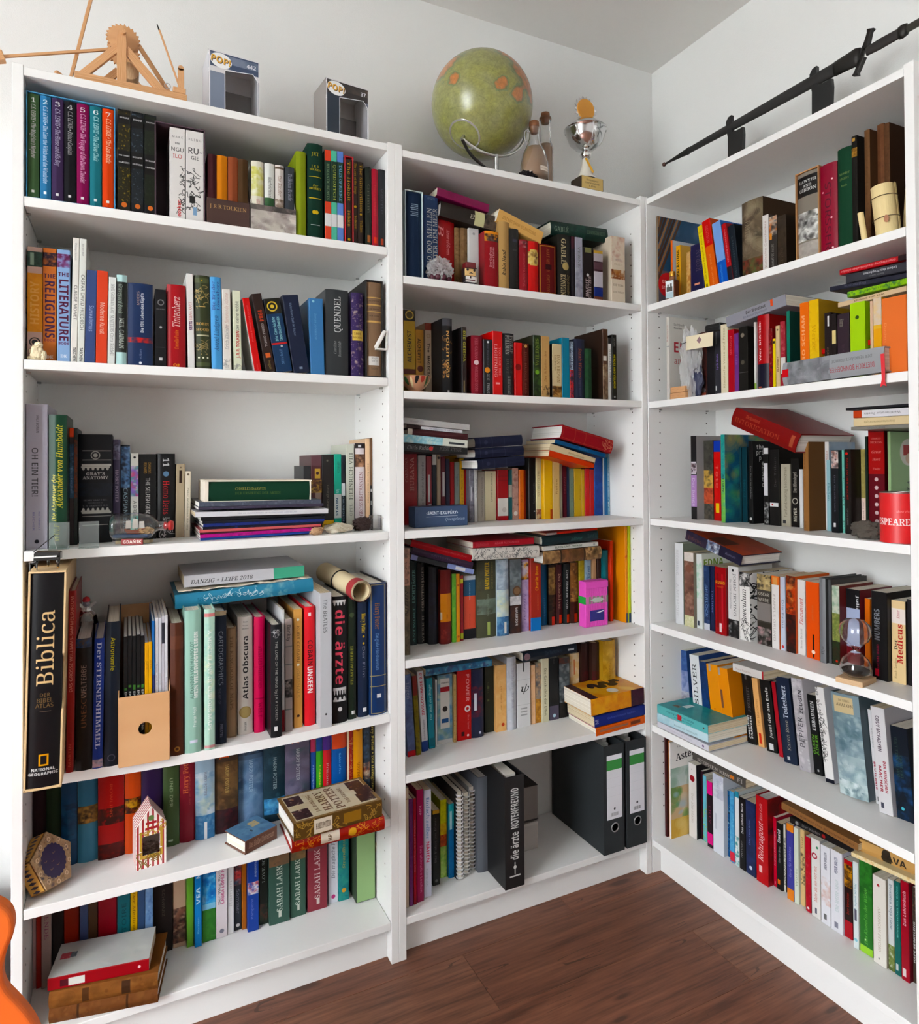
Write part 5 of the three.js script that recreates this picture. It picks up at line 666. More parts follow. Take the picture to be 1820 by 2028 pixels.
*32.3 486.1 196 24.2 150 -4 1.3|P 6ac0c0|tu,Marie Lamballe,.2,.75,2a6a70,i,.6,.25;tu,Das Erbe der,.35,.7,2a6a70,i,.3,.2;b,.42,.5,d03a40,.2,.8;o,.5,.92,.1,6a3a30;c,tealart|turquoise paperback lying uppermost of the front pile
*32 461.4 197 23.7 145 -4 2.0|P c8e4ec|td,Roman der Sehnsucht,.35,.8,8aa8b4,s,.4,.25;n,0,.35,b0d8e4 c8e4ec|pale blue-white paperback in the middle of the front pile
*31.8 444.8 198 15.7 145 -4 0.2|P dcdce4|td,Das Geheimnis der Freundin,.2,.7,bbc,s,.5,.3;o,.5,.9,.2,6a4a7a|white paperback at the foot of the front pile
*237.9 652.4 100 21.1 130 80 1.1|P dcd8d4|td,Nora Roberts,.1,.6,b89a90,s,.4,.3;b,.95,1,c83a3a
@C5
2.6 9.4 295 200 48 0|P 4a1418|n,0,1,4a1418 1c1416 7a1c20 2a1214;B,3a1014
12.6 3.7 286 195 55 0|P e8904a|B,e8c8a0
21 6.5 284 210 49 0|H e8e4de|B,e0e0dc;c,comic|tall comic album showing its white and yellow cover
32.7 31.3 219 149 114 0|P e6e2de|td,Der alte Mann,.4,.8,c8c0b8,s,.5,.35;o,.5,.2,.3,a81c28;o,.45,.08,.05,888;B,201d20|white paperback with red oval and black cover side
64.6 8.8 202 137 131 0|P 3a1a28|n,.3,1,3a1a28 6a1c30 20161c;B,1d171c
73.9 13.4 194 132 130 0|P 7ac8dc|n,.5,1,7ac8dc d8e03a 8ad0e0;B,d8d0c0
99.7 20.1 190 130 120 0|P 241620|b,0,.2,ec2a90;b,.78,.95,ec2a90;td,LILLY,.3,.7,b83a78,s,.5,.4;B,1c141a
125.6 39.8 224 152 116 0|P dfe2ea|n,.0,.3,dfe2ea c4c8d8;td,Liebes Leben,.05,.3,a8b0c4,s,.5,.3;b,.5,.7,c8ccd8,.2,.4;B,d8dce4|bulky bluish-white paperback with open pages
166 7.7 187 127 131 0|P 1f5a94|n,0,1,1f5a94 1c2a3a 4aa0e0 d8e8f0;B,1c4a80
185.2 15.9 197 134 118 0|P 5aa8d8|n,0,1,5aa8d8 7ac0e0 3a88c0;b,.85,.98,e04050;B,4a98c8
205.4 14 206 140 116 0|P e0e4e4|b,0,.08,3a98b0;n,.6,1,e0e4e4 3a8a88 8ac0bc;B,d0d8d8
220.5 21.7 197 134 116 0|P 161416|tu,Das zehnte Buch,.08,.5,e0e0e0,S,.5,.4;tu,Thriller,.6,.85,aaa,s,.4,.3;B,141214
243.4 31.5 198 134 116 0|P 26315e|n,0,1,26315e 2f3c6c 1f2850;tu,Das Leuchten,.25,.6,8a98c4,s,.4,.25;o,.5,.9,.16,d0d8e8;B,222c54|navy paperback with pale dot beside the red one
279.9 37.6 228 140 113 0|H c4202c|tu,Rehragout,.3,.75,f4d0d0,h,.4,.5;tu,Rita Falk,.08,.28,f0b8b8,i,.45,.25;b,.8,.88,f0c0c0,.25,.5;B,a81c24;c,redleaf|thick bright red hardback with white script
318.1 9.6 181 123 133 0|P c81c3c|tu,Zeit der Erinnerungen,.2,.7,f0b0c0,S,.5,.4;b,.92,.96,f0c0c8,.4,.6;B,b0183a
329.3 17.6 174 119 131 0|P 1a1a18|tu,David,.1,.3,e8e8e8,S,.5,.5;tu,Gier im Netz,.35,.6,bbb,s,.5,.35;b,.85,.92,e87a30,.2,.6;B,1c1814
347.6 6.1 175 119 136 0|P d8d4c8|z,.2,.9,333,.3,.9;B,222
369.3 20.3 193 131 120 0|P 4a4aa4|b,0,.1,e88a3c;b,.85,1,e88a3c;tu,Camp für Mädchen,.3,.7,a8a8d8,s,.5,.35;B,40409a|violet-blue paperback with orange ends
390.3 12.2 191 130 121 0|P d4dccc|tu,Worte,.5,.8,9aa894,s;B,ccd4c4
403.1 12.2 191 130 128 0|P dcbc88|n,.3,.75,dcbc88 3a3024 c8a874 4a3c2c;tu,Insel,.1,.25,8a6a44,s;B,ccac78
423.3 14.8 185 126 120 0|P c02434|n,.2,.8,c02434 d85a60 b01c2c;o,.5,.95,.2,eee;B,a81c2c
441.5 24.2 191 130 118 0|P e4e0dc|o,.4,.22,.3,b83040;o,.4,.22,.18,e4e0dc;tu,Mehr als ein Flirt mit,.35,.8,c86a60,s,.5,.4;b,.88,.95,556,.4,.6;o,.7,.1,.12,3a8a5a;B,d8d4d0|white paperback with ornate red circle
468.7 25.1 188 128 116 0|P e4e4e8|tu,MERY WOLLUS,.08,.3,556,S,.5,.35;n,.4,.75,e4e4e8 d8b8b0 e4e4e8;b,.87,.94,777,.3,.6;B,d0d0d4|white paperback with faint pink flowers
495.7 30.5 191 130 115 0|P e2e2e8|tu,FEDOR WALLIS,.08,.28,446,S,.5,.3;tu,Die letzte Spur,.35,.75,bcc,s,.5,.35;b,.88,.95,889,.3,.6;B,d8d4e0|white paperback with slate blue top lettering
526.8 20 182 124 120 0|P 2a1414|b,0,.06,b82028;n,.06,.35,c88a30 3a1c14 e0a040 2a1414;tu,Der Verräter,.42,.7,c83028,S,.5,.3;b,.78,1,b82430;B,1c0f10|black and red paperback with firelit eye picture
560.3 12.6 198 135 103 0|P dce4e4|td,Nicht mehr ganz,.25,.65,7aa8b8,s,.5,.4;o,.5,.9,.3,8ac4d4;b,.55,.68,667,.3,.7;B,dcd8d4
573.5 30.2 211 143 107 0|P 2f7a2c|n,0,.4,2f7a2c 246424 3a8a34;tu,Das Kamel in der Wüste,.3,.9,7ac05a,h,.5,.3;b,.92,1,9ad048;o,.45,.85,.06,d8f0c0;B,24601f|broad green paperback with light green script
608.8 29.6 194 132 101 0|P e4dfd6|td,AMERICAN PSYCHO,.35,.85,b8a898,r,.5,.25;o,.45,.1,.1,b83a40;b,.92,.94,888,.4,.5;B,b8a898|broad cream-white paperback with dark page edges
639 13.4 199 135 107 0|P d0d4d4|td,Downton Déjà Liebe,.05,.55,7a8a94,R,.5,.45;n,.72,1,7a8a4a d0d4d4 5a6a34;B,b0b4b0|white paperback with small green plant picture
654 12.8 203 138 106 0|P 1f6a64|tu,Wiedersehen im Glück,.05,.6,7ac0b8,S,.5,.35;b,.88,.95,ccc,.2,.6;B,185650
669.2 17.2 213 145 104 0|P a81830|tu,Das Lehrerbuch,.1,.45,e8b0b8,S,.5,.4;b,.88,.96,e0d0d0,.2,.6;B,801428|wine red paperback near the right end
687 7.9 204 139 116 0|P 4a3c34|tu,HAPE KERKELING,.3,.85,d0d0cc,S,.5,.5;n,0,.3,4a3c34 8a6a54 2a2420;B,3a2e28
*115.7 371 187 24.9 130 50 -1.5|P 5a5650|td,STEPHEN KING,.1,.75,d0ccc4,r,.35,.4;b,.72,.8,d8803a,.25,.6;td,FI,.85,.95,c8c4bc,s|grey-brown paperback with white serif author line lying on top
*428.9 333.5 165 15.1 130 60 2.2|P 1e1c1c|o,.5,.12,.3,999;td,Der Kodex,.2,.5,999,s;o,.5,.55,.3,b03030
*408.8 359.8 198 16.9 130 55 -1.6|P 9a6c44|td,Sarah Kuttner Das Regenmädchen,.1,.95,4a2c1a,i,.5,.35|brown softcover with dark script lying on top of the row
*594.9 339.4 140 9.2 140 50 4.6|P ead8a8|n,0,1,ead8a8 e0b070 f0e8d0
*601.1 348.2 123 26.4 130 68 4.0|H d0a468|o,.35,.5,.4,3a3024;o,.7,.5,.35,3a3024;td,AVA,.5,.85,2a2420,S,.5,.6|tan hardback with dark round print lying under the shelf
@A3
-768.5 54 404 295 -66 1.2 5|H 17161a|tu,Biblica,.17,.53,e8c490,r,.5,.62;th,DER,.57,.32,9a7a4a,s;th,BIBEL,.595,.5,9a7a4a,s;th,ATLAS,.62,.55,9a7a4a,s;b,.645,.647,8a7a6a,.35,.7;b,.845,.9,e0a020,.36,.66;b,.853,.892,17161a,.42,.6;th,NATIONAL,.915,.72,e8e8e4,S;th,GEOGRAPHIC,.935,.9,e8e8e4,S|very tall black atlas in the cream-edged slipcase with gold title
-604 7.6 256 205 8 0 6|M 1a1b1c|b,.42,.44,4a8a3a,.2,.8;td,EPOCHE,.45,.56,e8e8e4,S,.5,.7;td,PREUSSEN,.6,.75,e8e8e4,S,.5,.7|first of five black magazines in the wooden file
-596 7.6 257 205 8 0 6|M 1a1b1c|b,.4,.42,4a8a3a,.2,.8;td,EPOCHE,.45,.58,e8e8e4,S,.5,.7;td,DIE PEST,.6,.78,e8e8e4,S,.5,.7|second of five black magazines in the wooden file
-588 7.6 256 205 8 0 6|M 1a1b1c|b,.4,.44,4a8a3a,.2,.8;td,EPOCHE,.45,.58,e8e8e4,S,.5,.7;td,INDIEN,.6,.76,e8e8e4,S,.5,.7|third of five black magazines in the wooden file
-580 7.6 258 205 8 0 6|M 1a1b1c|b,.41,.43,4a8a3a,.2,.8;td,EPOCHE,.45,.54,e8e8e4,S,.5,.7;td,IRLAND,.58,.74,e8e8e4,S,.5,.7|fourth of five black magazines in the wooden file
-572 7.4 255 205 8 0 6|M 1a1b1c|b,.4,.43,4a8a3a,.2,.8;td,EPOCHE,.44,.58,e8e8e4,S,.5,.7;td,DAS CHINA,.6,.78,e8e8e4,S,.5,.7|fifth of five black magazines in the wooden file
-564 6.6 240 200 6 0 6|M e8aa20|td,GEO,.1,.3,b87a10,S|first of two yellow magazines in the wooden file
-557 6.6 241 200 6 0 6|M e8ae28|td,GEO,.1,.3,b87a10,S|second of two yellow magazines in the wooden file
-550 5 284 205 8 0 6|M 3a78c0|n,.4,1,3a4a8a 6a4a3a 2a3a6a|blue magazine between the yellow and white ones in the wooden file
-544 6 290 210 10 0 6|M dcdce0|td,Natur und Wissen,.3,.6,99a,s|first of four whitish magazines in the wooden file
-537.5 6 289 210 10 0 6|M d4d4da|td,Journal,.3,.6,aaa,s;n,.7,1,d4d4da 8a5a4a|second of four whitish magazines in the wooden file
-531 5.5 292 210 10 0 6|M c8c4cc|b,.05,.2,3a3a44|third of four whitish magazines in the wooden file
-525 5.5 294 210 10 0 6|M dedee2|td,Magazin,.4,.6,99a,s|fourth of four whitish magazines in the wooden file
@A4
#-286 355.1 -37 85 30 78 0 26.6|H 7a5648|td,Das Halbe Universum,.1,.9,c8a890,i,.55,.5;c,deck|small thick book with blue picture cover lying before the fifth row under the catapult
#-51 355.2 45 218 31 140 0 0|H b02a20|z,.05,.3,e0a840,.1,.9;b,.3,.5,e8dcc8,.15,.9;th,HP,.4,.5,6a4a2a,S;z,.52,.95,e0a840,.1,.9;o,.5,.64,.3,e0a840|red gilt-patterned book lying beneath the brown gilt one, fifth shelf under catapult
#-56 387.5 40 212 39 137 0 4.3|H 6a4c24|z,.02,.2,c8a050,.1,.9;b,.22,.42,e8dcc8,.1,.9;td,HARRY POTTER,.24,.4,3a2414,R,.5,.4;z,.45,.95,c8a050,.1,.9;b,.55,.75,a87a30,.2,.8;c,gilt|brown gilt-patterned book with lettered picture cover on the red one, fifth shelf under catapult
@A5
#-541 102.4 17 202 29 132 0 -11|Hm 7a4a26|n,0,1,7a4a26 6a3c1c 8a5830;b,.25,.27,4a2a14;b,.7,.72,4a2a14|brown leather volume at the very bottom of the pile under the catapult
#-541 131.7 17 202 33 132 0 -11|Hm 8a562a|n,0,1,8a562a 744520 9a6434;b,.3,.36,5a3418,.1,.9;b,.66,.74,4a2c18,.1,.9|brown leather volume between the red book and the lowest one under the catapult
#-557 165 0 187 25 105 0 -9.2|P a81c28|b,.2,.36,dcdcd4,.15,.75;b,.12,.2,5a1a24,.2,.7;o,.5,.9,.12,e8c8c8;c,bloom|red-spined book with plain white cover and printed flower, topmost of the pile, bottom shelf`;
const DENS = 1500, AT = 2048;
const FONT = { s: ['', 'sans-serif'], S: ['bold ', 'sans-serif'], r: ['', 'serif'], R: ['bold ', 'serif'], i: ['italic ', 'serif'], I: ['italic bold ', 'sans-serif'], m: ['bold ', 'monospace'], h: ['italic ', 'serif'] };
const hex = (c) => {        // named as the photograph shows them; print and cloth are a little deeper than they look in daylight
  const k = new THREE.Color('#' + c), l = Math.sqrt(0.3 * k.r + 0.6 * k.g + 0.1 * k.b), f = 0.5 + 0.36 * l, m = (k.r + k.g + k.b) / 3;
  return '#' + k.setRGB(Math.max(0, (m + (k.r - m) * 1.12) * f), Math.max(0, (m + (k.g - m) * 1.12) * f), Math.max(0, (m + (k.b - m) * 1.12) * f)).getHexString();
};
function mottle(c, x, y, w, h, cols, n = 90, k = 1) {     // print of a picture: soft-edged patches in the picture's colours
  c.fillStyle = hex(cols[0]); c.fillRect(x, y, w, h);
  c.save(); c.beginPath(); c.rect(x, y, w, h); c.clip();
  const S = Math.max(w, Math.min(h, w * 2));
  for (let i = 0; i < n * (k < 0.5 ? 3 : 1); i++) {
    const r = k * (0.05 + 0.24 * rnd() * rnd()) * S, px = x + rnd() * w, py = y + rnd() * h, a = 0.5 + rnd(), bb = 0.35 + rnd() * 0.9, t = rnd() * 3, al = 0.14 + 0.2 * rnd();
    c.fillStyle = hex(cols[Math.floor(rnd() * cols.length)]); c.globalAlpha = al;
    for (const q of [1, 0.72, 0.45]) { c.beginPath(); c.ellipse(px, py, r * a * q, r * bb * q, t, 0, 7); c.fill(); }
  }
  c.restore();
}
function printSpine(c, x, y, w, h, base, ops) {
  c.save(); c.beginPath(); c.rect(x, y, w, h); c.clip(); c.fillStyle = base; c.fillRect(x, y, w, h); c.translate(x, y);
  for (const op of ops) {
    const a = op.split(','), k = a[0];
    if (k === 'b') { c.fillStyle = hex(a[3]); const x0 = +(a[4] ?? 0), x1 = +(a[5] ?? 1); c.fillRect(x0 * w, a[1] * h, (x1 - x0) * w, (a[2] - a[1]) * h); }
    else if (k === 'o') { c.fillStyle = hex(a[4]); c.beginPath(); c.ellipse(a[1] * w, a[2] * h, a[3] * w, a[3] * w, 0, 0, 7); c.fill(); }
    else if (k === 'n') mottle(c, 0, a[1] * h, w, (a[2] - a[1]) * h, a[3].split(' '), 90, +(a[4] ?? 1));
    else if (k === 'v') { c.fillStyle = hex(a[3]); const n = +(a[4] ?? 6), y0 = a[1] * h, H = (a[2] - a[1]) * h, d = +(a[5] ?? 1); c.fillRect(w * 0.08, d > 0 ? y0 : y0 + H * 0.6, w * 0.84, H * 0.4); for (let i = 0; i < n; i++) { c.beginPath(); c.ellipse(w * (0.08 + 0.84 * (i + 0.5) / n), y0 + H * 0.5, w * 0.84 / n * 0.3, H * 0.48, 0, 0, 7); c.fill(); } }
    else if (k === 'f') { c.strokeStyle = hex(a[2]); c.lineWidth = Math.max(1.5, w * 0.035); const q = a[1] * w; c.strokeRect(q, q, w - 2 * q, h - 2 * q); }
    else if (k === 'z') {
      const x0 = (a[4] ?? 0.1) * w, x1 = (a[5] ?? 0.9) * w, y0 = a[1] * h, y1 = a[2] * h; c.strokeStyle = hex(a[3]); c.lineWidth = Math.max(1, w * 0.03);
      for (let i = 0; i < 9 + (y1 - y0) / w * 5; i++) { const p = () => [x0 + rnd() * (x1 - x0), y0 + rnd() * (y1 - y0)]; const s = p(), q = (v, r) => v + (rnd() - 0.5) * r; c.beginPath(); c.moveTo(...s); c.bezierCurveTo(q(s[0], w), q(s[1], w), q(s[0], w), q(s[1], w), q(s[0], w * 0.8), q(s[1], w * 0.8)); c.stroke(); }
    } else if (k[0] === 't') {
      const hor = k === 'th', f = FONT[a[hor ? 5 : 5] ?? 's'];
      c.save(); c.textAlign = 'center'; c.textBaseline = 'middle'; c.fillStyle = hex(a[4]);
      if (hor) {
        c.font = `${f[0]}100px ${f[1]}`; const m = c.measureText(a[1]).width, fs = Math.min(a[3] * w / m * 100, 0.62 * w);
        c.font = `${f[0]}${fs}px ${f[1]}`; c.translate(w / 2, a[2] * h); c.scale(Math.min(1.6, a[3] * w / (m * fs / 100)), 1); c.fillText(a[1], 0, 0);
      } else {
        const L = (a[3] - a[2]) * h, fs = +(a[7] ?? 0.5) * w * 1.12; c.font = `${f[0]}${fs}px ${f[1]}`;
        const m = c.measureText(a[1]).width, sx = Math.min(2.4, L / m);
        c.translate(+(a[6] ?? 0.5) * w, (+a[2] + +a[3]) / 2 * h); c.rotate(k === 'td' ? PI / 2 : -PI / 2); c.scale(sx, 1); c.fillText(a[1], 0, 0);
      }
      c.restore();
    }
  }
  c.restore();
}
// cover pictures of the books that show a cover; w runs from spine to fore-edge
const COVER = {
  city(c, w, h) { mottle(c, 0, 0, w, h, ['2c5578', '345f84', '3f688c', '6a7a9a'], 60); c.fillStyle = '#c86a4a'; c.globalAlpha = 0.35; c.fillRect(0, h * 0.62, w, h * 0.38); c.globalAlpha = 1;
    for (let i = 0; i < 9; i++) { c.strokeStyle = ['#4a3020', '#8a6440', '#3a2418'][i % 3]; c.lineWidth = w * 0.035; c.beginPath(); c.moveTo(w * (0.42 - i * 0.055), 0); c.lineTo(0, h * (0.72 - i * 0.085)); c.stroke(); }
    c.fillStyle = '#232a34'; c.fillRect(w * 0.5, h * 0.5, w * 0.04, h * 0.5); c.beginPath(); c.ellipse(w * 0.52, h * 0.5, w * 0.045, h * 0.05, 0, 0, 7); c.fill(); c.fillRect(w * 0.513, h * 0.28, w * 0.014, h * 0.2); c.fillRect(w * 0.3, h * 0.72, w * 0.6, h * 0.28);
    c.fillStyle = '#c01820'; c.beginPath(); c.arc(w * 0.17, h * 0.78, w * 0.17, 0, 7); c.fill(); c.fillStyle = '#f0b8b8'; c.font = `bold ${w * 0.06}px sans-serif`; c.fillText('DIE 100', w * 0.07, h * 0.76); c.fillText('STÄDTE', w * 0.06, h * 0.83); },
  ende(c, w, h) { c.fillStyle = '#d0ccc4'; c.fillRect(0, 0, w, h); c.fillStyle = '#6a6660'; c.font = `${h * 0.04}px sans-serif`; c.fillText('Sachbuch', w * 0.12, h * 0.1); c.font = `bold ${h * 0.03}px sans-serif`; c.fillText('Klassiker', w * 0.12, h * 0.14); c.fillStyle = '#a8202a'; c.font = `bold ${h * 0.17}px sans-serif`; c.fillText('END', w * 0.1, h * 0.42); c.font = `${h * 0.1}px serif`; c.fillText('am', w * 0.12, h * 0.56); },
  reef(c, w, h) { mottle(c, 0, 0, w, h, ['2a6a90', '3f8fa8', '1f4f70', '3aa098', '7ab05a', 'c8a86a'], 150, 0.8); c.fillStyle = '#142428'; c.font = `bold ${h * 0.08}px sans-serif`; c.fillText('SO SCHÖN', w * 0.3, h * 0.62); },
  print(c, w, h) { c.fillStyle = '#171718'; c.fillRect(0, 0, w, h); c.fillStyle = '#d4d4d0'; c.font = `bold ${h * 0.075}px monospace`; ['the', 'prin', ' p f', '  e', '  h', '  i', '  t', '  o'].forEach((t, i) => c.fillText(t, w * 0.12, h * (0.1 + i * 0.065))); },
  pli(c, w, h) { mottle(c, 0, 0, w, h, ['a8bcd0', 'b8c8d8', 'c8ccd0'], 40); c.fillStyle = '#141416'; c.font = `bold ${h * 0.13}px serif`; c.fillText('plI', w * 0.1, h * 0.2); mottle(c, w * 0.2, h * 0.28, w * 0.35, h * 0.25, ['18181a', '222226', 'a8bcd0'], 14); },
  virginia(c, w, h) { c.fillStyle = '#a4c490'; c.fillRect(0, 0, w, h); c.fillStyle = '#ece6dc'; c.beginPath(); c.ellipse(w * 0.5, h * 0.2, w * 0.24, h * 0.13, 0, 0, 7); c.fill(); c.fillStyle = '#b83a3a'; c.fillRect(w * 0.36, h * 0.13, w * 0.26, h * 0.1); c.fillStyle = '#e0c0a8'; c.beginPath(); c.ellipse(w * 0.52, h * 0.26, w * 0.1, h * 0.05, 0, 0, 7); c.fill();
    c.save(); c.translate(w * 0.46, h * 0.45); c.rotate(PI / 2); c.fillStyle = '#5a6a5c'; c.font = `italic ${h * 0.12}px serif`; c.fillText('Virginia', 0, 0); c.fillStyle = '#4a5a4c'; c.font = `italic ${h * 0.06}px serif`; c.fillText('Mrs W', h * 0.06, -w * 0.3); c.restore(); },
  edna(c, w, h) { c.fillStyle = '#d8dcd0'; c.fillRect(0, 0, w, h); mottle(c, 0, h * 0.3, w, h * 0.7, ['d8dcd0', 'c8d0b8', 'b0c8a0'], 40); c.fillStyle = '#6a8a1c'; c.font = `bold ${h * 0.14}px sans-serif`; c.fillText('EDNA', w * 0.03, h * 0.17); },
  branch(c, w, h) { c.fillStyle = '#e4e2de'; c.fillRect(0, 0, w, h); c.strokeStyle = '#161616'; for (let i = 0; i < 26; i++) { c.lineWidth = h * (0.006 + 0.02 * rnd()); let x = rnd() * w * 0.7, y = rnd() * h; c.beginPath(); c.moveTo(x, y); for (let k = 0; k < 4; k++) c.quadraticCurveTo(x + (rnd() - 0.5) * w * 0.4, y + (rnd() - 0.5) * h * 0.2, x += (rnd() - 0.5) * w * 0.4, y += (rnd() - 0.4) * h * 0.25); c.stroke(); } },
  comic(c, w, h) { c.fillStyle = '#e8e6e0'; c.fillRect(0, 0, w, h); mottle(c, 0, h * 0.27, w, h * 0.2, ['c8d8d0', '9ab8a4', 'e0e4dc'], 30); mottle(c, 0, h * 0.47, w, h * 0.35, ['d8b890', 'a8c8e0', 'e8d0a0', 'c89a80', '5a9a4a'], 40, 0.8); mottle(c, 0, h * 0.8, w, h * 0.2, ['e0b85a', 'd8a848', 'ecd088'], 30);
    c.fillStyle = '#141414'; c.font = `bold ${h * 0.1}px serif`; c.save(); c.translate(w * 0.1, h * 0.2); c.rotate(-0.08); c.fillText('Asterix', 0, 0); c.restore(); c.font = `${h * 0.025}px sans-serif`; c.fillText('R. GOSCINNY', w * 0.12, h * 0.06); },
  redleaf(c, w, h) { mottle(c, 0, 0, w, h, ['9a1820', '4a1414', 'b8202a', '2a0c0c', 'c83038'], 120, 0.5); },
  tint(c, w, h) { mottle(c, 0, 0, w, h, ['e09a28', 'e8b040', 'd87c20', 'f0c058'], 90, 0.8); mottle(c, 0, h * 0.0, w * 1, h * 0.14, ['3a2430', '4a2c3c', '5a3444'], 20); c.fillStyle = '#241a1c'; for (let i = 0; i < 16; i++) { c.beginPath(); c.ellipse(w * (0.62 + 0.12 * Math.sin(i)), h * (0.32 + i * 0.034), w * 0.1, h * 0.05, i, 0, 7); c.fill(); } c.fillStyle = '#cfcac0'; c.beginPath(); c.arc(w * 0.22, h * 0.52, w * 0.13, 0, 7); c.fill(); },
  orange(c, w, h) { mottle(c, 0, 0, w, h, ['b8481c', 'c85420', 'a03c18'], 50); mottle(c, w * 0.05, h * 0.35, w * 0.4, h * 0.3, ['5a2c20', 'b8481c', '3a2020'], 16); },
  tealart(c, w, h) { mottle(c, 0, 0, w, h, ['2f9aa0', '3aa8ac', '48b0b0', '2a8c94'], 60); c.fillStyle = '#c8e0e0'; c.fillRect(w * 0.32, h * 0.25, w * 0.22, h * 0.1); mottle(c, w * 0.2, h * 0.15, w * 0.1, h * 0.12, ['7a5a3a', '3a2a20', 'c88a5a'], 12); c.save(); c.translate(w * 0.62, h * 0.7); c.rotate(-PI / 2); c.fillStyle = '#1f6a74'; c.font = `italic ${w * 0.1}px serif`; c.fillText('Das Erbe der Gärten', -h * 0.0, 0); c.restore(); },
  gilt(c, w, h) { c.fillStyle = '#7a5c30'; c.fillRect(0, 0, w, h); mottle(c, w * 0.05, h * 0.04, w * 0.9, h * 0.92, ['d8ccb0', 'c8b890', 'e0d8c4'], 50, 0.6); for (const [x, y] of [[0.24, 0.14], [0.74, 0.14], [0.26, 0.87], [0.76, 0.86], [0.5, 0.9]]) mottle(c, w * (x - 0.16), h * (y - 0.09), w * 0.32, h * 0.18, ['4a3030', '6a4a60', 'b87a4a', 'd8ccb0', '2a2028'], 26, 0.6);
    c.save(); c.translate(w * 0.5, h * 0.5); c.fillStyle = '#5a3414'; c.textAlign = 'center'; c.font = `bold ${w * 0.2}px serif`; c.fillText('HARRY', 0, -h * 0.03); c.fillText('POTTER', 0, h * 0.1); c.font = `bold ${w * 0.09}px serif`; c.fillText('J.K. ROWLING', 0, -h * 0.17); c.fillText('DAS GROSSE', 0, h * 0.19); c.restore(); },
  bloom(c, w, h) { mottle(c, 0, 0, w, h, ['c8cac6', 'd0d2ce', 'c0c2be'], 30); mottle(c, w * 0.52, h * 0.12, w * 0.16, h * 0.09, ['6a7a84', '4a5a64', 'c8cac6'], 14); mottle(c, w * 0.5, h * 0.05, w * 0.18, h * 0.1, ['c85a64', 'b04450', 'd88a8c', 'c8cac6'], 14); },
  deck(c, w, h) { mottle(c, 0, 0, w, h, ['6a94b8', '7aa4c4', '5a84ac', '4a7098'], 60, 0.7); mottle(c, w * 0.5, h * 0.55, w * 0.3, h * 0.25, ['c8b488', '8a7a5a', '7aa4c4'], 14); c.fillStyle = '#2a3444'; c.fillRect(w * 0.3, h * 0.4, w * 0.12, h * 0.05); },
};
// --- read, lay out the print on atlases
const list = []; { let sh; for (const l of BOOKS.trim().split('\n')) { if (l[0] === '@') { sh = l.slice(1); continue; }
  const [num, kc, ops = '', label = ''] = l.split('|'), star = '*#'.includes(num[0]) ? num[0] : '', n = num.slice(star ? 1 : 0).split(' ').map(Number);
  const b = { sh, key: sh[0], i: +sh[1], star, label, kind: kc[0], matt: kc[1] === 'm', col: kc.split(' ')[1], ops: ops ? ops.split(';') : [] };
  if (star === '#') [b.x, b.y, b.z, b.h, b.w, b.d, b.tilt, b.yaw] = n.map((v, k) => k < 6 ? v / 1000 : v);
  else if (star) [b.s, b.y, b.h, b.w, b.d, b.inset, b.tilt] = n.map((v, k) => k < 6 ? v / 1000 : v);
  else [b.s, b.w, b.h, b.d, b.inset, b.lean, b.lift = 0] = n.map((v, k) => k === 5 ? v : v / 1000);
  b.board = b.ops.find((o) => o[0] === 'B')?.slice(2) ?? b.col; b.art = b.ops.find((o) => o[0] === 'c')?.slice(2); b.ops = b.ops.filter((o) => !'Bc'.includes(o[0]));
  list.push(b); } }
const atlases = [];
{
  const small = list.filter((b) => !b.label), big = list.filter((b) => b.label);
  const lay = (set) => {
    let A = null; set = [...set].sort((a, b) => b.h - a.h);
    for (const b of set) {
      b.sw = Math.max(6, Math.ceil(b.w * DENS)); b.ph = Math.ceil(b.h * DENS); b.aw = b.art ? Math.ceil(b.d * DENS) : 0; const cw = b.sw + 10 + b.aw + 2;
      if (A && A.x + cw > AT) { A.x = 0; A.y += A.row + 2; A.row = 0; }
      if (!A || A.y + b.ph > AT) { A = { x: 0, y: 0, row: 0, canvas: document.createElement('canvas') }; A.canvas.width = A.canvas.height = AT; atlases.push(A); }
      b.atlas = A; b.ax = A.x; b.ay = A.y; A.x += cw; A.row = Math.max(A.row, b.ph);
    }
  };
  lay(big); lay(small);
  for (const b of list) {
    const c = b.atlas.canvas.getContext('2d');
    printSpine(c, b.ax, b.ay, b.sw, b.ph, hex(b.col), b.ops);
    c.fillStyle = hex(b.board); c.fillRect(b.ax + b.sw, b.ay, 10, b.ph);
    if (b.art) { c.save(); c.translate(b.ax + b.sw + 10, b.ay); c.beginPath(); c.rect(0, 0, b.aw, b.ph); c.clip(); COVER[b.art](c, b.aw, b.ph); c.restore(); }
  }
  for (const A of atlases) {
    const t = new THREE.CanvasTexture(A.canvas); t.colorSpace = THREE.SRGBColorSpace; t.anisotropy = 8;
    A.gloss = phys(0xffffff, 0.36, { map: t, specularIntensity: 0.45 }); A.matt = phys(0xffffff, 0.8, { map: t, specularIntensity: 0.3 });
  }
}
const pageTex = (a, b) => canvasTex(256, 4, (c) => { for (let x = 0; x < 256; x++) { c.fillStyle = rnd() < 0.35 ? b : a; c.fillRect(x, 0, 1, 4); } }, { repeat: [1, 1] });
const PAGES = [std(0xffffff, 0.9, { map: pageTex('#e9e3d4', '#c9c0ac') }), std(0xffffff, 0.9, { map: pageTex('#d9c9a8', '#b9a684') }), std(0xffffff, 0.9, { map: pageTex('#ece9e2', '#cfccc4') })];
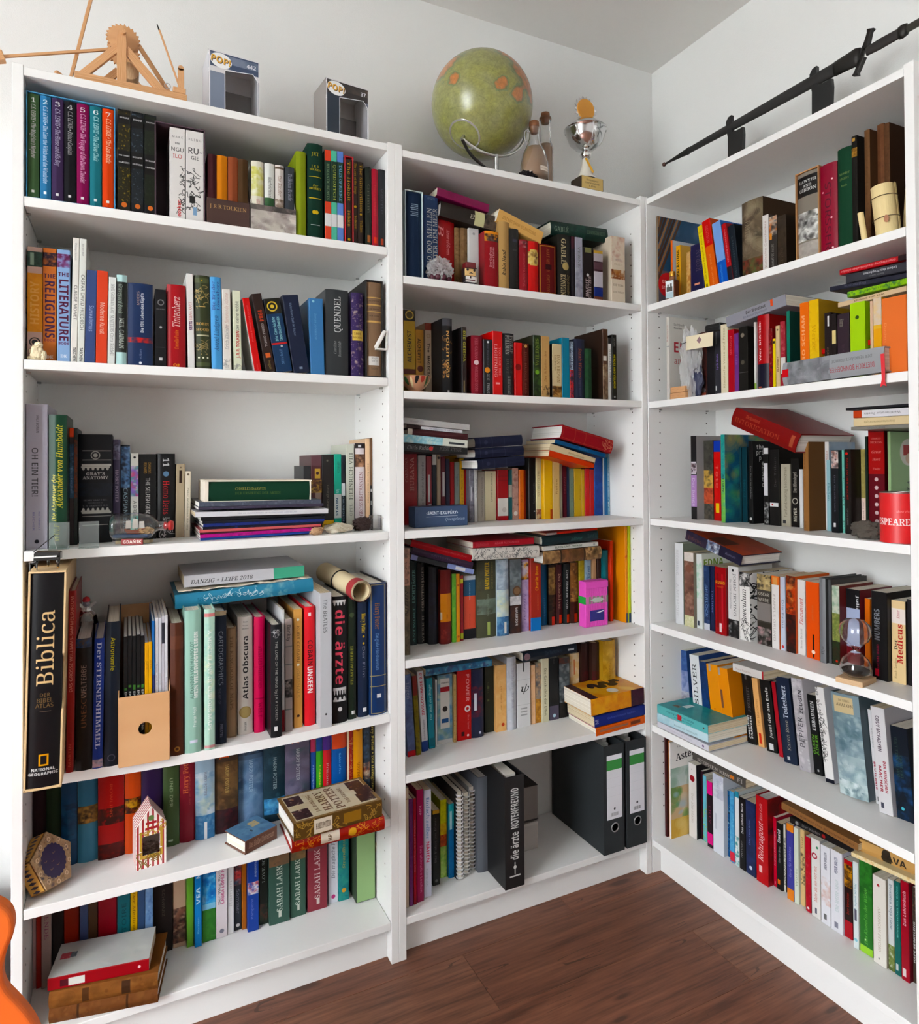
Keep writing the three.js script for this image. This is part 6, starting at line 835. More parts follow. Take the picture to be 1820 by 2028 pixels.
function coverGeo(b) {
  const { w, h, d } = b, hard = b.kind === 'H', t = Math.min(hard ? 0.0026 : 0.0009, w * 0.2), rd = hard && w > 0.011 && !b.art;
  const bl = rd ? Math.min(0.16 * w, 0.005) : Math.min(0.0012, w * 0.1), N = rd ? 8 : 3, outer = [[0, -d]];
  for (let k = 0; k <= N; k++) { const u = k / N, x = rd ? (1 - Math.cos(PI * u)) / 2 : u < 0.01 ? 0 : u > 0.99 ? 1 : u < 0.5 ? bl / w : 1 - bl / w; outer.push([x * w, rd ? -bl * (2 * x - 1) ** 2 : (k === 0 || k === N) ? -bl : 0]); }
  outer.push([w, -d]); b.bl = bl; b.t = t;
  const inner = outer.map(([x, z], k) => [Math.min(w - t, Math.max(t, x)), k === 0 || k === outer.length - 1 ? z : Math.min(z - t, -t)]);
  const P = [], U = [], ub = (b.ax + b.sw + 5) / AT, vb = 1 - (b.ay + b.ph / 2) / AT, uS = (x) => (b.ax + 0.5 + x / w * (b.sw - 1)) / AT, vS = (y) => 1 - (b.ay + b.ph - 0.5 - y / h * (b.ph - 1)) / AT;
  const quad = (a, bb, c, dd, uv) => { P.push(...a, ...bb, ...c, ...a, ...c, ...dd); const q = uv ?? Array(4).fill([ub, vb]); U.push(...q[0], ...q[1], ...q[2], ...q[0], ...q[2], ...q[3]); };
  const n = outer.length;
  for (let k = 0; k < n - 1; k++) {
    const [x0, z0] = outer[k], [x1, z1] = outer[k + 1], [i0, j0] = inner[k], [i1, j1] = inner[k + 1];
    let uv; if (k > 0 && k < n - 2) uv = [[uS(x0), vS(0)], [uS(x1), vS(0)], [uS(x1), vS(h)], [uS(x0), vS(h)]];
    if (k === n - 2 && b.art) { const u0 = (b.ax + b.sw + 10.5) / AT, u1 = (b.ax + b.sw + 9.5 + b.aw) / AT; uv = [[u0, vS(0)], [u1, vS(0)], [u1, vS(h)], [u0, vS(h)]]; }
    quad([x0, 0, z0], [x1, 0, z1], [x1, h, z1], [x0, h, z0], uv);
    quad([i1, 0, j1], [i0, 0, j0], [i0, h, j0], [i1, h, j1]);
    quad([x0, h, z0], [x1, h, z1], [i1, h, j1], [i0, h, j0]);
    quad([x1, 0, z1], [x0, 0, z0], [i0, 0, j0], [i1, 0, j1]);
  }
  for (const k of [0, n - 1]) { const [x, z] = outer[k], [i, j] = inner[k]; k ? quad([x, 0, z], [i, 0, j], [i, h, j], [x, h, z]) : quad([i, 0, j], [x, 0, z], [x, h, z], [i, h, j]); }
  const g = new THREE.BufferGeometry(); g.setAttribute('position', new THREE.Float32BufferAttribute(P, 3)); g.setAttribute('uv', new THREE.Float32BufferAttribute(U, 2));
  g.computeVertexNormals();
  return rd ? toCreasedNormals(g, 0.6) : g;
}
function pageGeo(b) {
  const hard = b.kind === 'H', o = hard ? 0.0032 : 0.0003, { w, h, d, t, bl } = b, W = w - 2 * t - 0.0002, D = d - t - bl - (hard ? 0.0042 : 0.0006);
  const g = box(W, h - 2 * o, D).translate(w / 2, h / 2, -t - bl - 0.0002 - D / 2), p = g.attributes.position, u = g.attributes.uv, r = rnd();
  for (let i = 0; i < p.count; i++) u.setXY(i, p.getX(i) * 16 + r, (p.getY(i) + p.getZ(i)) * 3);
  return g;
}
function placeBook(o, b) {
  o.rotation.order = 'YXZ';
  if (b.star === '#') { o.position.set(b.x, b.y, b.z); o.rotation.set(0, b.yaw * PI / 180, PI / 2 + b.tilt * PI / 180); return; }
  let s = b.s, y, rz = 0;
  if (b.star) { const a = b.tilt * PI / 180; s += b.h * Math.cos(a); y = b.y + b.h * Math.sin(a); rz = PI / 2 + a; }
  else { y = SHELF[b.key][b.i] + b.lift + 0.0002; if (b.sh === 'A3') y -= sagA3(s + b.w / 2); if (b.lean > 0) { s += b.w; } rz = -b.lean * PI / 180; }
  if (b.key === 'C') { o.position.set(XC + b.inset, y, s); o.rotation.set(0, -PI / 2, rz); } else { o.position.set(s, y, -b.inset); o.rotation.set(0, 0, rz); }
  if (!b.star && b.lean > 0) { o.children.forEach((m) => { m.position.x -= b.w; }); }
}
const NTH = ['top', 'second', 'third', 'fourth', 'fifth', 'bottom'], UNDER = { A: 'catapult', B: 'globe', C: 'sword' };
const small = { cover: [], pages: [] };
for (const b of list) {
  const tmp = new THREE.Group(), mat = b.matt ? b.atlas.matt : b.atlas.gloss, pg = PAGES[b.kind === 'H' ? (rnd() < 0.6 ? 0 : 2) : b.kind === 'M' ? 2 : rnd() < 0.5 ? 1 : 0];
  const cg = coverGeo(b), gg = pageGeo(b);
  if (b.label || b.kind === 'M') {
    const mag = b.kind === 'M', phrase = `${NTH[b.i]} shelf under ${UNDER[b.key]}`;
    const o = thing(mag ? 'magazine' : b.kind === 'H' ? 'hardback_book' : 'paperback_book', b.star === '#' ? b.label : `${b.label}, ${phrase}`, mag ? 'magazine' : 'book', [0, 0, 0], 0, mag ? (b.sh === 'A2' ? 'magazines in the wrapped pile' : 'magazines in the wooden file') : `books on the ${phrase}`);
    part('cover', cg, mat, o); part('pages', gg, pg, o); placeBook(o, b);
  } else {
    part('c', cg, mat, tmp); part('p', gg, pg, tmp); placeBook(tmp, b); tmp.updateMatrixWorld(true);
    small.cover.push([cg.clone().applyMatrix4(tmp.children[0].matrixWorld), mat]); small.pages.push([gg.clone().applyMatrix4(tmp.children[1].matrixWorld), pg]);
  }
}
{ // the small rest of the books: one object
  const byMat = new Map(); for (const [g, m] of [...small.cover, ...small.pages]) { if (!byMat.has(m)) byMat.set(m, []); byMat.get(m).push(g); }
  const mats = [...byMat.keys()], g = mergeGeometries(mats.map((m) => merge(byMat.get(m))), true);
  const o = part('narrow_books', g, mats, scene);
  o.userData = { kind: 'stuff', label: 'remaining narrow and half-hidden books between the larger ones on all shelves', category: 'books' };
}

// ---------------------------------------------------------------- slipcases and open-front boxes round the books
const rowOf = (sh, test) => list.filter((b) => b.sh === sh && !b.star && test(b.label));
function slipcase(label, sh, test, mat, o = {}) {
  const set = rowOf(sh, test), s0 = Math.min(...set.map((b) => b.s)) - 0.0004, s1 = Math.max(...set.map((b) => b.s + b.w)) + 0.0004 + (o.extra ?? 0), h = Math.max(...set.map((b) => b.h)) + (o.head ?? 0.002), y0 = SHELF[sh[0]][+sh[1]];
  const fr = Math.min(...set.map((b) => b.inset)) - (o.forward ?? 0.0005), d = o.d ?? Math.max(...set.map((b) => b.d)) + 0.004, t = o.t ?? 0.0022, w = s1 - s0, lift = set[0].lift || 0.003, sx0 = s0 - (o.left ?? 0);
  const C = sh[0] === 'C', g = thing('slipcase', label, 'slipcase', C ? [XC + fr, y0, sx0] : [sx0, y0, -fr], C ? -PI / 2 : 0), W = s1 - sx0, Ht = lift + h;
  part('bottom_panel', rbox(W + 2 * t, lift - 0.0006, d, 0.0005), mat, g, [W / 2, lift / 2, -d / 2]);
  if (!o.open) part('top_panel', rbox(W + 2 * t, t, d, 0.0005), o.top ?? mat, g, [W / 2, Ht + t / 2, -d / 2]);
  for (const x of [-t / 2, W + t / 2]) part('side_panel', o.open ? slab([[0, 0], [-d, 0], [-d, Ht], [-d * 0.55, Ht], [0, o.open]], t, 0.0003).rotateY(-PI / 2).translate(t / 2, 0, 0) : rbox(t, Ht, d, 0.0005), mat, g, o.open ? [x, 0, 0] : [x, Ht / 2, -d / 2]);
  part('back_panel', rbox(W, Ht, t, 0.0005), mat, g, [W / 2, Ht / 2, -d + t / 2]);
  if (o.open) part('front_panel', scaleUnit(rbox(W + 2 * t, o.open, t, 0.0005), W + 2 * t, o.open), o.front ?? mat, g, [W / 2, o.open / 2, t / 2 + 0.0004]);
  return g;
}
function scaleUnit(g, w, h) { const p = g.attributes.position, u = g.attributes.uv; for (let i = 0; i < p.count; i++) u.setXY(i, p.getX(i) / w + 0.5, p.getY(i) / h + 0.5); return g; }
const print = (w, h, base, ops, dens = 1600) => canvasTex(Math.ceil(w * dens), Math.ceil(h * dens), (c, a, b) => printSpine(c, 0, 0, a, b, base, ops));
slipcase('blue slipcase holding the numbered volumes, top shelf under catapult', 'A0', (l) => /inside the blue/.test(l), std(0x3f8ab4, 0.6), { d: 0.14 });
slipcase('dark purple slipcase with the two white lettered volumes, top shelf under catapult', 'A0', (l) => /large (NGU|RU) letter/.test(l), std(0x4a3440, 0.6), { left: 0.027, d: 0.14 });
slipcase('brown open-front box with gold author name, top shelf under catapult', 'A0', (l) => /brown open-front/.test(l), std(0x3a2018, 0.6), { open: 0.058, d: 0.13, front: std(0xffffff, 0.6, { map: print(0.09, 0.058, '#3a2018', ['th,J R R TOLKIEN,.3,.86,d8b070,r']) }) });
slipcase('grey marbled open-front box with mountain picture, top shelf under catapult', 'A0', (l) => /grey marbled/.test(l), std(0xb0a8a0, 0.6), { open: 0.06, d: 0.13, front: std(0xffffff, 0.55, { map: print(0.09, 0.06, '#b8aea6', ['n,0,1,d8d0c8 b8aea6 8a7e78 c8c0b8 6a605c', 'n,0,.2,3a3430 5a5450 8a7e78']) }) });
slipcase('bright red slipcase with three dark brown volumes, top shelf under catapult', 'A0', (l) => /the red slipcase/.test(l), std(0xb02028, 0.5), { d: 0.14 });
slipcase('black slipcase round the gold-banded brown book, second shelf under catapult', 'A1', (l) => /black slipcase/.test(l), std(0x1a1716, 0.6), { d: 0.17, t: 0.003 });
slipcase('pale blue-grey slipcase round the navy book, top shelf under globe', 'B0', (l) => /pale slipcase/.test(l), std(0xb4c4c4, 0.6), { d: 0.16, left: 0.003 });
slipcase('tan slipcase round the thick grey history volume, top shelf under sword', 'C0', (l) => /tan slipcase/.test(l), std(0xa8784a, 0.7), { d: 0.17, t: 0.003 });
{ // the tall cream-edged case that overhangs the shelf, its right side notched for the thumb
  const b = list.find((q) => /cream-edged/.test(q.label)), g = thing('slipcase', 'very tall cream-edged slipcase overhanging the fourth shelf under catapult', 'slipcase', [b.s + b.w, SHELF.A[3] - sagA3(-0.74) + 0.0003, 0.0655]);
  g.rotation.order = 'YXZ'; g.rotation.z = -1.2 * PI / 180; const cream = std(0xd8b888, 0.65), t = 0.0035, w = b.w + 0.001, h = b.h + 0.001, d = 0.3, y0 = 0.005;
  const side = (n) => slab(n ? [[0, 0], [-d, 0], [-d, h + y0], [0, h + y0], [0, h * 0.63], [-0.004, h * 0.62], [-0.02, h * 0.58], [-0.02, h * 0.4], [-0.004, h * 0.36], [0, h * 0.35]] : [[0, 0], [-d, 0], [-d, h + y0], [0, h + y0]], t, 0.0006).rotateY(-PI / 2);
  part('side_panel', side(0), cream, g, [-w + 0.0002, 0, 0]); part('side_panel', side(1), cream, g, [t + 0.0004, 0, 0]);
  part('bottom_panel', rbox(w + 2 * t, 0.0046, d, 0.0008), cream, g, [-w / 2, 0.0023, -d / 2]); part('top_panel', rbox(w + 2 * t, t, d, 0.0008), cream, g, [-w / 2, h + y0 + t / 2, -d / 2]);
}
{ // cream case lying round the dark green book on the magazines
  const b = list.find((q) => /lying in the cream/.test(q.label)), g = thing('slipcase', 'cream slipcase lying round the dark green book on the magazine pile', 'slipcase', [b.s, b.y, -b.inset + 0.0004]), m = std(0xe6dccb, 0.7), t = 0.003; g.rotation.z = b.tilt * PI / 180;
  part('bottom_panel', rbox(b.h + 0.014, t, 0.15, 0.0006), m, g, [b.h / 2 - 0.002, -t / 2, -0.075]); part('top_panel', rbox(b.h + 0.014, t, 0.15, 0.0006), m, g, [b.h / 2 - 0.002, b.w + t / 2 + 0.0004, -0.075]);
  part('side_panel', rbox(0.008, b.w, 0.15, 0.0006), m, g, [-0.0045, b.w / 2, -0.075]); part('side_panel', rbox(t, b.w, 0.15, 0.0006), m, g, [b.h + 0.002, b.w / 2, -0.075]);
}

// ---------------------------------------------------------------- on top of the first bookcase
{ // wooden catapult kit
  const g = thing('wooden_catapult', 'light wooden catapult kit with toothed wheel and long throwing rods', 'wooden model', [-0.6, 2.0163, 0]), w = M.wood, y = (v) => v - 2.0163, B = (n, a, b, h, t) => part(n, bar([a[0] + 0.6, y(a[1]), a[2]], [b[0] + 0.6, y(b[1]), b[2]], h, t), w, g);
  B('base_beam', [-0.695, 2.0305, -0.036], [-0.478, 2.0305, -0.036], 0.028, 0.012); B('base_beam', [-0.695, 2.0305, -0.134], [-0.478, 2.0305, -0.134], 0.028, 0.012);
  B('cross_beam', [-0.678, 2.0285, -0.128], [-0.678, 2.0285, -0.042], 0.02, 0.014); B('cross_beam', [-0.492, 2.0285, -0.128], [-0.492, 2.0285, -0.042], 0.02, 0.014);
  for (const z of [-0.036, -0.134]) {
    B('post', [-0.607, 2.04, z + 0.001], [-0.607, 2.152, z + 0.001], 0.0185, 0.009);
    B('brace', [-0.614, 2.118, z - 0.002], [-0.684, 2.038, z - 0.002], 0.015, 0.009);
    B('brace', [-0.6, 2.118, z - 0.002], [-0.524, 2.038, z - 0.002], 0.017, 0.009);
  }
  const teeth = []; for (let i = 0; i < 24; i++) { const a = i / 24 * 2 * PI; teeth.push([0.029 * Math.cos(a), 0.029 * Math.sin(a)], [0.034 * Math.cos(a + 0.2), 0.034 * Math.sin(a + 0.2)]); }
  part('toothed_wheel', slab(teeth, 0.006, 0.0004), w, g, [-0.004, y(2.1475), -0.06]); part('toothed_wheel', slab(teeth, 0.006, 0.0004), w, g, [-0.004, y(2.1475), -0.115]);
  part('axle', cyl(0.005, 0.005, 0.125, 16).rotateX(PI / 2), w, g, [-0.004, y(2.1475), -0.085]);
  part('drum', cyl(0.019, 0.019, 0.05, 20).rotateX(PI / 2), M.paleWood, g, [0.008, y(2.085), -0.085]);
  B('throwing_rod', [-0.632, 2.129, -0.075], [-0.823, 2.064, -0.075], 0.0055, 0.0055);
  part('cup_block', rbox(0.018, 0.02, 0.02, 0.002), w, g, [-0.231, y(2.061), -0.075], [0, 0, 0.33]);
  B('long_rod', [-0.705, 2.052, -0.085], [-0.648, 2.325, -0.085], 0.0065, 0.0065); B('crank', [-0.731, 2.047, -0.06], [-0.703, 2.041, -0.085], 0.009, 0.008);
  B('rear_strut', [-0.572, 2.178, -0.122], [-0.497, 2.068, -0.122], 0.009, 0.007); B('rear_strut', [-0.497, 2.07, -0.122], [-0.478, 2.042, -0.122], 0.009, 0.007);
  B('end_post', [-0.489, 2.0455, -0.038], [-0.4895, 2.103, -0.038], 0.0125, 0.008); part('end_cap', cyl(0.006, 0.006, 0.008, 16).rotateX(PI / 2), w, g, [0.1105, y(2.103), -0.038]);
  B('thin_rod', [-0.494, 2.07, -0.043], [-0.533, 2.181, -0.043], 0.0038, 0.0038); part('rod_tip', cyl(0.0008, 0.002, 0.013, 8), M.darkMetal, g, [0.0645, y(2.187), -0.043], [0, 0, 0.33]);
  part('end_block', rbox(0.026, 0.012, 0.02, 0.001), w, g, [0.107, y(2.051), -0.04]);
  part('cord_ring', new THREE.TorusGeometry(0.006, 0.0009, 8, 20), M.film, g, [0.083, y(2.057), -0.036]);
}
function windowBox(label, x, z, yaw, tone, num, ops) {
  const w = 0.114, h = 0.16, d = 0.09, t = 0.0012, g = thing('window_box', label, 'toy box', [x, TOPY.A + 0.0003, z], yaw, 'window boxes on the first bookcase');
  const card = std(tone, 0.5), hole = new THREE.Path(); [[0.036, 0.022], [0.036, 0.118], [0.098, 0.126], [0.109, 0.112], [0.109, 0.022]].forEach(([a, b], i) => hole[i ? 'lineTo' : 'moveTo'](a, b));
  const face = std(0xffffff, 0.4, { map: canvasTex(342, 480, (c, W, Hh) => { c.fillStyle = '#e6e4e6'; c.fillRect(0, 0, W, Hh); printSpine(c, 8, 8, W - 16, Hh - 16, '#5a6070', ops); c.strokeStyle = '#e8e8ea'; c.lineWidth = 10; c.beginPath(); [[0.036, 0.022], [0.036, 0.118], [0.098, 0.126], [0.109, 0.112], [0.109, 0.022], [0.036, 0.022]].forEach(([a, b], i) => c[i ? 'lineTo' : 'moveTo'](a / w * W, Hh - b / h * Hh)); c.stroke();
    c.fillStyle = '#f0f0f0'; c.beginPath(); c.ellipse(80, 62, 72, 52, 0.1, 0, 7); c.fill(); c.save(); c.translate(80, 62); c.rotate(0.12); c.textAlign = 'center'; c.font = 'bold 62px sans-serif'; c.fillStyle = '#3a2a1a'; c.fillText('POP!', 2, 22); c.fillStyle = '#d8a030'; c.fillText('POP!', -2, 18); c.restore();
    c.fillStyle = '#d8d8e0'; c.font = 'bold 40px sans-serif'; c.textAlign = 'right'; c.fillText(num, W - 24, 66); }, { repeat: [1 / w, 1 / h] }) });
  part('front_panel', slab([[0, 0], [w, 0], [w, h], [0, h]], t, 0.0002, [hole]), face, g, [-w / 2, 0, -t]);
  part('window_film', box(0.074, 0.105, 0.0003), M.clear, g, [0.0155, 0.0735, -t - 0.0006]);
  for (const s of [-1, 1]) part('side_panel', rbox(t, h, d - t, 0.0003), s > 0 ? std(0xb8b6bc, 0.45) : card, g, [s * (w / 2 - t / 2), h / 2, -d / 2 - t / 2]);
  part('top_panel', rbox(w, t, d - t, 0.0003), card, g, [0, h - t / 2, -d / 2 - t / 2]); part('bottom_panel', rbox(w, t, d - t, 0.0003), card, g, [0, t / 2, -d / 2 - t / 2]);
  part('back_panel', rbox(w, h, t, 0.0003), card, g, [0, h / 2, -d + t / 2]); part('inner_tray', rbox(w - 0.012, 0.09, 0.003, 0.001), std(0x3a383c, 0.6), g, [0.004, 0.066, -d + 0.012]);
}
windowBox('pale blue-grey window box with empty dark window, nearer the catapult', -0.372, -0.062, 0.06, 0xd2d0d4, '442', ['b,0,.22,4a5a78', 'b,.22,.3,e4e2e4', 'b,.3,1,8a94a8,0,.3', 'n,.02,.14,5a6a88 6a7a94 8a94a8', 'b,.95,.98,1a1a1c,.35,1']);
windowBox('dark slate window box with empty dark window, nearer the globe', -0.101, -0.062, 0.1, 0x8a827e, '37', ['b,0,.22,3a3434', 'n,.02,.13,4a4440 3a3434 5a5048', 'b,.22,1,2c3a4a,0,.3', 'b,.9,1,4a4448,.3,1']);

// ---------------------------------------------------------------- on top of the corner bookcase
{ // globe
  const R = 0.145, g = thing('globe', 'large old olive green globe on a wooden foot', 'globe', [0.316, TOPY.B, -0.131]), cy = 0.238, S = V(-0.5276, -0.813, 0.2409).normalize();
  const blobs = [[0.19, 0.741, 0.64, 0.3], [0.378, 0.338, 0.862, 0.22], [0.3, 0.56, 0.77, 0.2], [-0.092, -0.063, 0.992, 0.15], [-0.858, 0.499, 0.116, 0.36], [0.253, -0.163, 0.95, 0.17], [-0.848, 0.094, 0.473, 0.13], [0.6, 0.1, 0.8, 0.25], [0.9, 0.4, -0.2, 0.6], [-0.2, 0.5, -0.85, 0.7], [0.1, 0.98, 0.1, 0.3]];
  const q = new THREE.Quaternion().setFromUnitVectors(V(0, -1, 0), S), W = 1024, Hh = 512, data = new Uint8Array(W * Hh * 4), d = V();
  for (let y = 0; y < Hh; y++) for (let x = 0; x < W; x++) {
    const th = (1 - (y + 0.5) / Hh) * PI, ph = (x + 0.5) / W * 2 * PI; d.set(-Math.cos(ph) * Math.sin(th), Math.cos(th), Math.sin(ph) * Math.sin(th)).applyQuaternion(q);
    const n1 = noise.noise(d.x * 4, d.y * 4, d.z * 4), n2 = noise.noise(d.x * 11, d.y * 11, d.z * 11), n3 = noise.noise(d.x * 30, d.y * 30, d.z * 30);
    let land = -1; for (const [a, b, c, r] of blobs) land = Math.max(land, 1 - Math.acos(Math.min(1, (a * d.x + b * d.y + c * d.z) / Math.hypot(a, b, c))) / r + 0.55 * n1 + 0.3 * n2);
    let c = land > 0.1 ? (land > 0.42 + 0.3 * n3 ? [178, 112, 58] : land > 0.25 ? [150, 108, 66] : [112, 112, 68]) : [138, 138, 80 + 20 * n1];
    if (land > -0.08 && land <= 0.1) c = [116, 128, 84]; const v = 1 + 0.1 * n2 + 0.1 * n3;
    if ((Math.abs((x % 85.33) - 42) < 0.5 || y % 43 === 0) && land < 0.1) c = c.map((k) => k * 0.86);
    const i = (y * W + x) * 4; for (let k = 0; k < 3; k++) data[i + k] = Math.min(255, c[k] * v); data[i + 3] = 255;
  }
  const t = new THREE.DataTexture(data, W, Hh); t.colorSpace = THREE.SRGBColorSpace; t.magFilter = THREE.LinearFilter; t.needsUpdate = true;
  const ball = part('ball', new THREE.SphereGeometry(R, 64, 48), phys(0xffffff, 0.3, { map: t, clearcoat: 0.5, clearcoatRoughness: 0.22 }), g, [0, cy, 0]); ball.quaternion.copy(q);
  const cap = part('pole_cap', lathe([[0, 0.004], [0.01, 0.004], [0.0455, 0], [0.047, -0.0016], [0.0445, -0.003]], 40), M.chrome, g); cap.quaternion.setFromUnitVectors(V(0, 1, 0), S); cap.position.set(0, cy, 0).addScaledVector(S, R * 0.955);
  const pin = part('pin', cyl(0.0045, 0.0045, 0.022, 14), M.metal, g); pin.quaternion.setFromUnitVectors(V(0, 1, 0), S); pin.position.set(0, cy, 0).addScaledVector(S, R + 0.006);
  const m = V(0.75, -0.62, 0.05), mm = m.addScaledVector(S, -m.dot(S)).normalize(), arc = []; for (let k = 0; k <= 24; k++) { const a = k / 24 * 2.3; arc.push(V(0, cy, 0).addScaledVector(S, (R + 0.011) * Math.cos(a)).addScaledVector(mm, (R + 0.011) * Math.sin(a)).toArray()); }
  part('meridian_arm', tube(arc, 0.0045, 48, 10), phys(0xd8d8d4, 0.2, { metalness: 0.7 }), g);
  const k0 = V(0, cy, 0).addScaledVector(S, (R + 0.011) * Math.cos(0.75)).addScaledVector(mm, (R + 0.011) * Math.sin(0.75));
  part('foot', lathe([[0, 0.03], [0.03, 0.03], [0.062, 0.0285], [0.078, 0.02], [0.082, 0.008], [0.082, 0], [0, 0]], 48), M.redWood, g, [k0.x + 0.012, 0.0003, k0.z - 0.02]);
  part('stem', tube([[k0.x, k0.y + 0.004, k0.z], [k0.x + 0.004, 0.055, k0.z - 0.008], [k0.x + 0.01, 0.028, k0.z - 0.016]], 0.006, 16, 12), M.metal, g);
  part('dark_brace', tube([V(0, cy, 0).addScaledVector(S, R + 0.014).toArray(), [-0.052, 0.075, 0.03], [k0.x + 0.005, 0.033, k0.z - 0.01]], 0.0045, 24, 10), M.darkMetal, g);
}
{ // corked jug with sand
  const g = thing('corked_jug', 'small corked glass jug of sand with a paper label', 'bottle', [0.441, TOPY.B + 0.0003, -0.052]);
  part('glass_body', lathe([[0, 0], [0.034, 0], [0.038, 0.004], [0.041, 0.03], [0.04, 0.06], [0.033, 0.09], [0.02, 0.118], [0.0145, 0.135], [0.0135, 0.158], [0.016, 0.166], [0.0125, 0.166], [0.0115, 0.15], [0.0125, 0.134], [0.018, 0.117], [0.031, 0.089], [0.038, 0.06], [0.039, 0.03], [0.036, 0.006], [0, 0.003]]), M.glass, g);
  part('sand', lathe([[0, 0.0035], [0.0355, 0.0065], [0.0385, 0.03], [0.0375, 0.06], [0.0305, 0.0885], [0.02, 0.108], [0, 0.111]]), M.sand, g);
  part('cork', lathe([[0, 0.15], [0.0108, 0.15], [0.0125, 0.168], [0.015, 0.17], [0.014, 0.182], [0, 0.184]], 24), M.cork, g);
  part('handle', tube([[-0.013, 0.15, 0], [-0.027, 0.152, 0], [-0.031, 0.138, 0], [-0.028, 0.122, 0], [-0.02, 0.116, 0]], 0.0028, 24, 8), M.glass, g);
  part('paper_label', new THREE.CylinderGeometry(0.0416, 0.0416, 0.013, 20, 1, true, -0.15, 0.72), std(0xffffff, 0.8, { side: THREE.DoubleSide, map: canvasTex(128, 64, (c) => { c.fillStyle = '#e0d4c4'; c.fillRect(0, 0, 128, 64); c.fillStyle = '#8a6a50'; c.font = '22px serif'; c.fillText('Sandstrand', 8, 40); }) }), g, [0, 0.036, 0]);
}
{ // tall corked bottle behind it
  const g = thing('corked_bottle', 'tall narrow corked glass bottle of sand behind the jug', 'bottle', [0.512, TOPY.B + 0.0003, -0.102]);
  part('glass_body', lathe([[0, 0], [0.02, 0], [0.0225, 0.003], [0.0225, 0.14], [0.02, 0.152], [0.0155, 0.16], [0.0148, 0.22], [0.018, 0.226], [0.018, 0.232], [0.0128, 0.232], [0.0128, 0.162], [0.0178, 0.152], [0.0205, 0.14], [0.0205, 0.005], [0, 0.003]]), M.glass, g);
  part('sand', lathe([[0, 0.0035], [0.0202, 0.0055], [0.0202, 0.14], [0.0175, 0.151], [0, 0.153]]), M.sand, g);
  part('cork', lathe([[0, 0.216], [0.0122, 0.216], [0.0135, 0.234], [0.0128, 0.246], [0, 0.247]], 24), M.cork, g);
}
const lump = (r, sx, sy, sz, f, amp, det = 4, off = 0) => { const s = new THREE.IcosahedronGeometry(r, det * 3), p = s.attributes.position, v = V(); for (let i = 0; i < p.count; i++) { v.fromBufferAttribute(p, i).normalize(); const k = 1 + amp * noise.noise(v.x * f + off, v.y * f, v.z * f) + amp * 0.5 * noise.noise(v.x * f * 2.3, v.y * f * 2.3 + off, v.z * f * 2.3); p.setXYZ(i, v.x * r * sx * k, v.y * r * sy * k, v.z * r * sz * k); } s.computeVertexNormals(); return toCreasedNormals(s, 0.9); };
{ const o = part('dried_leaf', lump(0.02, 1.15, 0.62, 0.8, 3.2, 0.7, 4, 3), std(0x1c1518, 0.9), scene, [0.402, TOPY.B + 0.0098, -0.028]); o.userData = { label: 'small crumpled black dried leaf lying before the jug', category: 'leaf' }; }
{ // trophy
  const g = thing('trophy_cup', 'silver trophy cup with gold disc on a marble block', 'trophy', [0.626, TOPY.B + 0.0003, -0.06]);
  part('marble_block', rbox(0.082, 0.052, 0.05, 0.0015), std(0x3a3028, 0.25), g, [0.004, 0.026, 0]);
  part('name_plate', rbox(0.076, 0.036, 0.0012, 0.0004), std(0xffffff, 0.4, { map: canvasTex(256, 128, (c) => { c.fillStyle = '#c8a860'; c.fillRect(0, 0, 256, 128); c.fillStyle = '#4a3a1a'; c.font = 'bold 24px serif'; c.textAlign = 'center'; c.fillText('Kreisjugend', 128, 44); c.fillText('Leichtathletik', 128, 74); c.fillText('1. Platz', 128, 104); }) }), g, [0.004, 0.034, 0.0258]);
  part('white_stem', lathe([[0.031, 0.052], [0.03, 0.056], [0.02, 0.068], [0.0135, 0.09], [0.0105, 0.114], [0, 0.114]]), std(0xd8d2c4, 0.35), g);
  part('gold_ribbon', bar([-0.008, 0.113, 0.0105], [0.013, 0.07, 0.0195], 0.007, 0.0012), std(0xc8920c, 0.35), g);
  part('knob', lathe([[0, 0.114], [0.01, 0.114], [0.0155, 0.12], [0.0175, 0.127], [0.0135, 0.135], [0.009, 0.138], [0, 0.139]]), M.chrome, g);
  const bowl = lathe([[0, 0.138], [0.012, 0.139], [0.032, 0.148], [0.048, 0.164], [0.056, 0.184], [0.0585, 0.196], [0.064, 0.2], [0.064, 0.2015], [0.058, 0.199], [0.055, 0.186], [0.046, 0.166], [0, 0.15]], 60);
  { const p = bowl.attributes.position; for (let i = 0; i < p.count; i++) { const a = Math.atan2(p.getZ(i), p.getX(i)), y = p.getY(i), k = y < 0.19 ? 1 + 0.012 * noise.noise(a * 9, y * 300, 2) : 1; p.setX(i, p.getX(i) * k); p.setZ(i, p.getZ(i) * k); } bowl.computeVertexNormals(); }
  part('bowl', bowl, M.chrome, g); part('cover', lathe([[0.057, 0.2], [0.05, 0.212], [0.036, 0.224], [0.016, 0.231], [0, 0.232]], 48), M.chrome, g);
  const ruff = []; for (let i = 0; i < 72; i++) { const a = i / 72 * 2 * PI, r = 0.036 + 0.004 * Math.sin(a * 18); ruff.push([r * Math.cos(a), r * Math.sin(a)]); }
  part('emblem_rim', slab(ruff, 0.004, 0.0008), M.chrome, g, [0, 0.263, -0.002]); part('emblem', cyl(0.0305, 0.0305, 0.0022, 40).rotateX(PI / 2), std(0xc8882a, 0.45), g, [0, 0.263, 0.0032]); part('emblem_post', cyl(0.003, 0.004, 0.008, 12), M.chrome, g, [0, 0.2335, 0]);
}

